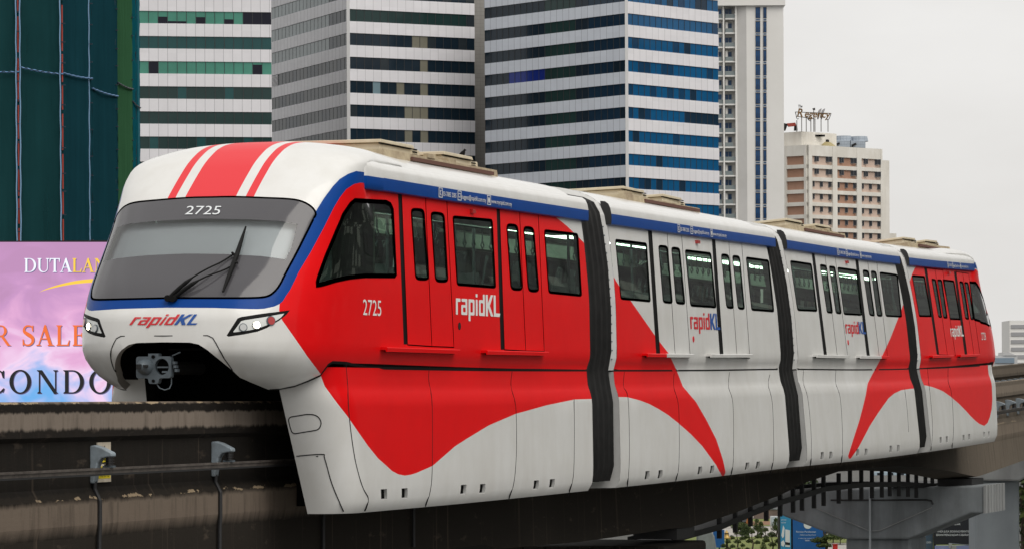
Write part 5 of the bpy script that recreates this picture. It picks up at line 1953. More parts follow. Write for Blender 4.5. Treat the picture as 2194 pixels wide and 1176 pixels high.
def facade(root, A, B, z_floors, z_top, z_bot, n_panes, chooser, wall_m, glass_list, proud=0.14, mull=0.07):
    """face from A to B (xy, left to right as seen), floors = [(glass bottom, glass top)]"""
    A, B = Vector((A[0], A[1], 0)), Vector((B[0], B[1], 0))
    d = B - A; L = d.length; d.normalize()
    n = Vector((d.y, -d.x, 0))
    P = lambda u, z, o: A + d * u + n * o + UP * z
    wall = MB()
    zs = sorted(z_floors)
    strips = []
    lo = z_bot
    for a, b in zs:
        strips.append((lo, a)); lo = b
    strips.append((lo, z_top))
    for a, b in strips:
        if b - a < 0.02: continue
        q = [P(0, a, proud), P(L, a, proud), P(L, b, proud), P(0, b, proud)]
        wall.quad(*q, 0, [(0, a), (L, a), (L, b), (0, b)])
        wall.quad(P(0, a, 0), P(L, a, 0), P(L, a, proud), P(0, a, proud), 0, [(0, a), (L, a), (L, a), (0, a)])
        wall.quad(P(0, b, proud), P(L, b, proud), P(L, b, 0), P(0, b, 0), 0, [(0, b), (L, b), (L, b), (0, b)])
    wall.build('cladding', wall_m, root)
    pw = L / n_panes
    for fi, (a, b) in enumerate(z_floors):
        mb = MB()
        for i in range(n_panes):
            mi = chooser(fi, i)
            split = None
            if isinstance(mi, tuple): mi, split, mj = mi
            u0, u1 = i * pw, (i + 1) * pw
            if split is None:
                mb.quad(P(u0, a, 0.01), P(u1, a, 0.01), P(u1, b, 0.01), P(u0, b, 0.01), mi)
            else:
                zc = b - (b - a) * split
                mb.quad(P(u0, a, 0.01), P(u1, a, 0.01), P(u1, zc, 0.01), P(u0, zc, 0.01), mj)
                mb.quad(P(u0, zc, 0.01), P(u1, zc, 0.01), P(u1, b, 0.01), P(u0, b, 0.01), mi)
            mb.box(P(u0, (a + b) / 2, 0.03), (mull, 0.05 if mull > .05 else 0.02, b - a), (d, n, UP), len(glass_list))
        mb.build('window_band', glass_list + [M['mullion']], root)

def body_of(root, pts, z0, z1, m, name='core'):
    mb = MB()
    mb.prism([Vector((p[0], p[1], z0)) for p in pts], (0, 0, z1 - z0), 0)
    return mb.build(name, m, root)

def zpx(px, py, y): return at(px, py, y).z
M['core'] = mat('shadow_core', (0.03, 0.03, 0.032), 0.8)
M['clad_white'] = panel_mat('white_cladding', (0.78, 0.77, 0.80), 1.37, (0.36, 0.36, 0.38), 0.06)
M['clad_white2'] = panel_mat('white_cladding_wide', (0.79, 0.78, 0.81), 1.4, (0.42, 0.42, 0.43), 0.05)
M['clad_shaded'] = panel_mat('shaded_white_cladding', (0.60, 0.60, 0.625), 1.55, (0.24, 0.24, 0.25), 0.08)  # left face: its shade is mixed into the white cladding's colour
M['clad_blue_shade'] = panel_mat('bluish_shade_cladding', (0.68, 0.72, 0.79), 1.37, (0.26, 0.28, 0.32), 0.06)  # left face of the blue-glazed tower: bluish shade put into the colour
M['strip_conc'] = panel_mat('board_marked_concrete', (0.43, 0.415, 0.39), 1.2, (0.24, 0.23, 0.21), 0.03, 0.9, 0.6, 0.62)

def xy(px, y):
    a, _ = ray(px, 400)
    return (a * y, y)

# white tower with green-tinted ribbon windows, far left
YA = 515.0
A0, A1 = xy(300, YA), xy(583, YA * 1.006)
root = empty('office_tower', ((A0[0] + A1[0]) / 2, YA + 8, 0), 'white office tower with green ribbon windows, next to the green netting', 'office tower', 'office towers behind the train')
body_of(root, [A0, A1, xy(581, YA + 25), xy(300, YA + 25)], 0, zpx(300, -60, YA), M['core'])
fl = [(zpx(302, 24 + 53.8 * k + 26.5, YA), zpx(302, 24 + 53.8 * k, YA)) for k in range(-1, 11)]
rA = random.Random(3)
def chA(f, i):
    k = f - 1
    if k == 0:
        if i >= 11: return 3
        if i in (2, 3, 4, 6, 9): return (1, rA.choice([.45, .6, .8]), 3)
        return 1
    if k == 2:
        if i == 1: return 3
        if i == 12: return (1, 0.2, 3)
        return 1
    if k == 4: return 2 if i >= 10 else 4
    if k == 1: return 0 if i < 6 else 5
    return 4 if (i * 7 + f * 3) % 5 else 0
facade(root, A0, A1, fl, zpx(300, -60, YA), 0, 14, chA, M['clad_white'], [M['g_teal'], M['g_mint'], M['g_green'], M['g_ink'], M['g_green'], M['g_teal']])

# white tower in the middle, seen on its corner
YB = 545.0
B0, B1, B2 = xy(584, YB * 1.058), xy(748, YB), xy(1018, YB * 1.018)
bk_ = (B0[0] + B2[0] - B1[0], B0[1] + B2[1] - B1[1])
root = empty('office_tower', (B1[0], B1[1] + 10, 0), 'white office tower seen on its corner, with dark ribbon windows and left side coloured as in shade', 'office tower', 'office towers behind the train')
body_of(root, [B0, B1, B2, bk_], 0, zpx(748, -70, YB), M['core'])
fl = [(zpx(748, 20 + 51.1 * k + 26, YB), zpx(748, 20 + 51.1 * k, YB)) for k in range(-1, 9)]
rB = random.Random(11)
def chB0(f, i):
    if f <= 2: return 3 if i < 16 else 0
    return 0 if (i > 17 or rB.random() < .35) else 1
def chB1(f, i):
    if f == 1: return 2 if i < 15 else 1
    if f == 4 and i == 3: return 4
    if 6 <= i <= 9 and f > 1 and rB.random() < .5: return 5
    if rB.random() < .08: return 1
    return 0
GB = [M['g_dark'], M['g_slate'], M['g_green'], M['g_pale'], mat('odd_blue_pane', (0.17, 0.26, 0.3), 0.15), M['g_beige']]
facade(root, B0, B1, fl, zpx(748, -70, YB), 0, 21, chB0, M['clad_shaded'], GB, mull=0.045)
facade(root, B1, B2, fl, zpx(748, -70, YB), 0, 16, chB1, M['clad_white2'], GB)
mb = MB()
mb.box((B1[0], B1[1] - 0.1, zpx(748, 180, YB)), (0.5, 0.5, 40), None, 0)
mb.build('corner_post', mat('corner_white', (0.66, 0.66, 0.66), 0.5), root)
mb = MB()
for k in range(9):
    z = fl[3][0] + 0.1 + k * 0.2
    c0 = Vector((*B0, 0)); dd = (Vector((*B1, 0)) - c0).normalized(); nn = Vector((dd.y, -dd.x, 0))
    mb.box(c0 + dd * 1.6 + nn * 0.1 + UP * z, (3.0, 0.12, 0.08), (dd, nn, UP), 0)
mb.build('louvre', M['clad_white'], root)

# concrete core between the two corner towers
YK = 560.0
K0, K1 = xy(1014, YK), xy(1046, YK)
root = empty('concrete_core', ((K0[0] + K1[0]) / 2, YK + 5, 0), 'bare concrete lift core standing between two office towers', 'lift core')
mb = MB()
z1 = zpx(1030, -60, YK)
mb.quad(Vector((*K0, 0)), Vector((*K1, 0)), Vector((*K1, z1)), Vector((*K0, z1)), 0, [(0, 0), (K1[0] - K0[0], 0), (K1[0] - K0[0], z1), (0, z1)])
mb.box(((K0[0] + K1[0]) / 2, YK + 5.01, z1 / 2), (K1[0] - K0[0] - 0.1, 10, z1 - 0.1), None, 0)
mb.build('core_wall', M['strip_conc'], root)

# blue-glazed tower
YC = 520.0
C0, C1, C2 = xy(1041, YC * 1.045), xy(1344, YC), xy(1540, YC * 1.029)
bk_ = (C0[0] + C2[0] - C1[0], C0[1] + C2[1] - C1[1])
root = empty('office_tower', (C1[0], C1[1] + 10, 0), 'office tower seen on its corner, with bright blue ribbon windows on its right side', 'office tower', 'office towers behind the train')
body_of(root, [C0, C1, C2, bk_], 0, zpx(1344, -70, YC), M['core'])
fl = [(zpx(1344, 29 + 50.1 * k + 24.5, YC), zpx(1344, 29 + 50.1 * k, YC)) for k in range(-1, 10)]
rC = random.Random(5)
def chC0(f, i):
    if f == 3 and 4 <= i <= 9: return 4
    if 10 <= i <= 14: return 3
    if i < 10: return 0
    if i >= 21 and rC.random() < .5: return 0
    return 2 if i >= 17 else 1
def chC1(f, i):
    if f == 5 and i > 9: return 2
    return 5 if rC.random() < .82 else (6 if rC.random() < .6 else 2)
GC = [M['g_dark'], tower_glass('charcoal_glass', (0.018, 0.030, 0.044), 0.25), M['g_deep'], M['g_green'], M['g_royal'], M['g_blue'], tower_glass('blue_glass_dark', (0.012, 0.055, 0.125), 0.25)]
facade(root, C0, C1, fl, zpx(1344, -70, YC), 0, 23, chC0, M['clad_blue_shade'], GC)
facade(root, C1, C2, fl, zpx(1344, -70, YC), 0, 16, chC1, M['clad_white2'], GC)
mb = MB()
mb.box((C1[0], C1[1] - 0.1, zpx(1344, 180, YC)), (0.45, 0.45, 40), None, 0)
mb.build('corner_post', bpy.data.materials['corner_white'], root)

# apartment tower with balconies and a blank white gable
YD = 760.0
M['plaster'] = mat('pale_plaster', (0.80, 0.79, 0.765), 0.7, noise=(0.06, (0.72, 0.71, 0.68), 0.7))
M['plaster_shaded'] = mat('shaded_plaster', (0.66, 0.65, 0.635), 0.7, noise=(0.06, (0.5, 0.49, 0.47), 0.7))  # gable side: the greyer light on it is put into the plaster colour
M['win_blue'] = mat('window_blue', (0.010, 0.085, 0.24), 0.12, spec=0.3, noise=(0.25, (0.006, 0.02, 0.06), 0.8))
M['win_frame'] = mat('window_frame_pale', (0.42, 0.45, 0.48), 0.5)
D0, D1, D2 = xy(1538, YD * 1.01), xy(1601, YD), xy(1677, YD * 1.006)
root = empty('apartment_tower', (D1[0] + 4, YD + 8, 0), 'tall white apartment tower with balconies and two narrow columns of blue windows', 'apartment block')
zt = zpx(1640, 13, YD)
mb = MB()
def slab(mb, x0, x1, y0, y1, z0, z1, mi=0): mb.box(((x0 + x1) / 2, (y0 + y1) / 2, (z0 + z1) / 2), (x1 - x0, y1 - y0, z1 - z0), None, mi)
slab(mb, D1[0], D2[0], YD, YD + 18, 0, zt, 0)
xg = xy(1580, YD)[0]
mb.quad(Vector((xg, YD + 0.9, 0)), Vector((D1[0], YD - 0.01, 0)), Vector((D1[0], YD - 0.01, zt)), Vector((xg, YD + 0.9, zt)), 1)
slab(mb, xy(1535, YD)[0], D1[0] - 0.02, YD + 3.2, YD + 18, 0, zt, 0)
# columns framing the balcony bays
for x0, x1 in ((1577, 1581), (1551, 1554)):
    slab(mb, xy(x0, YD)[0], xy(x1, YD)[0], YD + 0.3, YD + 3.19, 0, zt, 0)
slab(mb, xy(1534, YD)[0], xy(1684, YD)[0], YD - 0.8, YD + 18.5, zt, zt + 1.4, 0)
mb.build('wall', [M['plaster'], M['plaster_shaded']], root)
win0 = {}
def small_window(parent, cx, y, cz, w, h, m, frame, bars=1, name='window', ft=0.09):
    key = (round(w, 2), round(h, 2), m.name, bars, frame.name)
    if key in win0:
        o = win0[key].copy(); COL.objects.link(o)
        o.parent = parent
        o.location = Vector((cx, y, cz)) - origin_of(parent)
        return o
    mb = MB()
    mb.box((0, 0.05, 0), (w, 0.1, h), None, 0)
    for sx in (-1, 1): mb.box((sx * (w / 2), 0, 0), (ft, 0.18, h + 0.12), None, 1)
    for sz in (-1, 1): mb.box((0, 0.002, sz * (h / 2)), (w - ft, 0.17, ft + 0.01), None, 1)
    for q in range(bars): mb.box((-w / 2 + w * (q + 1) / (bars + 1), 0.01, 0), (0.06, 0.14, h - 0.1), None, 1)
    me_o = link_mesh(name, mb.v, mb.f, [m, frame], None, mb.m)
    win0[key] = me_o
    me_o.parent = parent
    me_o.location = Vector((cx, y, cz)) - origin_of(parent)
    return me_o
for k in range(16):
    yc = 28 + 30.6 * k
    for xa, xb in ((1619, 1628.5), (1635.5, 1642)):
        a, b = at(xa, yc - 11.5, YD), at(xb, yc + 11.5, YD)
        small_window(root, (a.x + b.x) / 2, YD - 0.06, (a.z + b.z) / 2, abs(b.x - a.x), abs(a.z - b.z), M['win_blue'], M['mullion'], 1, ft=0.06)
        a, b = at(xa, yc + 13.5, YD), at(xb, yc + 17, YD)
        small_window(root, (a.x + b.x) / 2, YD - 0.06, (a.z + b.z) / 2, abs(b.x - a.x), abs(a.z - b.z), M['win_blue'], M['win_frame'], 0)
M['balc'] = glass_mat('balcony_glass', (0.45, 0.52, 0.52), 0.7, 0.2)
balc = None
for k in range(16):
    yc = 22 + 30.6 * k
    for xa, xb in ((1554, 1577), (1536, 1551)):
        p, q = at(xa, yc + 17, YD), at(xb, yc, YD)
        z = p.z
        mb = MB()
        mb.box(((p.x + q.x) / 2, YD + 1.9, z - 0.15), (q.x - p.x - 0.02, 2.5, 0.3), None, 0)
        o = mb.build('balcony_slab', M['plaster'], root)
        mb = MB()
        long_ = (k % 2 == 0)
        mb.box((p.x * (0.5 if long_ else 0.62) + q.x * (0.5 if long_ else 0.38), YD + 0.75, z + 0.45), ((q.x - p.x) * (0.96 if long_ else 0.7), 0.05, 0.9), None, 0)
        mb.build('balcony_rail', mat('balcony_panel', (0.20, 0.235, 0.24), 0.25) if 'balcony_panel' not in bpy.data.materials else bpy.data.materials['balcony_panel'], root)
        small_window(root, (p.x + q.x) / 2 - 0.3, YD + 3.1, z + 1.15, 1.5, 2.2, M['win_blue'], M['win_frame'], 1, 'balcony_door')
        if k % 2:
            mb = MB()
            mb.box((p.x * 0.75 + q.x * 0.25 - 0.2, YD + 2.4, z + 1.15), (0.5, 1.5, 2.3), None, 0)
            mb.build('balcony_screen', M['plaster'], root)

# hotel slab with terracotta panels
YH = 890.0
ZH = lambda u, v, y=YH: at(1660 + u / 3.919, 220 + v / 3.919, y)
xl0, xc, xr = ZH(-120, 355).x, ZH(272, 355).x, ZH(889, 355, YH).x
HA = Vector((xl0, YH * 1.010, 0)); HC = Vector((xc, YH, 0)); HB = Vector((ZH(889, 355, YH * 1.019).x, YH * 1.019, 0))
M['hotel'] = mat('cream_render', (0.76, 0.735, 0.68), 0.75, noise=(0.12, (0.58, 0.55, 0.49), 0.6), streak=(0.3, (0.48, 0.44, 0.37), 0.5, 0.08))
M['terra'] = mat('terracotta_panel', (0.40, 0.235, 0.165), 0.75, noise=(0.2, (0.31, 0.165, 0.105), 0.7))
M['terra_pale'] = mat('pink_panel', (0.58, 0.45, 0.375), 0.75, noise=(0.2, (0.46, 0.33, 0.26), 0.6))
M['win_dark'] = mat('window_dark', (0.018, 0.02, 0.026), 0.15, spec=0.3, noise=(0.6, (0.05, 0.055, 0.065), 0.8))
M['win_hotel'] = mat('hotel_window_frame', (0.20, 0.21, 0.22), 0.6)
root = empty('hotel_building', (HC.x + 5, YH + 8, 0), 'cream hotel block with terracotta panels and rows of dark windows', 'hotel')
zr = ZH(272, 357).z
ddr = (HB - HC).normalized(); ndr = Vector((ddr.y, -ddr.x, 0)); LR = (HB - HC).length
ddl = (HC - HA).normalized(); ndl = Vector((ddl.y, -ddl.x, 0)); LL = (HC - HA).length
bk_ = HA + (HB - HC)
mb = MB()
mb.prism([HA, HC, HB, bk_], (0, 0, zr), 0)
# pilasters and floor bands stand proud of the panels
def on_r(u): return (u - 272) / (889 - 272) * LR
def on_l(u): return (u - (-120)) / (272 + 120) * LL
zrow = [ZH(300, 447 + 105.2 * k).z for k in range(10)]
zbot = [ZH(300, 520 + 105.2 * k).z for k in range(10)]
bandh = []
prev = zr
for a, b in zip(zrow, zbot):
    bandh.append((a, prev)); prev = b
bandh.append((prev - 6, prev))
PR = 0.55
for a, b in bandh:
    mb.box(HC + ddr * LR / 2 + ndr * PR / 2 + UP * (a + b) / 2, (LR, PR, b - a), (ddr, ndr, UP), 0)
    mb.box(HA + ddl * LL / 2 + ndl * PR / 2 + UP * (a + b) / 2, (LL, PR, b - a), (ddl, ndl, UP), 0)
zmid, zhh = zr / 2, zr
for u0, u1 in ((272, 299), (468, 507), (672, 711), (875, 889)):
    mb.box(HC + ddr * (on_r(u0) + on_r(u1)) / 2 + ndr * (PR / 2 + 0.04) + UP * zmid, (on_r(u1) - on_r(u0), PR + 0.08, zhh), (ddr, ndr, UP), 0)
for u0, u1 in ((255, 272), (80, 115), (-120, -100)):
    mb.box(HA + ddl * (on_l(u0) + on_l(u1)) / 2 + ndl * (PR / 2 + 0.04) + UP * zmid, (on_l(u1) - on_l(u0), PR + 0.08, zhh), (ddl, ndl, UP), 0)
# lower wing on the right
mb.box(HB + ddr * 1.6 - ndr * 4 + UP * (ZH(900, 447).z / 2), (3.1, 8, ZH(900, 447).z), (ddr, ndr, UP), 0)
mb.box(HB + ddr * 5 - ndr * 6 + UP * (ZH(900, 1065).z / 2), (5.4, 8, ZH(900, 1065).z), (ddr, ndr, UP), 0)
mb.build('wall', M['hotel'], root)
for k, (zt_, zb_) in enumerate(zip(zrow, zbot)):
    for bi, (u0, u1) in enumerate(((299, 468), (507, 672), (711, 875))):
        m = M['terra'] if bi == 1 else M['terra_pale']
        mb = MB()
        c = HC + ddr * (on_r(u0) + on_r(u1)) / 2
        mb.box(c + ndr * 0.03 + UP * (zt_ + zb_) / 2, (on_r(u1) - on_r(u0), 0.06, zt_ - zb_), (ddr, ndr, UP), 0)
        mb.build('panel', m, root)
        wins = ((304, 355), (388, 460)) if k < 2 else ((304, 325), (357, 391), (427, 461))
        for a, b in wins:
            a2, b2 = a - 299 + u0, b - 299 + u0
            cc = HC + ddr * (on_r(a2) + on_r(b2)) / 2 + ndr * 0.1
            zz0, zz1 = zt_ - (zt_ - zb_) * 0.62, zt_ - 0.05
            small_window(root, cc.x, cc.y, (zz0 + zz1) / 2, on_r(b2) - on_r(a2), zz1 - zz0, M['win_dark'], M['win_hotel'], 3 if k < 2 else 1, ft=0.07)
    mb = MB()
    c = HA + ddl * (on_l(115) + on_l(255)) / 2
    mb.box(c + ndl * 0.03 + UP * (zt_ + zb_) / 2, (on_l(255) - on_l(115), 0.06, zt_ - zb_), (ddl, ndl, UP), 0)
    mb.build('panel', M['terra'], root)
# roof-top room
pz0, pz1 = zr, ZH(225, 230).z
p0, p1, p2_ = ZH(-40, 240, YH * 1.014), ZH(225, 230, YH * 1.006), ZH(518, 248, YH * 1.016)
mb = MB()
q0, q1, q2 = Vector((p0.x, p0.y, pz0)), Vector((p1.x, p1.y, pz0)), Vector((p2_.x, p2_.y, pz0))
mb.prism([q0, q1, q2, q0 + q2 - q1], (0, 0, pz1 - pz0), 0)
mb.build('roof_room', M['hotel'], root)
mb = MB()
for u in (362, 388):
    c = ZH(u, 280, YH * 1.0105)
    mb.box((c.x, c.y, c.z), (2.0, 1.2, 0.45), None, 0)
mb.build('vent_hood', M['seam'], root)

def roof_box(name, label, cat, u0, v0, u1, v1, y, depth, m, fin=None, group=None):
    a, b = ZH(u0, v1, y), ZH(u1, v0, y)
    r = empty(name, ((a.x + b.x) / 2, y + depth / 2, a.z), label, cat, group)
    mb = MB()
    mb.box(((a.x + b.x) / 2, y + depth / 2, (a.z + b.z) / 2), (b.x - a.x, depth, b.z - a.z), None, 0)
    o = mb.build('casing', m, r); bevel(o, 0.15, 2)
    return r, a, b
M['tower_grey'] = panel_mat('cooling_tower_panel', (0.36, 0.41, 0.47), 1.6, (0.25, 0.29, 0.34), 0.12, 0.5, 0.3, 0.8)
for (u0, u1, v0, lab) in ((498, 634, 318, 'blue-grey cooling tower on the hotel roof, next to the roof room'), (638, 762, 322, 'blue-grey cooling tower on the hotel roof, the one nearer the right end')):
    r, a, b = roof_box('cooling_tower', lab, 'cooling tower', u0, v0, u1, 390, YH * 1.03, 6, M['tower_grey'], group='cooling towers on the hotel roof')
    mb = MB()
    cx = (a.x + b.x) / 2
    mb.tube([(cx + 0.6, YH * 1.03 + 3, b.z), (cx + 0.6, YH * 1.03 + 3, b.z + 1.3)], [2.4, 2.1], 16, 0)
    mb.build('fan_stack', M['tower_grey'], r)
    mb = MB()
    mb.tube([(a.x + 0.4, YH * 1.03 - 0.4, a.z), (a.x + 0.4, YH * 1.03 - 0.4, b.z - 1.2), (a.x + 1.4, YH * 1.03 - 0.4, b.z - 0.8)], 0.28, 8, 0)
    mb.build('pipe', M['seam'], r)
c = ZH(425, 362, YH * 1.014) - UP * 0.6
r = empty('roof_dome', c, 'small yellow domed skylight on the hotel roof', 'skylight')
mb = MB()
mb.tube([c + UP * t for t in (0, 0.3, 1.0, 1.4)], [2.9, 2.8, 1.9, 1.3], 20, 0)
mb.build('dome', mat('yellow_glass', (0.34, 0.28, 0.13), 0.5), r)
mb = MB()
mb.tube([c + UP * t for t in (1.4, 2.0, 2.3)], [1.0, 1.0, 0.2], 16, 0)
mb.tube([c + UP * t for t in (2.2, 3.2)], [0.2, 0.15], 8, 0)
mb.build('lantern', M['seam'], r)
c = ZH(140, 236, YH * 1.004)
r = empty('cleaning_cradle', c, 'red and black window-cleaning winch on the left edge of the hotel roof', 'winch')
mb = MB()
mb.prism([c + Vector(p) for p in ((-1.2, 0, 1.8), (1.0, 0, 2.0), (1.3, 0, 1.2), (-0.7, 0, 1.0))], (0, 1.4, 0), 0)
mb.build('jib', mat('rust_red', (0.35, 0.05, 0.03), 0.6), r)
mb = MB()
mb.prism([c + Vector(p) for p in ((-2.6, 0.1, 0), (-1.5, 0.1, 0), (-.9, 0.1, 1.6), (-1.8, 0.1, 1.9))], (0, 1.2, 0), 0)
mb.prism([c + Vector(p) for p in ((.7, 0.1, 0), (1.6, 0.1, 0), (1.5, 0.1, 1.3), (.8, 0.1, 1.3))], (0, 1.2, 0), 0)
mb.build('carriage_frame', M['seam'], r)

# roof-top sign in script letters on posts
YS = YH * 1.003
ZS = lambda u, v: at(1690 + u / 14.7, 220 + v / 14.7, YS)
r = empty('rooftop_sign', ZS(780, 880), 'weathered brown script sign on tall posts over the hotel roof', 'sign')
def sign_text(txt, u0, u1, v_base, cap, m, shear, slope, name='lettering', depth=0.35):
    v2, f2 = text_outline(txt, 0, 0.022)
    k = (u1 - u0) / (v2[:, 0].max() + shear)
    a = [ZS(u0 + (x + shear * y) * k, v_base + (x * k) * slope - y * cap) for x, y in v2]
    n = len(a)
    b = [p + Vector((0, depth, 0)) for p in a]
    edges = {}
    for f in f2:
        for i in range(len(f)):
            e = (f[i], f[(i + 1) % len(f)])
            edges[e] = 1
    side = [(i, j, n + j, n + i) for (i, j) in edges if (j, i) not in edges]
    link_mesh(name, a + b, [tuple(f) for f in f2] + [tuple(n + i for i in f[::-1]) for f in f2] + side, m, r)
M['sign_brown'] = mat('rusty_letter', (0.23, 0.12, 0.03), 0.7, noise=(1.2, (0.07, 0.05, 0.035), 0.9))
M['sign_dark'] = mat('letter_back', (0.05, 0.045, 0.045), 0.7)
sign_text('R', 262, 500, 445, 265, M['sign_brown'], 0.25, 0.05)
sign_text('egency', 492, 1340, 460, 225, M['sign_brown'], 0.22, 0.035)
sign_text('The', 290, 440, 160, 85, M['sign_dark'], 0.2, 0.0)
mb = MB()
for (u, v) in ((258, 560), (410, 470), (555, 480), (700, 520), (790, 250), (830, 520), (1022, 500), (1240, 520)):
    a = ZS(u, v); a.y += 0.5
    mb.tube([a, Vector((a.x, a.y, pz1 - 0.3 if u < 1280 else zr))], 0.13, 6, 0)
mb.build('post', mat('galvanised_post', (0.24, 0.23, 0.22), 0.6), r)
mb = MB()
for pts in ([(210, 300), (235, 400), (250, 490), (290, 530), (320, 500)], [(240, 440), (500, 470), (850, 525)], [(590, 500), (650, 570), (700, 585)], [(1190, 525), (1225, 550), (1275, 520), (1340, 345)], [(210, 300), (1340, 345)]):
    mb.tube([ZS(u, v) + Vector((0, 0.45, 0)) for u, v in pts], 0.10, 6, 0)
mb.build('sign_frame', M['sign_dark'], r)
mb = MB()
for u0 in (900, 1010):
    pl = [(u0, 530), (u0 + 10, 380), (u0 + 30, 270), (u0 + 70, 220), (u0 + 145, 180), (u0 + 130, 250), (u0 + 95, 330), (u0 + 40, 530)]
    mb.prism([ZS(u, v) + Vector((0, 0.6, 0)) for u, v in pl], (0, 0.2, 0), 0)
mb.build('leaf_emblem', mat('grey_emblem', (0.36, 0.35, 0.36), 0.6), r)
mb = MB()
mb.prism([ZS(u, v) + Vector((0, 0.6, 0)) for u, v in ((750, 185), (835, 165), (840, 245), (770, 240))], (0, 0.2, 0), 0)
mb.build('small_emblem', M['sign_dark'], r)

# distant white tower and low block at the right edge
YF = 1250.0
root = empty('office_tower', (at(2200, 800, YF).x, YF + 10, 0), 'distant white banded tower at the right edge of the picture', 'office tower')
a, b = at(2163, 686, YF), at(2240, 676, YF)
mb = MB()
mb.box(((a.x + b.x) / 2, YF + 10, a.z / 2), (b.x - a.x, 20, a.z), None, 0)
mb.build('wall', M['plaster'], root)
for k in range(9):
    z0, z1 = at(2163, 703 + 16.2 * k, YF).z, at(2163, 695 + 16.2 * k, YF).z
    mb = MB()
    mb.box(((a.x + b.x) / 2, YF - 0.1, (z0 + z1) / 2), (b.x - a.x - 1.0, 0.3, z1 - z0), None, 0)
    mb.build('window_band', mat('distant_glass', (0.33, 0.33, 0.34), 0.5) if 'distant_glass' not in bpy.data.materials else bpy.data.materials['distant_glass'], root)
YL = 900.0
root = empty('low_building', (at(2152, 800, YL).x, YL + 8, 0), 'low pale building with blue windows beyond the tail of the train', 'building')
a, b = at(2128, 761, YL), at(2180, 761, YL)
mb = MB()
slab(mb, a.x, b.x, YL, YL + 16, 0, a.z)
a2, b2 = at(2150, 754, YL), at(2166, 754, YL)
mb.prism([Vector((a2.x, YL - 0.2, a.z)), Vector((b2.x + 1.5, YL - 0.2, a.z)), Vector((b2.x - 0.6, YL - 0.2, a2.z)), Vector((a2.x, YL - 0.2, a2.z))], (0, 10, 0), 0)
mb.build('wall', mat('pale_grey_wall', (0.55, 0.555, 0.56), 0.7), root)
mb = MB()
z0, z1 = at(2140, 777, YL).z, at(2140, 766, YL).z
slab(mb, at(2132, 770, YL).x, at(2173, 770, YL).x, YL - 0.3, YL + 1, z0, z1)
mb.build('window_band', mat('distant_blue_glass', (0.22, 0.29, 0.36), 0.4), root)

# scaffolded building wrapped in green netting, left
YN = 178.0
M['net_teal'] = None
def net_mat(name, col, dens=0.86):
    m = bpy.data.materials.new(name)
    m.use_nodes = True
    nt = m.node_tree; N = nt.nodes; L = nt.links
    N.clear()
    out = N.new('ShaderNodeOutputMaterial')
    df = N.new('ShaderNodeBsdfDiffuse')
    tr = N.new('ShaderNodeBsdfTransparent')
    tr.inputs['Color'].default_value = (*[min(1, c * 2.2 + 0.25) for c in col], 1)
    mx = N.new('ShaderNodeMixShader'); mx.inputs['Fac'].default_value = 1 - dens
    tc = N.new('ShaderNodeTexCoord')
    mp = N.new('ShaderNodeMapping'); mp.inputs['Scale'].default_value = (1.6, 1.6, 0.12); L.new(tc.outputs['Object'], mp.inputs['Vector'])
    n = N.new('ShaderNodeTexNoise'); n.inputs['Scale'].default_value = 1.0; n.inputs['Detail'].default_value = 8; n.inputs['Roughness'].default_value = 0.65
    L.new(mp.outputs['Vector'], n.inputs['Vector'])
    r = N.new('ShaderNodeMapRange'); r.inputs['From Min'].default_value = 0.3; r.inputs['From Max'].default_value = 0.72
    L.new(n.outputs['Fac'], r.inputs['Value'])
    mm = N.new('ShaderNodeMix'); mm.data_type = 'RGBA'; mm.inputs[6].default_value = (*[c * 0.85 for c in col], 1); mm.inputs[7].default_value = (*[c * 1.18 for c in col], 1)
    L.new(r.outputs['Result'], mm.inputs[0]); L.new(mm.outputs[2], df.inputs['Color'])
    L.new(df.outputs[0], mx.inputs[1]); L.new(tr.outputs[0], mx.inputs[2]); L.new(mx.outputs[0], out.inputs['Surface'])
    return m
nets = {'dark': net_mat('dark_teal_net', (0.015, 0.068, 0.074), 0.72), 'dark2': net_mat('blue_teal_net', (0.013, 0.066, 0.088), 0.74), 'green': net_mat('olive_green_net', (0.045, 0.135, 0.065), 0.9), 'teal': net_mat('bright_teal_net', (0.008, 0.105, 0.14), 0.9)}
edges_x = [(-60, 1.0), (41, 1.0), (135.5, 1.0), (198, 1.02), (253, 1.05), (285, 1.09), (301, 1.14)]
root = empty('netted_building', (at(100, 500, YN).x, YN + 8, 0), 'building under construction wrapped in dark green scaffold netting', 'building')
ztop, zlow = at(100, -60, YN * 1.18).z, 2.0
kinds = ['dark', 'dark', 'dark2', 'dark2', 'green', 'teal']
rN = random.Random(9)
def net_pt(i, t, z, bulge=0.0):
    (x0, k0), (x1, k1) = edges_x[i], edges_x[i + 1]
    p0, p1 = Vector((*xy(x0, YN * k0), 0)), Vector((*xy(x1, YN * k1), 0))
    p = p0.lerp(p1, t)
    d = (p1 - p0).normalized()
    n = Vector((d.y, -d.x, 0))
    return p + n * bulge + UP * z
for i in range(6):
    mb = MB()
    nu, nz = 9, 60
    ph = rN.random() * 6
    for a in range(nu + 1):
        for b in range(nz + 1):
            t = a / nu; z = zlow + (ztop - zlow) * b / nz
            bl = -0.05 * math.sin(math.pi * t) + 0.018 * math.sin(z * 2.1 + ph + t * 3) * math.sin(math.pi * t) + 0.02 * math.sin(z * 5.3 + t * 9)
            mb.v.append(tuple(net_pt(i, t, z, bl))); mb.uv.append((t, z))
    for a in range(nu):
        for b in range(nz):
            mb.f.append((a * (nz + 1) + b, (a + 1) * (nz + 1) + b, (a + 1) * (nz + 1) + b + 1, a * (nz + 1) + b + 1)); mb.m.append(0)
    mb.build('net_panel', nets[kinds[i]], root, smooth=True)
M['lace_blue'] = mat('pale_blue_lacing', (0.22, 0.38, 0.58), 0.6)
M['lace_red'] = mat('red_tube', (0.42, 0.05, 0.03), 0.5)
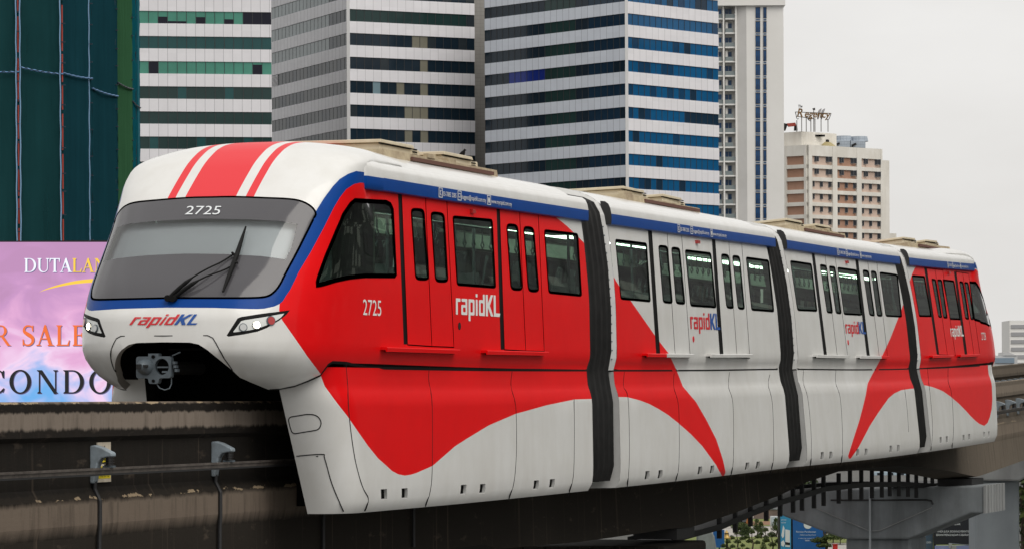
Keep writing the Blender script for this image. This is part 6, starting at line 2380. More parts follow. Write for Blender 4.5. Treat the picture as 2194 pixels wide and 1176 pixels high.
M['lace_dark'] = mat('dark_lacing', (0.02, 0.03, 0.05), 0.6)
for i in range(1, 6):
    mb = MB()
    x0, k0 = edges_x[i]
    p0 = Vector((*xy(x0, YN * k0), 0)) + Vector((0, -0.12 if i < 3 else -0.3, 0))
    if i in (1, 2):
        z = zlow
        while z < ztop:
            ln = rN.uniform(1.2, 2.6)
            mb.tube([p0 + UP * z, p0 + UP * (z + ln * 0.9)], 0.038, 6, 1)
            z += ln
    for sgn in ((-1, 1) if i < 2 else (-1,)):
        pts = []
        z = zlow
        while z < ztop:
            pts.append(p0 + Vector((sgn * 0.10 + 0.012 * math.sin(z * 3.3 + sgn), -0.05, z)))
            z += 0.25
        mb.tube(pts, 0.036 if i < 4 else 0.03, 5, 0 if i < 4 else 2)
    z = zlow
    while z < ztop:
        mb.box(p0 + UP * z, (0.3 if i < 3 else 0.15, 0.1, 0.05), None, 2)
        z += rN.uniform(0.9, 1.4)
    mb.build('lacing', [M['lace_blue'], M['lace_red'], M['lace_dark']], root)
for i, (ya, yb) in enumerate(((150, 155), (144, 160), (157, 169), (190, 207), (178, 192), (218, 232))):
    k0, k1 = edges_x[i][1], edges_x[i + 1][1]
    a = at(max(edges_x[i][0], -60), ya, YN * k0 - 0.15); b = at(edges_x[i + 1][0], yb, YN * k1 - 0.15)
    mb = MB()
    pts = [a.lerp(b, t) + UP * (0.012 * math.sin(t * 40) - 0.05 * math.sin(math.pi * t)) for t in np.linspace(0, 1, 30)]
    mb.tube(pts, 0.045, 5, 0 if i < 4 else 1)
    mb.tube([p + UP * (0.03 * math.sin(j * 1.7)) + Vector((0, -0.03, 0)) for j, p in enumerate(pts)], 0.02, 5, 1)
    mb.build('lacing_rope', [mat('mid_blue_rope', (0.10, 0.22, 0.42), 0.6) if 'mid_blue_rope' not in bpy.data.materials else bpy.data.materials['mid_blue_rope'], M['lace_dark']], root)
# scaffold frames and the dark structure behind the net
def net_x(x, back):
    """plan point behind the netting at photograph column x"""
    for (x0, k0), (x1, k1) in zip(edges_x[:-1], edges_x[1:]):
        if x <= x1:
            t = (x - x0) / (x1 - x0)
            return Vector((*xy(x, YN * (k0 + (k1 - k0) * t) + back), 0))
    return Vector((*xy(x, YN * 1.14 + back), 0))
mb = MB()
zz = zlow
while zz < ztop - 2:
    for x in np.arange(-60, 270, 46):
        p, q = net_x(x, 1.3), net_x(x + 30, 1.3)
        mb.tube([p + UP * zz, p + UP * (zz + 1.9)], 0.035, 5); mb.tube([q + UP * zz, q + UP * (zz + 1.9)], 0.035, 5)
        mb.tube([p + UP * (zz + 1.75), q + UP * (zz + 1.75)], 0.035, 5)
        mb.tube([p + UP * (zz + 1.2), p.lerp(q, .3) + UP * (zz + 1.2), p.lerp(q, .3) + UP * zz], 0.025, 5)
        nxt = net_x(min(x + 46, 292), 1.3)
        mb.tube([q + UP * (zz + 1.5), nxt + UP * (zz + 0.2)], 0.02, 5)
        mb.tube([q + UP * (zz + 0.2), nxt + UP * (zz + 1.5)], 0.02, 5)
    mb.tube([net_x(x, 1.25) + UP * zz for x in (-60, 60, 130, 195, 250)], 0.03, 5)
    zz += 2.0
mb.build('scaffold', mat('scaffold_steel', (0.004, 0.007, 0.008), 0.6), root)
mb = MB()
pp = [net_x(-60, 3), net_x(135, 3), net_x(198, 3), net_x(253, 3), net_x(285, 3), net_x(297, 3), net_x(285, 40), net_x(-60, 40)]
mb.prism(pp, (0, 0, ztop - 2.5), 0)
mb.build('wall', mat('raw_brickwork', (0.085, 0.11, 0.11), 0.9, noise=(0.7, (0.03, 0.045, 0.045), 0.9)), root)

# LED hoarding ------------------------------------------------------------
YE = 108.0
M['serif'] = None
def serif_glyph(ch):
    """roman capitals: (polygons, holes, advance), cap height 1"""
    T, t, sr, sh = 0.155, 0.055, 0.07, 0.045       # thick, thin, serif reach, serif height
    def stem(x, w=T, y0=0, y1=1, s0=True, s1=True):
        out = [[(x, y0), (x + w, y0), (x + w, y1), (x, y1)]]
        if s0: out.append([(x - sr, y0), (x + w + sr, y0), (x + w + sr, y0 + sh * .6), (x + w, y0 + sh * 1.8), (x, y0 + sh * 1.8), (x - sr, y0 + sh * .6)])
        if s1: out.append([(x - sr, y1), (x - sr, y1 - sh * .6), (x, y1 - sh * 1.8), (x + w, y1 - sh * 1.8), (x + w + sr, y1 - sh * .6), (x + w + sr, y1)])
        return out
    def ell(cx, cy, rx, ry, a0=0, a1=360, n=40): return [(cx + rx * math.cos(math.radians(a)), cy + ry * math.sin(math.radians(a))) for a in np.linspace(a0, a1, n)]
    if ch == 'O': return [ell(.46, .5, .46, .52)[:-1]], [ell(.46, .5, .29, .455)[:-1]], 1.02
    if ch == 'C':
        outer = ell(.46, .5, .46, .52, 42, 318); inner = ell(.50, .5, .31, .455, 318, 42)
        return [outer + inner, [(.74, .66), (.80, .66), (.80, .98), (.76, .98), (.68, .86)], [(.76, .04), (.82, .20), (.78, .24), (.68, .10)]], [], .90
    if ch == 'D':
        outer = [(.08, 0)] + ell(.38, .5, .50, .5, -90, 90) + [(.08, 1)]
        inner = [(.23, .05)] + ell(.38, .5, .33, .45, -90, 90) + [(.23, .95)]
        return [outer] + [stem(.08)[1], stem(.08)[2]], [inner], .98
    if ch == 'U':
        outer = [(.07, .95), (.07, .32)] + ell(.42, .32, .35, .34, 180, 360) + [(.77, .95), (.715, .95), (.715, .32)] + ell(.465, .32, .25, .28, 360, 180) + [(.225, .95)]
        return [outer] + [[(.0, 1), (.0, .965), (.07, .92), (.225, .92), (.295, .965), (.295, 1)], [(.62, 1), (.62, .965), (.70, .92), (.78, .92), (.86, .965), (.86, 1)]], [], .90
    if ch == 'T': return stem(.30, T, 0, 1, True, False) + [[(0, 1), (0, .72), (.035, .72), (.09, .93), (.665, .93), (.72, .72), (.755, .72), (.755, 1)]], [], .78
    if ch == 'A': return [[(.06, 0), (.115, 0), (.44, .86), (.40, 1)], [(.40, 1.02), (.33, .84), (.64, 0), (.81, 0), (.47, 1.02)], [(.20, .31), (.66, .31), (.64, .365), (.22, .365)],
                          [(-.03, 0), (.23, 0), (.23, .035), (.13, .06), (.06, .06), (-.03, .035)], [(.56, 0), (.89, 0), (.89, .035), (.80, .065), (.62, .065), (.56, .035)]], [], .90
    if ch == 'L': return stem(.08) + [[(.08, 0), (.66, 0), (.70, .28), (.66, .28), (.57, .06), (.08, .06)]], [], .74
    if ch == 'N': return stem(.10, t) + stem(.78, t) + [[(.02, 1), (.02, .965), (.10, .93), (.74, -.02), (.835, -.02), (.835, .1), (.24, 1)]], [], 1.0
    if ch == 'S':
        c = [(.56, .80), (.50, .92), (.36, .97), (.20, .94), (.11, .82), (.13, .68), (.28, .57), (.45, .47), (.55, .35), (.54, .18), (.42, .06), (.27, .03), (.13, .08), (.06, .22)]
        c = smooth_closed(c, False, 4)
        pol = []
        for i, (a, b) in enumerate(zip(c[:-1], c[1:])):
            a, b = np.array(a), np.array(b); d = (b - a) / np.linalg.norm(b - a); n = np.array([-d[1], d[0]])
            k = i / len(c); w = 0.035 + 0.06 * math.exp(-((k - .5) / .2) ** 2) 
            a2, b2 = a - d * .012, b + d * .012
            pol.append([tuple(a2 - n * w), tuple(b2 - n * w), tuple(b2 + n * w), tuple(a2 + n * w)])
        return pol + [[(.53, .70), (.585, .70), (.585, 1), (.55, 1), (.50, .9)], [(.03, .32), (.03, .0), (.065, .0), (.12, .1), (.085, .32)]], [], .66
    if ch == 'R':
        outer = [(.08, .45)] + ell(.34, .725, .30, .275, -90, 90) + [(.08, 1)]
        inner = [(.23, .505)] + ell(.34, .725, .16, .22, -90, 90) + [(.23, .945)]
        return [outer] + stem(.08)[:1] + stem(.08)[1:] + [[(.30, .50), (.46, .50), (.78, .05), (.88, 0), (.66, 0)]], [inner], .88
    if ch == 'E': return stem(.08) + [[(.08, 0), (.62, 0), (.67, .26), (.63, .26), (.54, .06), (.08, .06)], [(.08, 1), (.60, 1), (.62, .77), (.58, .77), (.50, .94), (.08, .94)], [(.2, .485), (.44, .485), (.47, .40), (.50, .40), (.50, .64), (.47, .64), (.44, .545), (.2, .545)]], [], .72
    return [], [], .4
def led_mat():
    m = bpy.data.materials.new('led_screen_picture')
    m.use_nodes = True
    nt = m.node_tree; N = nt.nodes; L = nt.links
    N.clear()
    out = N.new('ShaderNodeOutputMaterial'); em = N.new('ShaderNodeEmission'); em.inputs['Strength'].default_value = 1.0
    uv = N.new('ShaderNodeUVMap'); uv.uv_map = 'uv'
    mp = N.new('ShaderNodeMapping'); mp.inputs['Scale'].default_value = (1.0, 1.35, 1); mp.inputs['Rotation'].default_value = (0, 0, 0.5); L.new(uv.outputs['UV'], mp.inputs['Vector'])
    n = N.new('ShaderNodeTexNoise'); n.inputs['Scale'].default_value = 0.62; n.inputs['Detail'].default_value = 4; n.inputs['Distortion'].default_value = 0.6; L.new(mp.outputs['Vector'], n.inputs['Vector'])
    sep = N.new('ShaderNodeSeparateXYZ'); L.new(uv.outputs['UV'], sep.inputs[0])
    # the sky picture: violet-pink above, pink in the middle, blue at the foot
    gr = N.new('ShaderNodeMath'); gr.operation = 'MULTIPLY_ADD'; gr.inputs[1].default_value = 0.13; gr.inputs[2].default_value = -0.16; L.new(sep.outputs['Y'], gr.inputs[0])
    ad = N.new('ShaderNodeMath'); ad.operation = 'MULTIPLY_ADD'; ad.inputs[1].default_value = 1.0; L.new(n.outputs['Fac'], ad.inputs[0]); L.new(gr.outputs[0], ad.inputs[2])
    rp = N.new('ShaderNodeValToRGB'); cr = rp.color_ramp
    st = [(0.28, (0.16, 0.42, 0.80, 1)), (0.42, (0.42, 0.50, 0.82, 1)), (0.52, (0.84, 0.62, 0.82, 1)), (0.64, (0.74, 0.40, 0.64, 1)), (0.80, (0.56, 0.30, 0.54, 1)), (0.95, (0.50, 0.27, 0.47, 1))]
    while len(cr.elements) < len(st): cr.elements.new(0.5)
    for e, (p, c) in zip(cr.elements, st): e.position = p; e.color = c
    L.new(ad.outputs[0], rp.inputs['Fac'])
    # visible pixel rows
    ml = N.new('ShaderNodeMath'); ml.operation = 'MULTIPLY'; ml.inputs[1].default_value = 240.0; L.new(sep.outputs['Y'], ml.inputs[0])
    sn = N.new('ShaderNodeMath'); sn.operation = 'SINE'; L.new(ml.outputs[0], sn.inputs[0])
    sc = N.new('ShaderNodeMath'); sc.operation = 'MULTIPLY_ADD'; sc.inputs[1].default_value = 0.05; sc.inputs[2].default_value = 0.95; L.new(sn.outputs[0], sc.inputs[0])
    mm = N.new('ShaderNodeMix'); mm.data_type = 'RGBA'; mm.blend_type = 'MULTIPLY'; mm.inputs[0].default_value = 1.0
    L.new(rp.outputs['Color'], mm.inputs[6]); L.new(sc.outputs[0], mm.inputs[7]); L.new(mm.outputs[2], em.inputs['Color'])
    L.new(em.outputs[0], out.inputs['Surface'])
    return m
def glow(name, col): 
    return mat(name, (0.02, 0.02, 0.02), 0.6, emit=(col, 1.0))
root = empty('led_billboard', (at(100, 853, YE).x, YE + 0.3, at(100, 860, YE).z - 2), 'large lit screen with lettering on a pink and blue sky, behind the guideway', 'billboard')
a, b = at(-90, 519, YE), at(290, 519, YE)
zlo = at(100, 862, YE).z - 0.3
mb = MB()
W = b.x - a.x
mb.quad(Vector((a.x, YE, zlo)), Vector((b.x, YE, zlo)), Vector((b.x, YE, b.z)), Vector((a.x, YE, a.z)), 0, [(0, 0), (W, 0), (W, a.z - zlo), (0, a.z - zlo)])
mb.build('screen', led_mat(), root)
mb = MB()
mb.box(((a.x + b.x) / 2, YE + 0.35, (a.z + zlo) / 2), (W + 0.2, 0.6, a.z - zlo + 0.06), None, 0)
mb.build('cabinet', M['seam'], root)
mb = MB()
for x in (a.x + 0.6, (a.x + b.x) / 2, b.x - 0.6):
    mb.box((x, YE + 0.5, zlo / 2), (0.5, 0.4, zlo - 0.02), None, 0)
mb.build('support_leg', M['steel'], root)
def led_text(txt, x0, yb, cap, mats_, sx=1.0, gap=0.0):
    x = x0
    for i, ch in enumerate(txt):
        if ch == ' ':
            x += 0.5 * cap * sx; continue
        po, ho, adv = serif_glyph(ch)
        v, f = union_shape(po, ho)
        m = mats_[min(i, len(mats_) - 1)] if isinstance(mats_, list) else mats_
        for dx, dy, o, mm in ((1.6, 1.6, 0.012, M_sh), (0, 0, 0.022, m)):
            mb = MB()
            mb.add([at(x + q[0] * cap * sx + dx, yb - q[1] * cap + dy, YE - o) for q in v], f, 0)
            mb.build('letter' if o > 0.02 else 'letter_shadow', mm, root)
        x += adv * cap * sx + gap
    return x
M_sh = glow('letter_shadow_light', (0.10, 0.09, 0.20))
wht, yel, org, blk = glow('white_letter_light', (0.80, 0.83, 0.92)), glow('yellow_letter_light', (0.85, 0.55, 0.05)), glow('orange_letter_light', (0.76, 0.14, 0.02)), mat('black_letter', (0.012, 0.014, 0.018), 0.6)
led_text('DUTALAN', 52, 583, 29.5, [wht, wht, wht, wht, yel, yel, yel], 0.98)
x = led_text('R', -13, 740, 44, org, 0.98)
led_text('SALE', 47, 740, 44, org, 0.95, 4)
led_text('CONDO', -32, 842, 50, blk, 1.02, 6)
arc_o = [(84, 626)] + [(84 + 130 * t, 626 - 34 * math.sin(t * math.pi * 0.5) ** 0.8 * 0.86) for t in np.linspace(0.05, 1.25, 24)]
arc_i = [(84 + 130 * t, 626 - 34 * math.sin(t * math.pi * 0.5) ** 0.8 * 0.62) for t in np.linspace(1.25, 0.05, 24)]
v, f = union_shape([arc_o + arc_i])
mb = MB(); mb.add([at(p[0], p[1], YE - 0.02) for p in v], f, 0); mb.build('swoosh', yel, root)

# office block off to the right of the picture: what the side windows mirror
root = empty('facade_block', (95, 120, 0), 'glass-fronted block standing along the street right of the track, outside the frame', 'building')
q0, q1 = Vector((50, 60, 0)), Vector((361, 900, 0))
dd = (q0 - q1).normalized(); L_ = (q1 - q0).length
nn = Vector((dd.y, -dd.x, 0))
mb = MB()
mb.prism([q1, q0, q0 + Vector((30, -8, 0)), q1 + Vector((30, -8, 0))], (0, 0, 85), 0)
mb.build('wall', panel_mat('chequer_facade', (0.085, 0.11, 0.09), 2.2, (0.02, 0.022, 0.022), 0.5, 0.4, 0.8, 1.7), root)
mb = MB()
rr = random.Random(4)
nx = int(L_ / 3.0)
for i in range(nx):
    for j in range(16):
        if rr.random() < 0.6:
            c = q1 + dd * (i + 0.5) * (L_ / nx) + nn * 0.05 + UP * (1.2 + j * 1.9)
            mb.box(c, (2.6, 0.08, 1.5), (dd, nn, UP), rr.choice((0, 0, 1)))
mb.build('window_grid', [mat('facade_dark', (0.015, 0.018, 0.018), 0.4), mat('facade_pale', (0.55, 0.62, 0.52), 0.6)], root)

# ================================================================== STREET LEVEL
def ground_at(px, py, z=0.0):
    a, b = ray(px, py)
    y = (z - CZ) / b
    return Vector((a * y, y, z))
def sheet(name, pts, z, m, kind='structure'):
    mb = MB()
    mb.add([Vector((p[0], p[1], z)) for p in pts], [tuple(range(len(pts)))], 0)
    o = mb.build(name, m)
    # the outline must face up
    if o.data.polygons[0].normal.z < 0: o.data.flip_normals()
    o['kind'] = kind
    return o
M['ground'] = mat('city_ground', (0.10, 0.10, 0.095), 0.9, noise=(0.05, (0.065, 0.065, 0.06), 0.8))
M['asphalt'] = mat('asphalt', (0.055, 0.055, 0.057), 0.85, noise=(0.3, (0.035, 0.035, 0.036), 0.8), bump=(20, 0.2))
M['paving'] = mat('pale_paving', (0.42, 0.40, 0.37), 0.8, noise=(0.5, (0.31, 0.29, 0.26), 0.7))
M['grass'] = mat('grass', (0.19, 0.22, 0.045), 0.9, noise=(1.2, (0.09, 0.125, 0.03), 0.9), bump=(12, 0.6))
M['soil'] = mat('dry_soil', (0.25, 0.13, 0.065), 0.9, noise=(0.9, (0.15, 0.085, 0.045), 0.8))
M['whiteline'] = mat('road_paint', (0.70, 0.70, 0.68), 0.7)
R_ = 5200
sheet('ground', [(-R_, -400), (R_, -400), (R_, R_), (-R_, R_)], 0.0, M['ground'])
sheet('road', [(-40, 300), (90, 300), (110, 420), (-40, 420)], 0.004, M['asphalt'])
g = lambda x, y: tuple(ground_at(x, y))[:2]
sheet('lawn', [g(1480, 1126), g(2194, 1126), g(2194, 1111), g(1480, 1111)], 0.008, M['grass'])
sheet('bare_soil', [g(1560, 1124), g(1650, 1124), g(1658, 1116), g(1590, 1116)], 0.012, M['soil'])
sheet('footpath', [g(1440, 1150), g(1800, 1150), g(1790, 1127), g(1440, 1127)], 0.008, M['paving'])
sheet('planting_bed', [g(1440, 1230), g(2100, 1230), g(2100, 1149), g(1440, 1149)], 0.012, M['grass'])
sheet('plaza', [g(1760, 1185), g(1830, 1185), g(1830, 1163), g(1760, 1163)], 0.02, M['paving'])

# low brown wall beyond the lawn
a, b = ground_at(1560, 1111), ground_at(1700, 1110)
root = empty('boundary_wall', (a + b) / 2, 'low brown street wall beyond the lawn, seen under the train', 'wall')
top = at(1640, 1091, (a.y + b.y) / 2).z
mb = MB()
mb.box(((a.x + b.x) / 2, (a.y + b.y) / 2 + 0.3, top / 2), (b.x - a.x, 0.3, top), None, 0)
o = mb.build('wall', mat('brown_render', (0.21, 0.155, 0.13), 0.8, noise=(0.8, (0.13, 0.095, 0.08), 0.8)), root)
mb = MB()
mb.box(((a.x + b.x) / 2, (a.y + b.y) / 2 + 0.3, top + 0.05), (b.x - a.x + 0.1, 0.42, 0.1), None, 0)
mb.build('coping', M['concrete'], root)

# white kerb wall and blue-white hoarding far off, in the gap over the pier
yw = 430.0
a, b = at(1690, 1032, yw), at(2060, 1032, yw)
root = empty('parapet', (0.5 * (a.x + b.x), yw, 0), 'long white road parapet seen through the hanging posts', 'parapet')
mb = MB()
mb.box(((a.x + b.x) / 2, yw, at(1800, 1028, yw).z - 0.3), (b.x - a.x, 0.4, 0.7), None, 0)
mb.build('rail_wall', mat('parapet_white', (0.62, 0.62, 0.62), 0.6, noise=(0.7, (0.4, 0.4, 0.4), 0.8)), root)
mb = MB()
for i in range(30):
    x = a.x + (b.x - a.x) * (i + .5) / 30
    mb.box((x, yw + 0.3, at(1800, 1030, yw).z / 2), (0.35, 0.35, at(1800, 1030, yw).z - 0.02), None, 0)
mb.build('parapet_post', M['concrete'], root)
yw2 = 450.0
root = empty('site_cabin', (at(1905, 1016, yw2).x, yw2, 0), 'pale blue site cabins standing behind the white parapet', 'cabin')
a, b = at(1874, 1019, yw2), at(1942, 1010, yw2)
mb = MB()
mb.box(((a.x + b.x) / 2, yw2 + 1.2, b.z / 2), (b.x - a.x, 2.4, b.z), None, 0)
mb.build('wall', mat('pale_blue_sheet', (0.36, 0.46, 0.53), 0.5), root)
mb = MB()
for q in range(3):
    x = a.x + (b.x - a.x) * (q + .5) / 3
    mb.box((x, yw2 - 0.02, (a.z + b.z) / 2), (0.7, 0.06, (b.z - a.z) * .6), None, 0)
mb.build('window', M['win_dark'], root)

# foliage ------------------------------------------------------------
M['leaf'] = mat('leaf_green', (0.060, 0.085, 0.028), 0.7, spec=0.2, noise=(0.6, (0.035, 0.055, 0.018), 0.8))
M['leaf_dark'] = mat('leaf_dark_green', (0.032, 0.05, 0.020), 0.7, spec=0.2)
M['leaf_light'] = mat('leaf_light_green', (0.12, 0.15, 0.045), 0.7, spec=0.2)
M['leaf_yellow'] = mat('leaf_yellow', (0.32, 0.26, 0.05), 0.7, spec=0.2)
M['flower'] = mat('orange_flower', (0.55, 0.14, 0.03), 0.7)
M['bark'] = mat('bark', (0.10, 0.075, 0.055), 0.9, noise=(4, (0.05, 0.04, 0.03), 0.8))
def leaf_blob(mb, c, rx, rz, n, size, rnd, mats_=(0, 0, 1, 2), flat=0.0):
    """leaf-sized faces through a rounded volume"""
    for _ in range(n):
        while True:
            v = Vector((rnd.uniform(-1, 1), rnd.uniform(-1, 1), rnd.uniform(-1, 1)))
            if 0.45 < v.length < 1.0 or (v.length <= .45 and rnd.random() < .3): break
        wob = 1 + 0.18 * math.sin(5 * v.x + 3 * v.z)
        p = Vector(c) + Vector((v.x * rx * wob, v.y * rx * wob, v.z * rz * wob))
        n_ = (v + Vector((rnd.uniform(-.7, .7), rnd.uniform(-.7, .7), rnd.uniform(-.3, .9)))).normalized()
        t = n_.cross(Vector((rnd.uniform(-1, 1), rnd.uniform(-1, 1), rnd.uniform(-1, 1)))).normalized()
        u = n_.cross(t)
        s = size * rnd.uniform(0.6, 1.3)
        mb.add([p - t * s, p - u * s * 0.55, p + t * s, p + u * s * 0.55], [(0, 1, 2, 3)], rnd.choice(mats_))
LEAVES = [M['leaf'], M['leaf_dark'], M['leaf_light']]
def topiary(px, py_base, h, pads, label, seed, cone=False, group='clipped trees in the bed under the train'):
    """cloud-pruned tree: bent trunk, limbs and leaf pads; pads = (dx, height, radius, thickness) as fractions of h"""
    rnd = random.Random(seed)
    p = ground_at(px, py_base)
    r = empty('clipped_tree', p, label, 'tree', group)
    mb = MB()
    mb.tube([p, p + Vector((0.05 * h, 0, 0.3 * h)), p + Vector((-0.03 * h, 0, 0.6 * h)), p + Vector((0.0, 0, 0.88 * h))], [0.045 * h, 0.035 * h, 0.025 * h, 0.012 * h], 7, 0)
    for dx, hz, rr, th in pads:
        if abs(dx) > 0.05:
            mb.tube([p + UP * (hz * h * 0.72), p + Vector((dx * h * 0.6, 0, hz * h * 0.86)), p + Vector((dx * h, 0, hz * h))], [0.02 * h, 0.015 * h, 0.01 * h], 6, 0)
    mb.build('trunk', M['bark'], r)
    mb = MB()
    for dx, hz, rr, th in pads:
        c = p + Vector((dx * h, rnd.uniform(-.15, .15) * h, hz * h))
        leaf_blob(mb, c, rr * h, th * h, 900, 0.024 * h, rnd)
    mb.build('crown', LEAVES, r)
    return r
PA = [(0, .9, .17, .12), (-.28, .64, .18, .10), (.30, .66, .17, .10), (-.12, .42, .19, .10), (.26, .36, .16, .09)]
PB = [(0, .84, .21, .15), (-.30, .56, .19, .12), (.31, .52, .20, .12), (.02, .34, .22, .11)]
PC = [(0, .66, .23, .26), (0, .88, .12, .10), (0, .46, .27, .15)]
topiary(1622, 1150, 1.38, PC, 'clipped cone-shaped tree just left of the other cone-shaped one by the hedge', 1)
topiary(1631, 1153, 1.26, PC, 'clipped cone-shaped tree rising just right of the hedge block', 2)
topiary(1663, 1150, 1.43, PC, 'clipped cone-shaped tree touching the left edge of the blue advertising box', 3)
topiary(1641, 1160, 1.04, PB, 'clipped tree with rounded pads below the cone-shaped trees', 4)
topiary(1580, 1172, 1.21, PB, 'clipped tree with rounded pads below the gold lantern', 5)
topiary(1612, 1176, 1.32, PA, 'tiered clipped tree in the middle of the bed', 6)
topiary(1655, 1180, 1.32, PB, 'tiered clipped tree beside the foot of the blue advertising box', 7)
topiary(1560, 1186, 0.99, PB, 'low rounded clipped tree at the left end of the bed', 8)
topiary(1636, 1192, 0.99, PC, 'small rounded clipped tree at the bottom edge', 9)
topiary(1592, 1196, 0.94, PA, 'small dark clipped tree at the bottom edge, left of the middle', 10)
topiary(1768, 1192, 2.52, [(-.05, .86, .17, .07), (.08, .74, .12, .05), (-.14, .42, .2, .07), (.06, .50, .14, .05), (-.02, .3, .2, .06)], 'pine with flat tiered pads in front of the blue advertising box', 11)
for k, (px, py, w, h, lab) in enumerate(((1785, 1163, 2.6, 1.5, 'leafy shrub between the blue advertising box and the pier column'), (1800, 1166, 2.0, 1.0, 'low shrub at the foot of the pier column'),
                                        (1973, 1190, 2.4, 2.2, 'yellow-green flowering bush right of the pier column'), (1590, 1146, 1.2, 1.1, 'small round shrub beside the dark hedge block'),
                                        (1545, 1140, 1.0, 0.9, 'round shrub over the blue sign panel'), (1570, 1131, 1.0, .9, 'round shrub behind the gold lantern'),
                                        (2188, 1060, 3.5, 6.0, 'dense green tree at the right edge beside the pale pier'))):
    rnd = random.Random(50 + k)
    p = ground_at(px, py) if k < 6 else Vector((at(2196, 1100, 150).x, 150, 0))
    r = empty('shrub' if k < 6 else 'street_tree', p, lab, 'shrub' if k < 6 else 'tree')
    mb = MB()
    hh = h if k < 6 else 8.6
    mb.tube([p, p + Vector((0.05, 0, hh * .5)), p + Vector((0, 0, hh * .8))], [0.06 * hh * .6, .03 * hh * .6, .01 * hh], 6, 0)
    for q in range(4):
        mb.tube([p + UP * hh * .3, p + Vector((rnd.uniform(-.4, .4) * w, rnd.uniform(-.3, .3) * w, hh * .7))], [.02 * hh, .008 * hh], 5, 0)
    mb.build('trunk', M['bark'], r)
    mb = MB()
    for q in range(7):
        leaf_blob(mb, p + Vector((rnd.uniform(-.4, .4) * w, rnd.uniform(-.3, .3) * w, hh * rnd.uniform(.45, .85))), w * .28, hh * .2, 260, 0.07 if k < 6 else 0.16, rnd, (0, 1, 2) if k != 2 else (0, 2, 3, 3, 4))
    mb.build('crown', LEAVES + [M['leaf_yellow'], M['flower']], r)
# dark trees beyond the wall
for k, (px, w, h) in enumerate(((1625, 5, 1.9), (1650, 5, 2.4), (1600, 5, 1.7), (1680, 6, 2.6))):
    rnd = random.Random(90 + k)
    p = Vector((at(px, 1080, 330).x, 330, 0))
    r = empty('street_tree', p, 'dark green tree showing over the brown wall under the train', 'tree', 'dark trees over the brown wall')
    mb = MB(); mb.tube([p, p + UP * h], [.15, .06], 6, 0); mb.build('trunk', M['bark'], r)
    mb = MB()
    for q in range(6): leaf_blob(mb, p + Vector((rnd.uniform(-.4, .4) * w, 0, h * rnd.uniform(.5, 1.0))), w * .25, .6, 160, 0.16, rnd, (0, 1, 1))
    mb.build('crown', LEAVES, r)
# clipped hedge block
a, b = ground_at(1588, 1147), ground_at(1605, 1147)
r = empty('hedge', (a + b) / 2, 'dark square-clipped hedge block behind the round trees', 'hedge')
rnd = random.Random(77)
mb = MB()
w, h = b.x - a.x, at(1596, 1128, a.y).z
mb.box(((a.x + b.x) / 2, a.y + .4, h / 2), (w * .9, .7, h * .95), None, 1)
for _ in range(900):
    f = rnd.choice((0, 1, 2))
    c = Vector(((a.x + b.x) / 2 + rnd.uniform(-.5, .5) * w, a.y + .4 + rnd.uniform(-.45, .45), rnd.uniform(0.02, h)))
    if f == 0: c.y = a.y + 0.02
    elif f == 1: c.z = h
    else: c.x = (a.x + b.x) / 2 + rnd.choice((-.5, .5)) * w
    t = Vector((rnd.uniform(-1, 1), rnd.uniform(-1, 1), rnd.uniform(-1, 1))).normalized(); u = t.cross(Vector((0.3, -1, .4))).normalized()
    s = rnd.uniform(.03, .07)
    mb.add([c - t * s, c - u * s * .6, c + t * s, c + u * s * .6], [(0, 1, 2, 3)], rnd.choice((0, 1, 1)))
mb.build('leaves', [M['leaf'], M['leaf_dark']], r)

# white car, only its tail shows between the posts
p = ground_at(1588, 1121)
r = empty('parked_car', p, 'white car parked beyond the lawn, partly hidden by the hanging posts', 'car')
def car_pt(x, z, y): return p + Vector((x, y, z))
prof = [(-3.4, .35), (-3.45, .62), (-3.3, .85), (-2.3, .98), (-1.6, 1.42), (-.4, 1.48), (.35, 1.36), (.75, 1.0), (.95, .9), (1.0, .55), (.92, .32)]
mb = MB()
n = len(prof)
for y, k in ((0.0, .93), (0.12, 1.0), (1.55, 1.0), (1.68, .93)):
    mb.v += [tuple(car_pt(-1.2 + (x + 1.2) * (.985 + .015 * k), .3 + (z - .3) * k, y)) for x, z in prof]; mb.uv += [(0, 0)] * n
for i in range(3):
    for j in range(n): mb.f.append((i * n + j, i * n + (j + 1) % n, (i + 1) * n + (j + 1) % n, (i + 1) * n + j)); mb.m.append(0)
mb.f.append(tuple(range(n))[::-1]); mb.m.append(0); mb.f.append(tuple(3 * n + j for j in range(n))); mb.m.append(0)
o = mb.build('body', mat('car_white', (0.72, 0.72, 0.72), 0.25, coat=0.4), r); autosmooth(o, 40)
mb = MB()
mb.prism([car_pt(x, z, -0.012) for x, z in ((-2.1, .98), (-1.5, 1.34), (-.75, 1.38), (-.75, .98))], (0, .01, 0), 0)
mb.prism([car_pt(x, z, -0.012) for x, z in ((-.68, .98), (-.68, 1.38), (-.35, 1.38), (.25, 1.28), (.5, 1.0))], (0, .01, 0), 0)
mb.build('side_window', M['win_dark'], r)
for x in (0.25, -2.55):
    mb = MB()
    mb.tube([car_pt(x, .31, -0.03), car_pt(x, .31, .2)], .32, 20, 0)
    w_ = mb.build('wheel', M['black'], r)
    mb = MB(); mb.disc(car_pt(x, .31, -0.04), (0, -1, 0), .21, 16, 0, .02); mb.build('rim', M['steel'], w_)
mb = MB(); mb.box(car_pt(.93, .78, .1), (.1, .2, .2), None, 0); mb.build('tail_light', M['lens_red'], r)

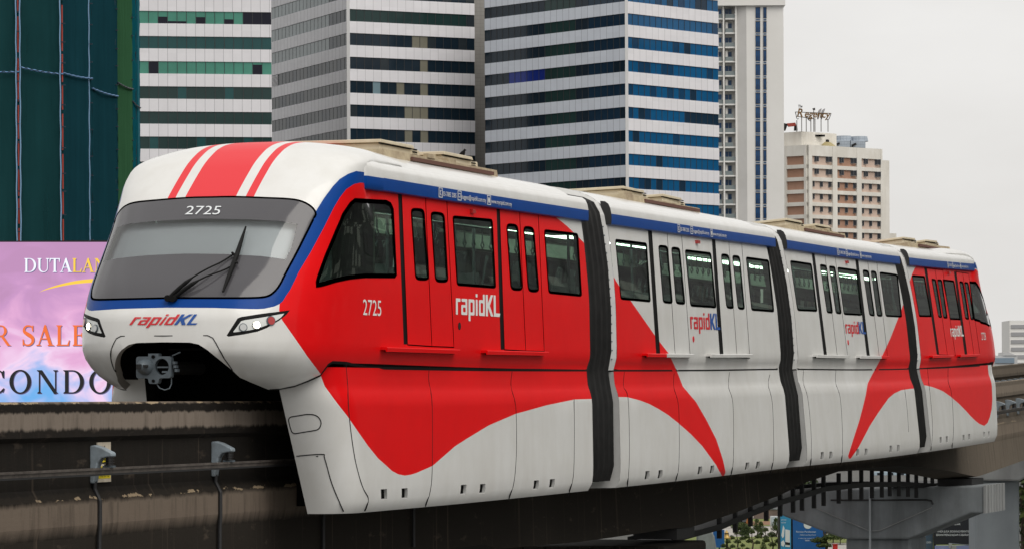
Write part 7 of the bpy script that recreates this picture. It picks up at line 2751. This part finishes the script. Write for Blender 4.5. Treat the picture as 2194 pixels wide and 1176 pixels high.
# bent orange post
p = ground_at(1601, 1125)
r = empty('orange_post', p, 'crooked orange post standing on the lawn beside the white car', 'post')
mb = MB()
mb.tube([p + Vector(q) for q in ((-.06, 0, 0), (0, 0, .3), (.08, 0, .5), (0, 0, .75), (.02, 0, .82))], [.07, .10, .12, .15, .15], 10, 0)
mb.tube([p + Vector(q) for q in ((.05, 0, .5), (.13, 0, .62), (.13, 0, .82))], [.06, .06, .05], 8, 0)
autosmooth(mb.build('post', mat('faded_orange', (0.42, 0.15, 0.045), 0.7, noise=(5, (.3, .1, .03), .7)), r), 60)

# white utility cabinet, two doors
a, b = ground_at(1651, 1127), ground_at(1673, 1127)
r = empty('utility_cabinet', (a + b) / 2, 'white two-door utility cabinet on the path', 'cabinet')
zt = at(1660, 1105, a.y).z
mb = MB(); mb.box(((a.x + b.x) / 2, a.y + .3, zt / 2 + .03), (b.x - a.x, .6, zt - .06), None, 0)
o = mb.build('casing', mat('cabinet_frame', (0.55, 0.57, 0.57), .5), r); bevel(o, .02)
for q in (0.29, 0.75):
    mb = MB(); mb.box((a.x + (b.x - a.x) * q, a.y - .012, zt / 2 + .02), ((b.x - a.x) * .42, .02, zt * .78), None, 0)
    d_ = mb.build('door', mat('cabinet_door', (0.38, 0.45, 0.47), .5) if 'cabinet_door' not in bpy.data.materials else bpy.data.materials['cabinet_door'], r)

# advertising boxes ----------------------------------------------------
M['ad_light'] = mat('ad_sky_blue', (0.03, 0.26, 0.50), .4)
M['ad_blue'] = mat('ad_blue', (0.006, 0.105, 0.36), .4, noise=(.5, (.005, .08, .30), .7))
M['ad_white'] = mat('ad_white', (0.68, 0.72, 0.76), .4)
M['ad_black'] = mat('ad_black', (0.010, 0.012, 0.018), .4)
def flat_text(txt, px0, px1, py, cap_px, y, m, parent, tilt=0.0):
    v2, f2 = text_outline(txt)
    k = (px1 - px0) / v2[:, 0].max()
    v = [at(px0 + x * k, py - yy * cap_px, y) for x, yy in v2]
    return link_mesh('lettering', v, f2, m, parent)
ya = 226.0
r = empty('advertising_box', (at(1720, 1176, ya).x, ya + 1, 0), 'tall two-panel blue advertising box standing in front of the pier', 'advert')
def panel(name, x0, x1, y0, y1, y, m, parent, th=0.1):
    a, b = at(x0, y1, y), at(x1, y0, y)
    mb = MB(); mb.box(((a.x + b.x) / 2, y + th / 2, (a.z + b.z) / 2), (b.x - a.x, th, b.z - a.z), None, 0)
    return mb.build(name, m, parent)
zb = at(1700, 1178, ya).z
mb = MB()
a, b = at(1671, 1176, ya), at(1770, 1090, ya)
mb.box(((a.x + b.x) / 2, ya + 1.0, (b.z) / 2), (b.x - a.x, 1.8, b.z - 0.02), None, 0)
mb.build('frame', M['seam'], r)
panel('light_panel', 1672.5, 1694.5, 1092, 1188, ya, M['ad_light'], r)
panel('blue_panel', 1699, 1768, 1091, 1188, ya, M['ad_blue'], r)
flat_text('SENTIASA', 1674, 1685, 1114, 2.6, ya - .02, M['ad_white'], r)
flat_text('BERSAMA', 1674, 1684, 1120, 2.6, ya - .02, M['ad_white'], r)
flat_text('Perisian Perakaunan', 1706, 1748, 1140, 4.0, ya - .02, M['ad_white'], r)
flat_text('Online accounting software', 1714, 1748, 1146, 2.6, ya - .02, M['ad_white'], r)
flat_text('Hubungi talian kami di', 1711, 1757, 1153, 1.8, ya - .02, M['ad_white'], r)
flat_text('03876-42978', 1725, 1743, 1158.5, 3.2, ya - .02, M['ad_white'], r)
mb = MB()
c = at(1731, 1123, ya - .02); mb.disc(c, (0, -1, 0), 9 * ya / FPX, 24, 0); mb.build('white_roundel', M['ad_white'], r)
mb = MB()
mb.add([at(x, y, ya - .02) for x, y in ((1682.5, 1133), (1692.5, 1135), (1692.5, 1171), (1682.5, 1170))], [(0, 1, 2, 3)], 0)
mb.add([at(x, y, ya - .02) for x, y in ((1678, 1124), (1681, 1130), (1680, 1148), (1677, 1152), (1674, 1146))], [(0, 1, 2, 3, 4)], 0)
mb.add([at(x, y, ya - .02) for x, y in ((1673.5, 1160), (1679, 1156), (1682, 1164), (1679, 1170), (1674, 1168))], [(0, 1, 2, 3, 4)], 0)
mb.build('white_picture', M['ad_white'], r)
mb = MB(); mb.add([at(x, y, ya - .04) for x, y in ((1682.5, 1160), (1692.5, 1161.5), (1692.5, 1167), (1682.5, 1165.5))], [(0, 1, 2, 3)], 0); mb.build('dark_picture', M['seam'], r)

yb_ = 230.0
r = empty('sign_board', (at(1530, 1130, yb_).x, yb_, 0), 'blue board with white lettering at the left, under the guideway beam', 'sign')
panel('board', 1512, 1545, 1120, 1131, yb_, M['ad_blue'], r)
panel('lower_board', 1528, 1552, 1134, 1172, yb_, M['ad_blue'], r)
panel('upper_board', 1536.5, 1549, 1109.5, 1122, yb_ + .3, M['ad_blue'], r)
flat_text('uhanan Bi', 1514, 1540, 1125.5, 3.4, yb_ - .02, M['ad_white'], r)
mb = MB(); mb.add([at(x, y, yb_ - .02) for x, y in ((1514, 1128.5), (1542, 1128.5), (1542, 1130), (1514, 1130))], [(3, 2, 1, 0)], 0); mb.build('white_stripe', M['ad_white'], r)
mb = MB()
for x in (1516, 1541): mb.box((at(x, 1150, yb_ + .2).x, yb_ + .2, at(x, 1120, yb_).z / 2), (.1, .1, at(x, 1120, yb_).z), None, 0)
mb.build('sign_post', M['steel'], r)

# gold lantern
yl = 234.0
c = at(1557, 1153, yl)
r = empty('lantern', Vector((c.x, yl, 0)), 'gold bell-shaped lantern on a dark post, left of the clipped trees', 'lamp')
mb = MB(); mb.tube([(c.x, yl, 0), (c.x, yl, c.z)], .06, 8, 0); mb.build('post', M['seam'], r)
mb = MB()
k = yl / FPX
mb.tube([c + UP * (t * k) for t in (0, 1.5, 3, 8, 13, 16, 18)], [9 * k, 9.5 * k, 6.5 * k, 5 * k, 4 * k, 2 * k, .8 * k], 16, 0)
autosmooth(mb.build('lantern_head', mat('old_gold', (0.50, 0.33, 0.10), .4, metal=.4), r), 50)
mb = MB(); mb.tube([c + UP * (9 * k), c + UP * (12 * k)], 4.7 * k, 16, 0); mb.build('dark_band', M['seam'], r)

# grey concrete bollard-like duct at the left
yq = 222.0
c = at(1522, 1176, yq)
r = empty('concrete_chute', Vector((c.x, yq, 0)), 'curved grey concrete chute under the guideway beam, left of the blue board', 'chute')
mb = MB()
pl = [(1494, 1190), (1494, 1138), (1512, 1128), (1524, 1136), (1531, 1148), (1538, 1190)]
mb.prism([at(x, y, yq) for x, y in pl], (0, 1.2, 0), 0)
o = mb.build('chute', M['concrete'], r); bevel(o, .08)

# red bin
p = ground_at(1790, 1183)
r = empty('red_bin', p, 'small red box standing on the pale paving', 'bin')
k = p.y / FPX
mb = MB(); mb.box(p + Vector((0, .2, 9 * k)), (10 * k, .4, 16 * k), None, 0); o = mb.build('casing', mat('bin_red', (.55, .02, .015), .4), r); bevel(o, .03)
mb = MB(); mb.box(p + Vector((0, .2, 17.6 * k)), (11 * k, .46, 1.6 * k), None, 0); mb.build('lid', mat('bin_lid', (.35, .015, .012), .5), r)

# black hoarding with white lettering, right of the pier
yh = 205.0
r = empty('hoarding', (at(2045, 1176, yh).x, yh + .4, 0), 'black advertising hoarding with white capitals beside the pale pier', 'advert')
panel('black_panel', 2000, 2088, 1096, 1166, yh, M['ad_black'], r)
panel('picture_panel', 2003, 2078, 1167.5, 1200, yh - .02, mat('ad_violet', (.16, .20, .42), .4, noise=(.6, (.35, .38, .55), .8)), r)
panel('side_panel', 1983, 1999, 1130, 1200, yh + .3, mat('ad_slate', (.05, .085, .13), .4), r)
for t_, x0, x1, y in (('DIKENALI SEBAGAI', 2012, 2058, 1116), ('SELURUH BANDAR', 2009, 2058, 1124), ('ANDA JUGA SEORANG PERINTIS,', 2008, 2077, 1139.5), ('BERANI MENGHADAPI CABARAN.', 2006, 2078, 1147)):
    flat_text(t_, x0, x1, y, 4.4, yh - .03, M['ad_white'], r)
flat_text('LOKEN', 1985, 1995, 1163, 4.5, yh + .27, M['ad_white'], r)
mb = MB()
for x in (2004, 2084): mb.box((at(x, 1180, yh).x, yh + .3, at(x, 1150, yh).z / 2), (.14, .14, at(x, 1150, yh).z), None, 0)
mb.build('support_post', M['seam'], r)
mb = MB()
A_ = at(2033, 1163, yh - .9); 
mb.box(at(2036, 1168, yh - .9), (.16, .3, .26), None, 0)
mb.box(at(2043, 1175, yh - .9), (.30, .3, .34), None, 0)
mb.tube([A_, at(2086, 1168, yh - .9)], .03, 6, 1)
mb.tube([at(2086, 1140, yh - .5), at(2086, 1172, yh - .5)], .05, 6, 1)
mb.tube([at(2080, 1146, yh - .5), at(2138, 1176, yh - .5)], .03, 6, 1)
mb.build('floodlight_arm', [M['concrete_pale'], M['steel']], r)

# bird on the roof of the first carriage
s, h = pxw(990, 333, 0.2)
p = tw(s, 0.2, 4.33)
r = empty('bird', p, 'small dark bird perched on the roof housings of the front carriage', 'bird')
mb = MB()
def bp(x, z, y=0): return p + TN * x + UP * z + TD * y
mb.tube([bp(-.075, .02), bp(-.03, .05), bp(.01, .085), bp(.03, .115), bp(.035, .13), bp(.06, .125)], [.006, .028, .034, .018, .017, .003], 8, 0)
mb.tube([bp(.0, .0), bp(.0, .06)], .004, 5, 0)
autosmooth(mb.build('plumage', M['black'], r), 60)
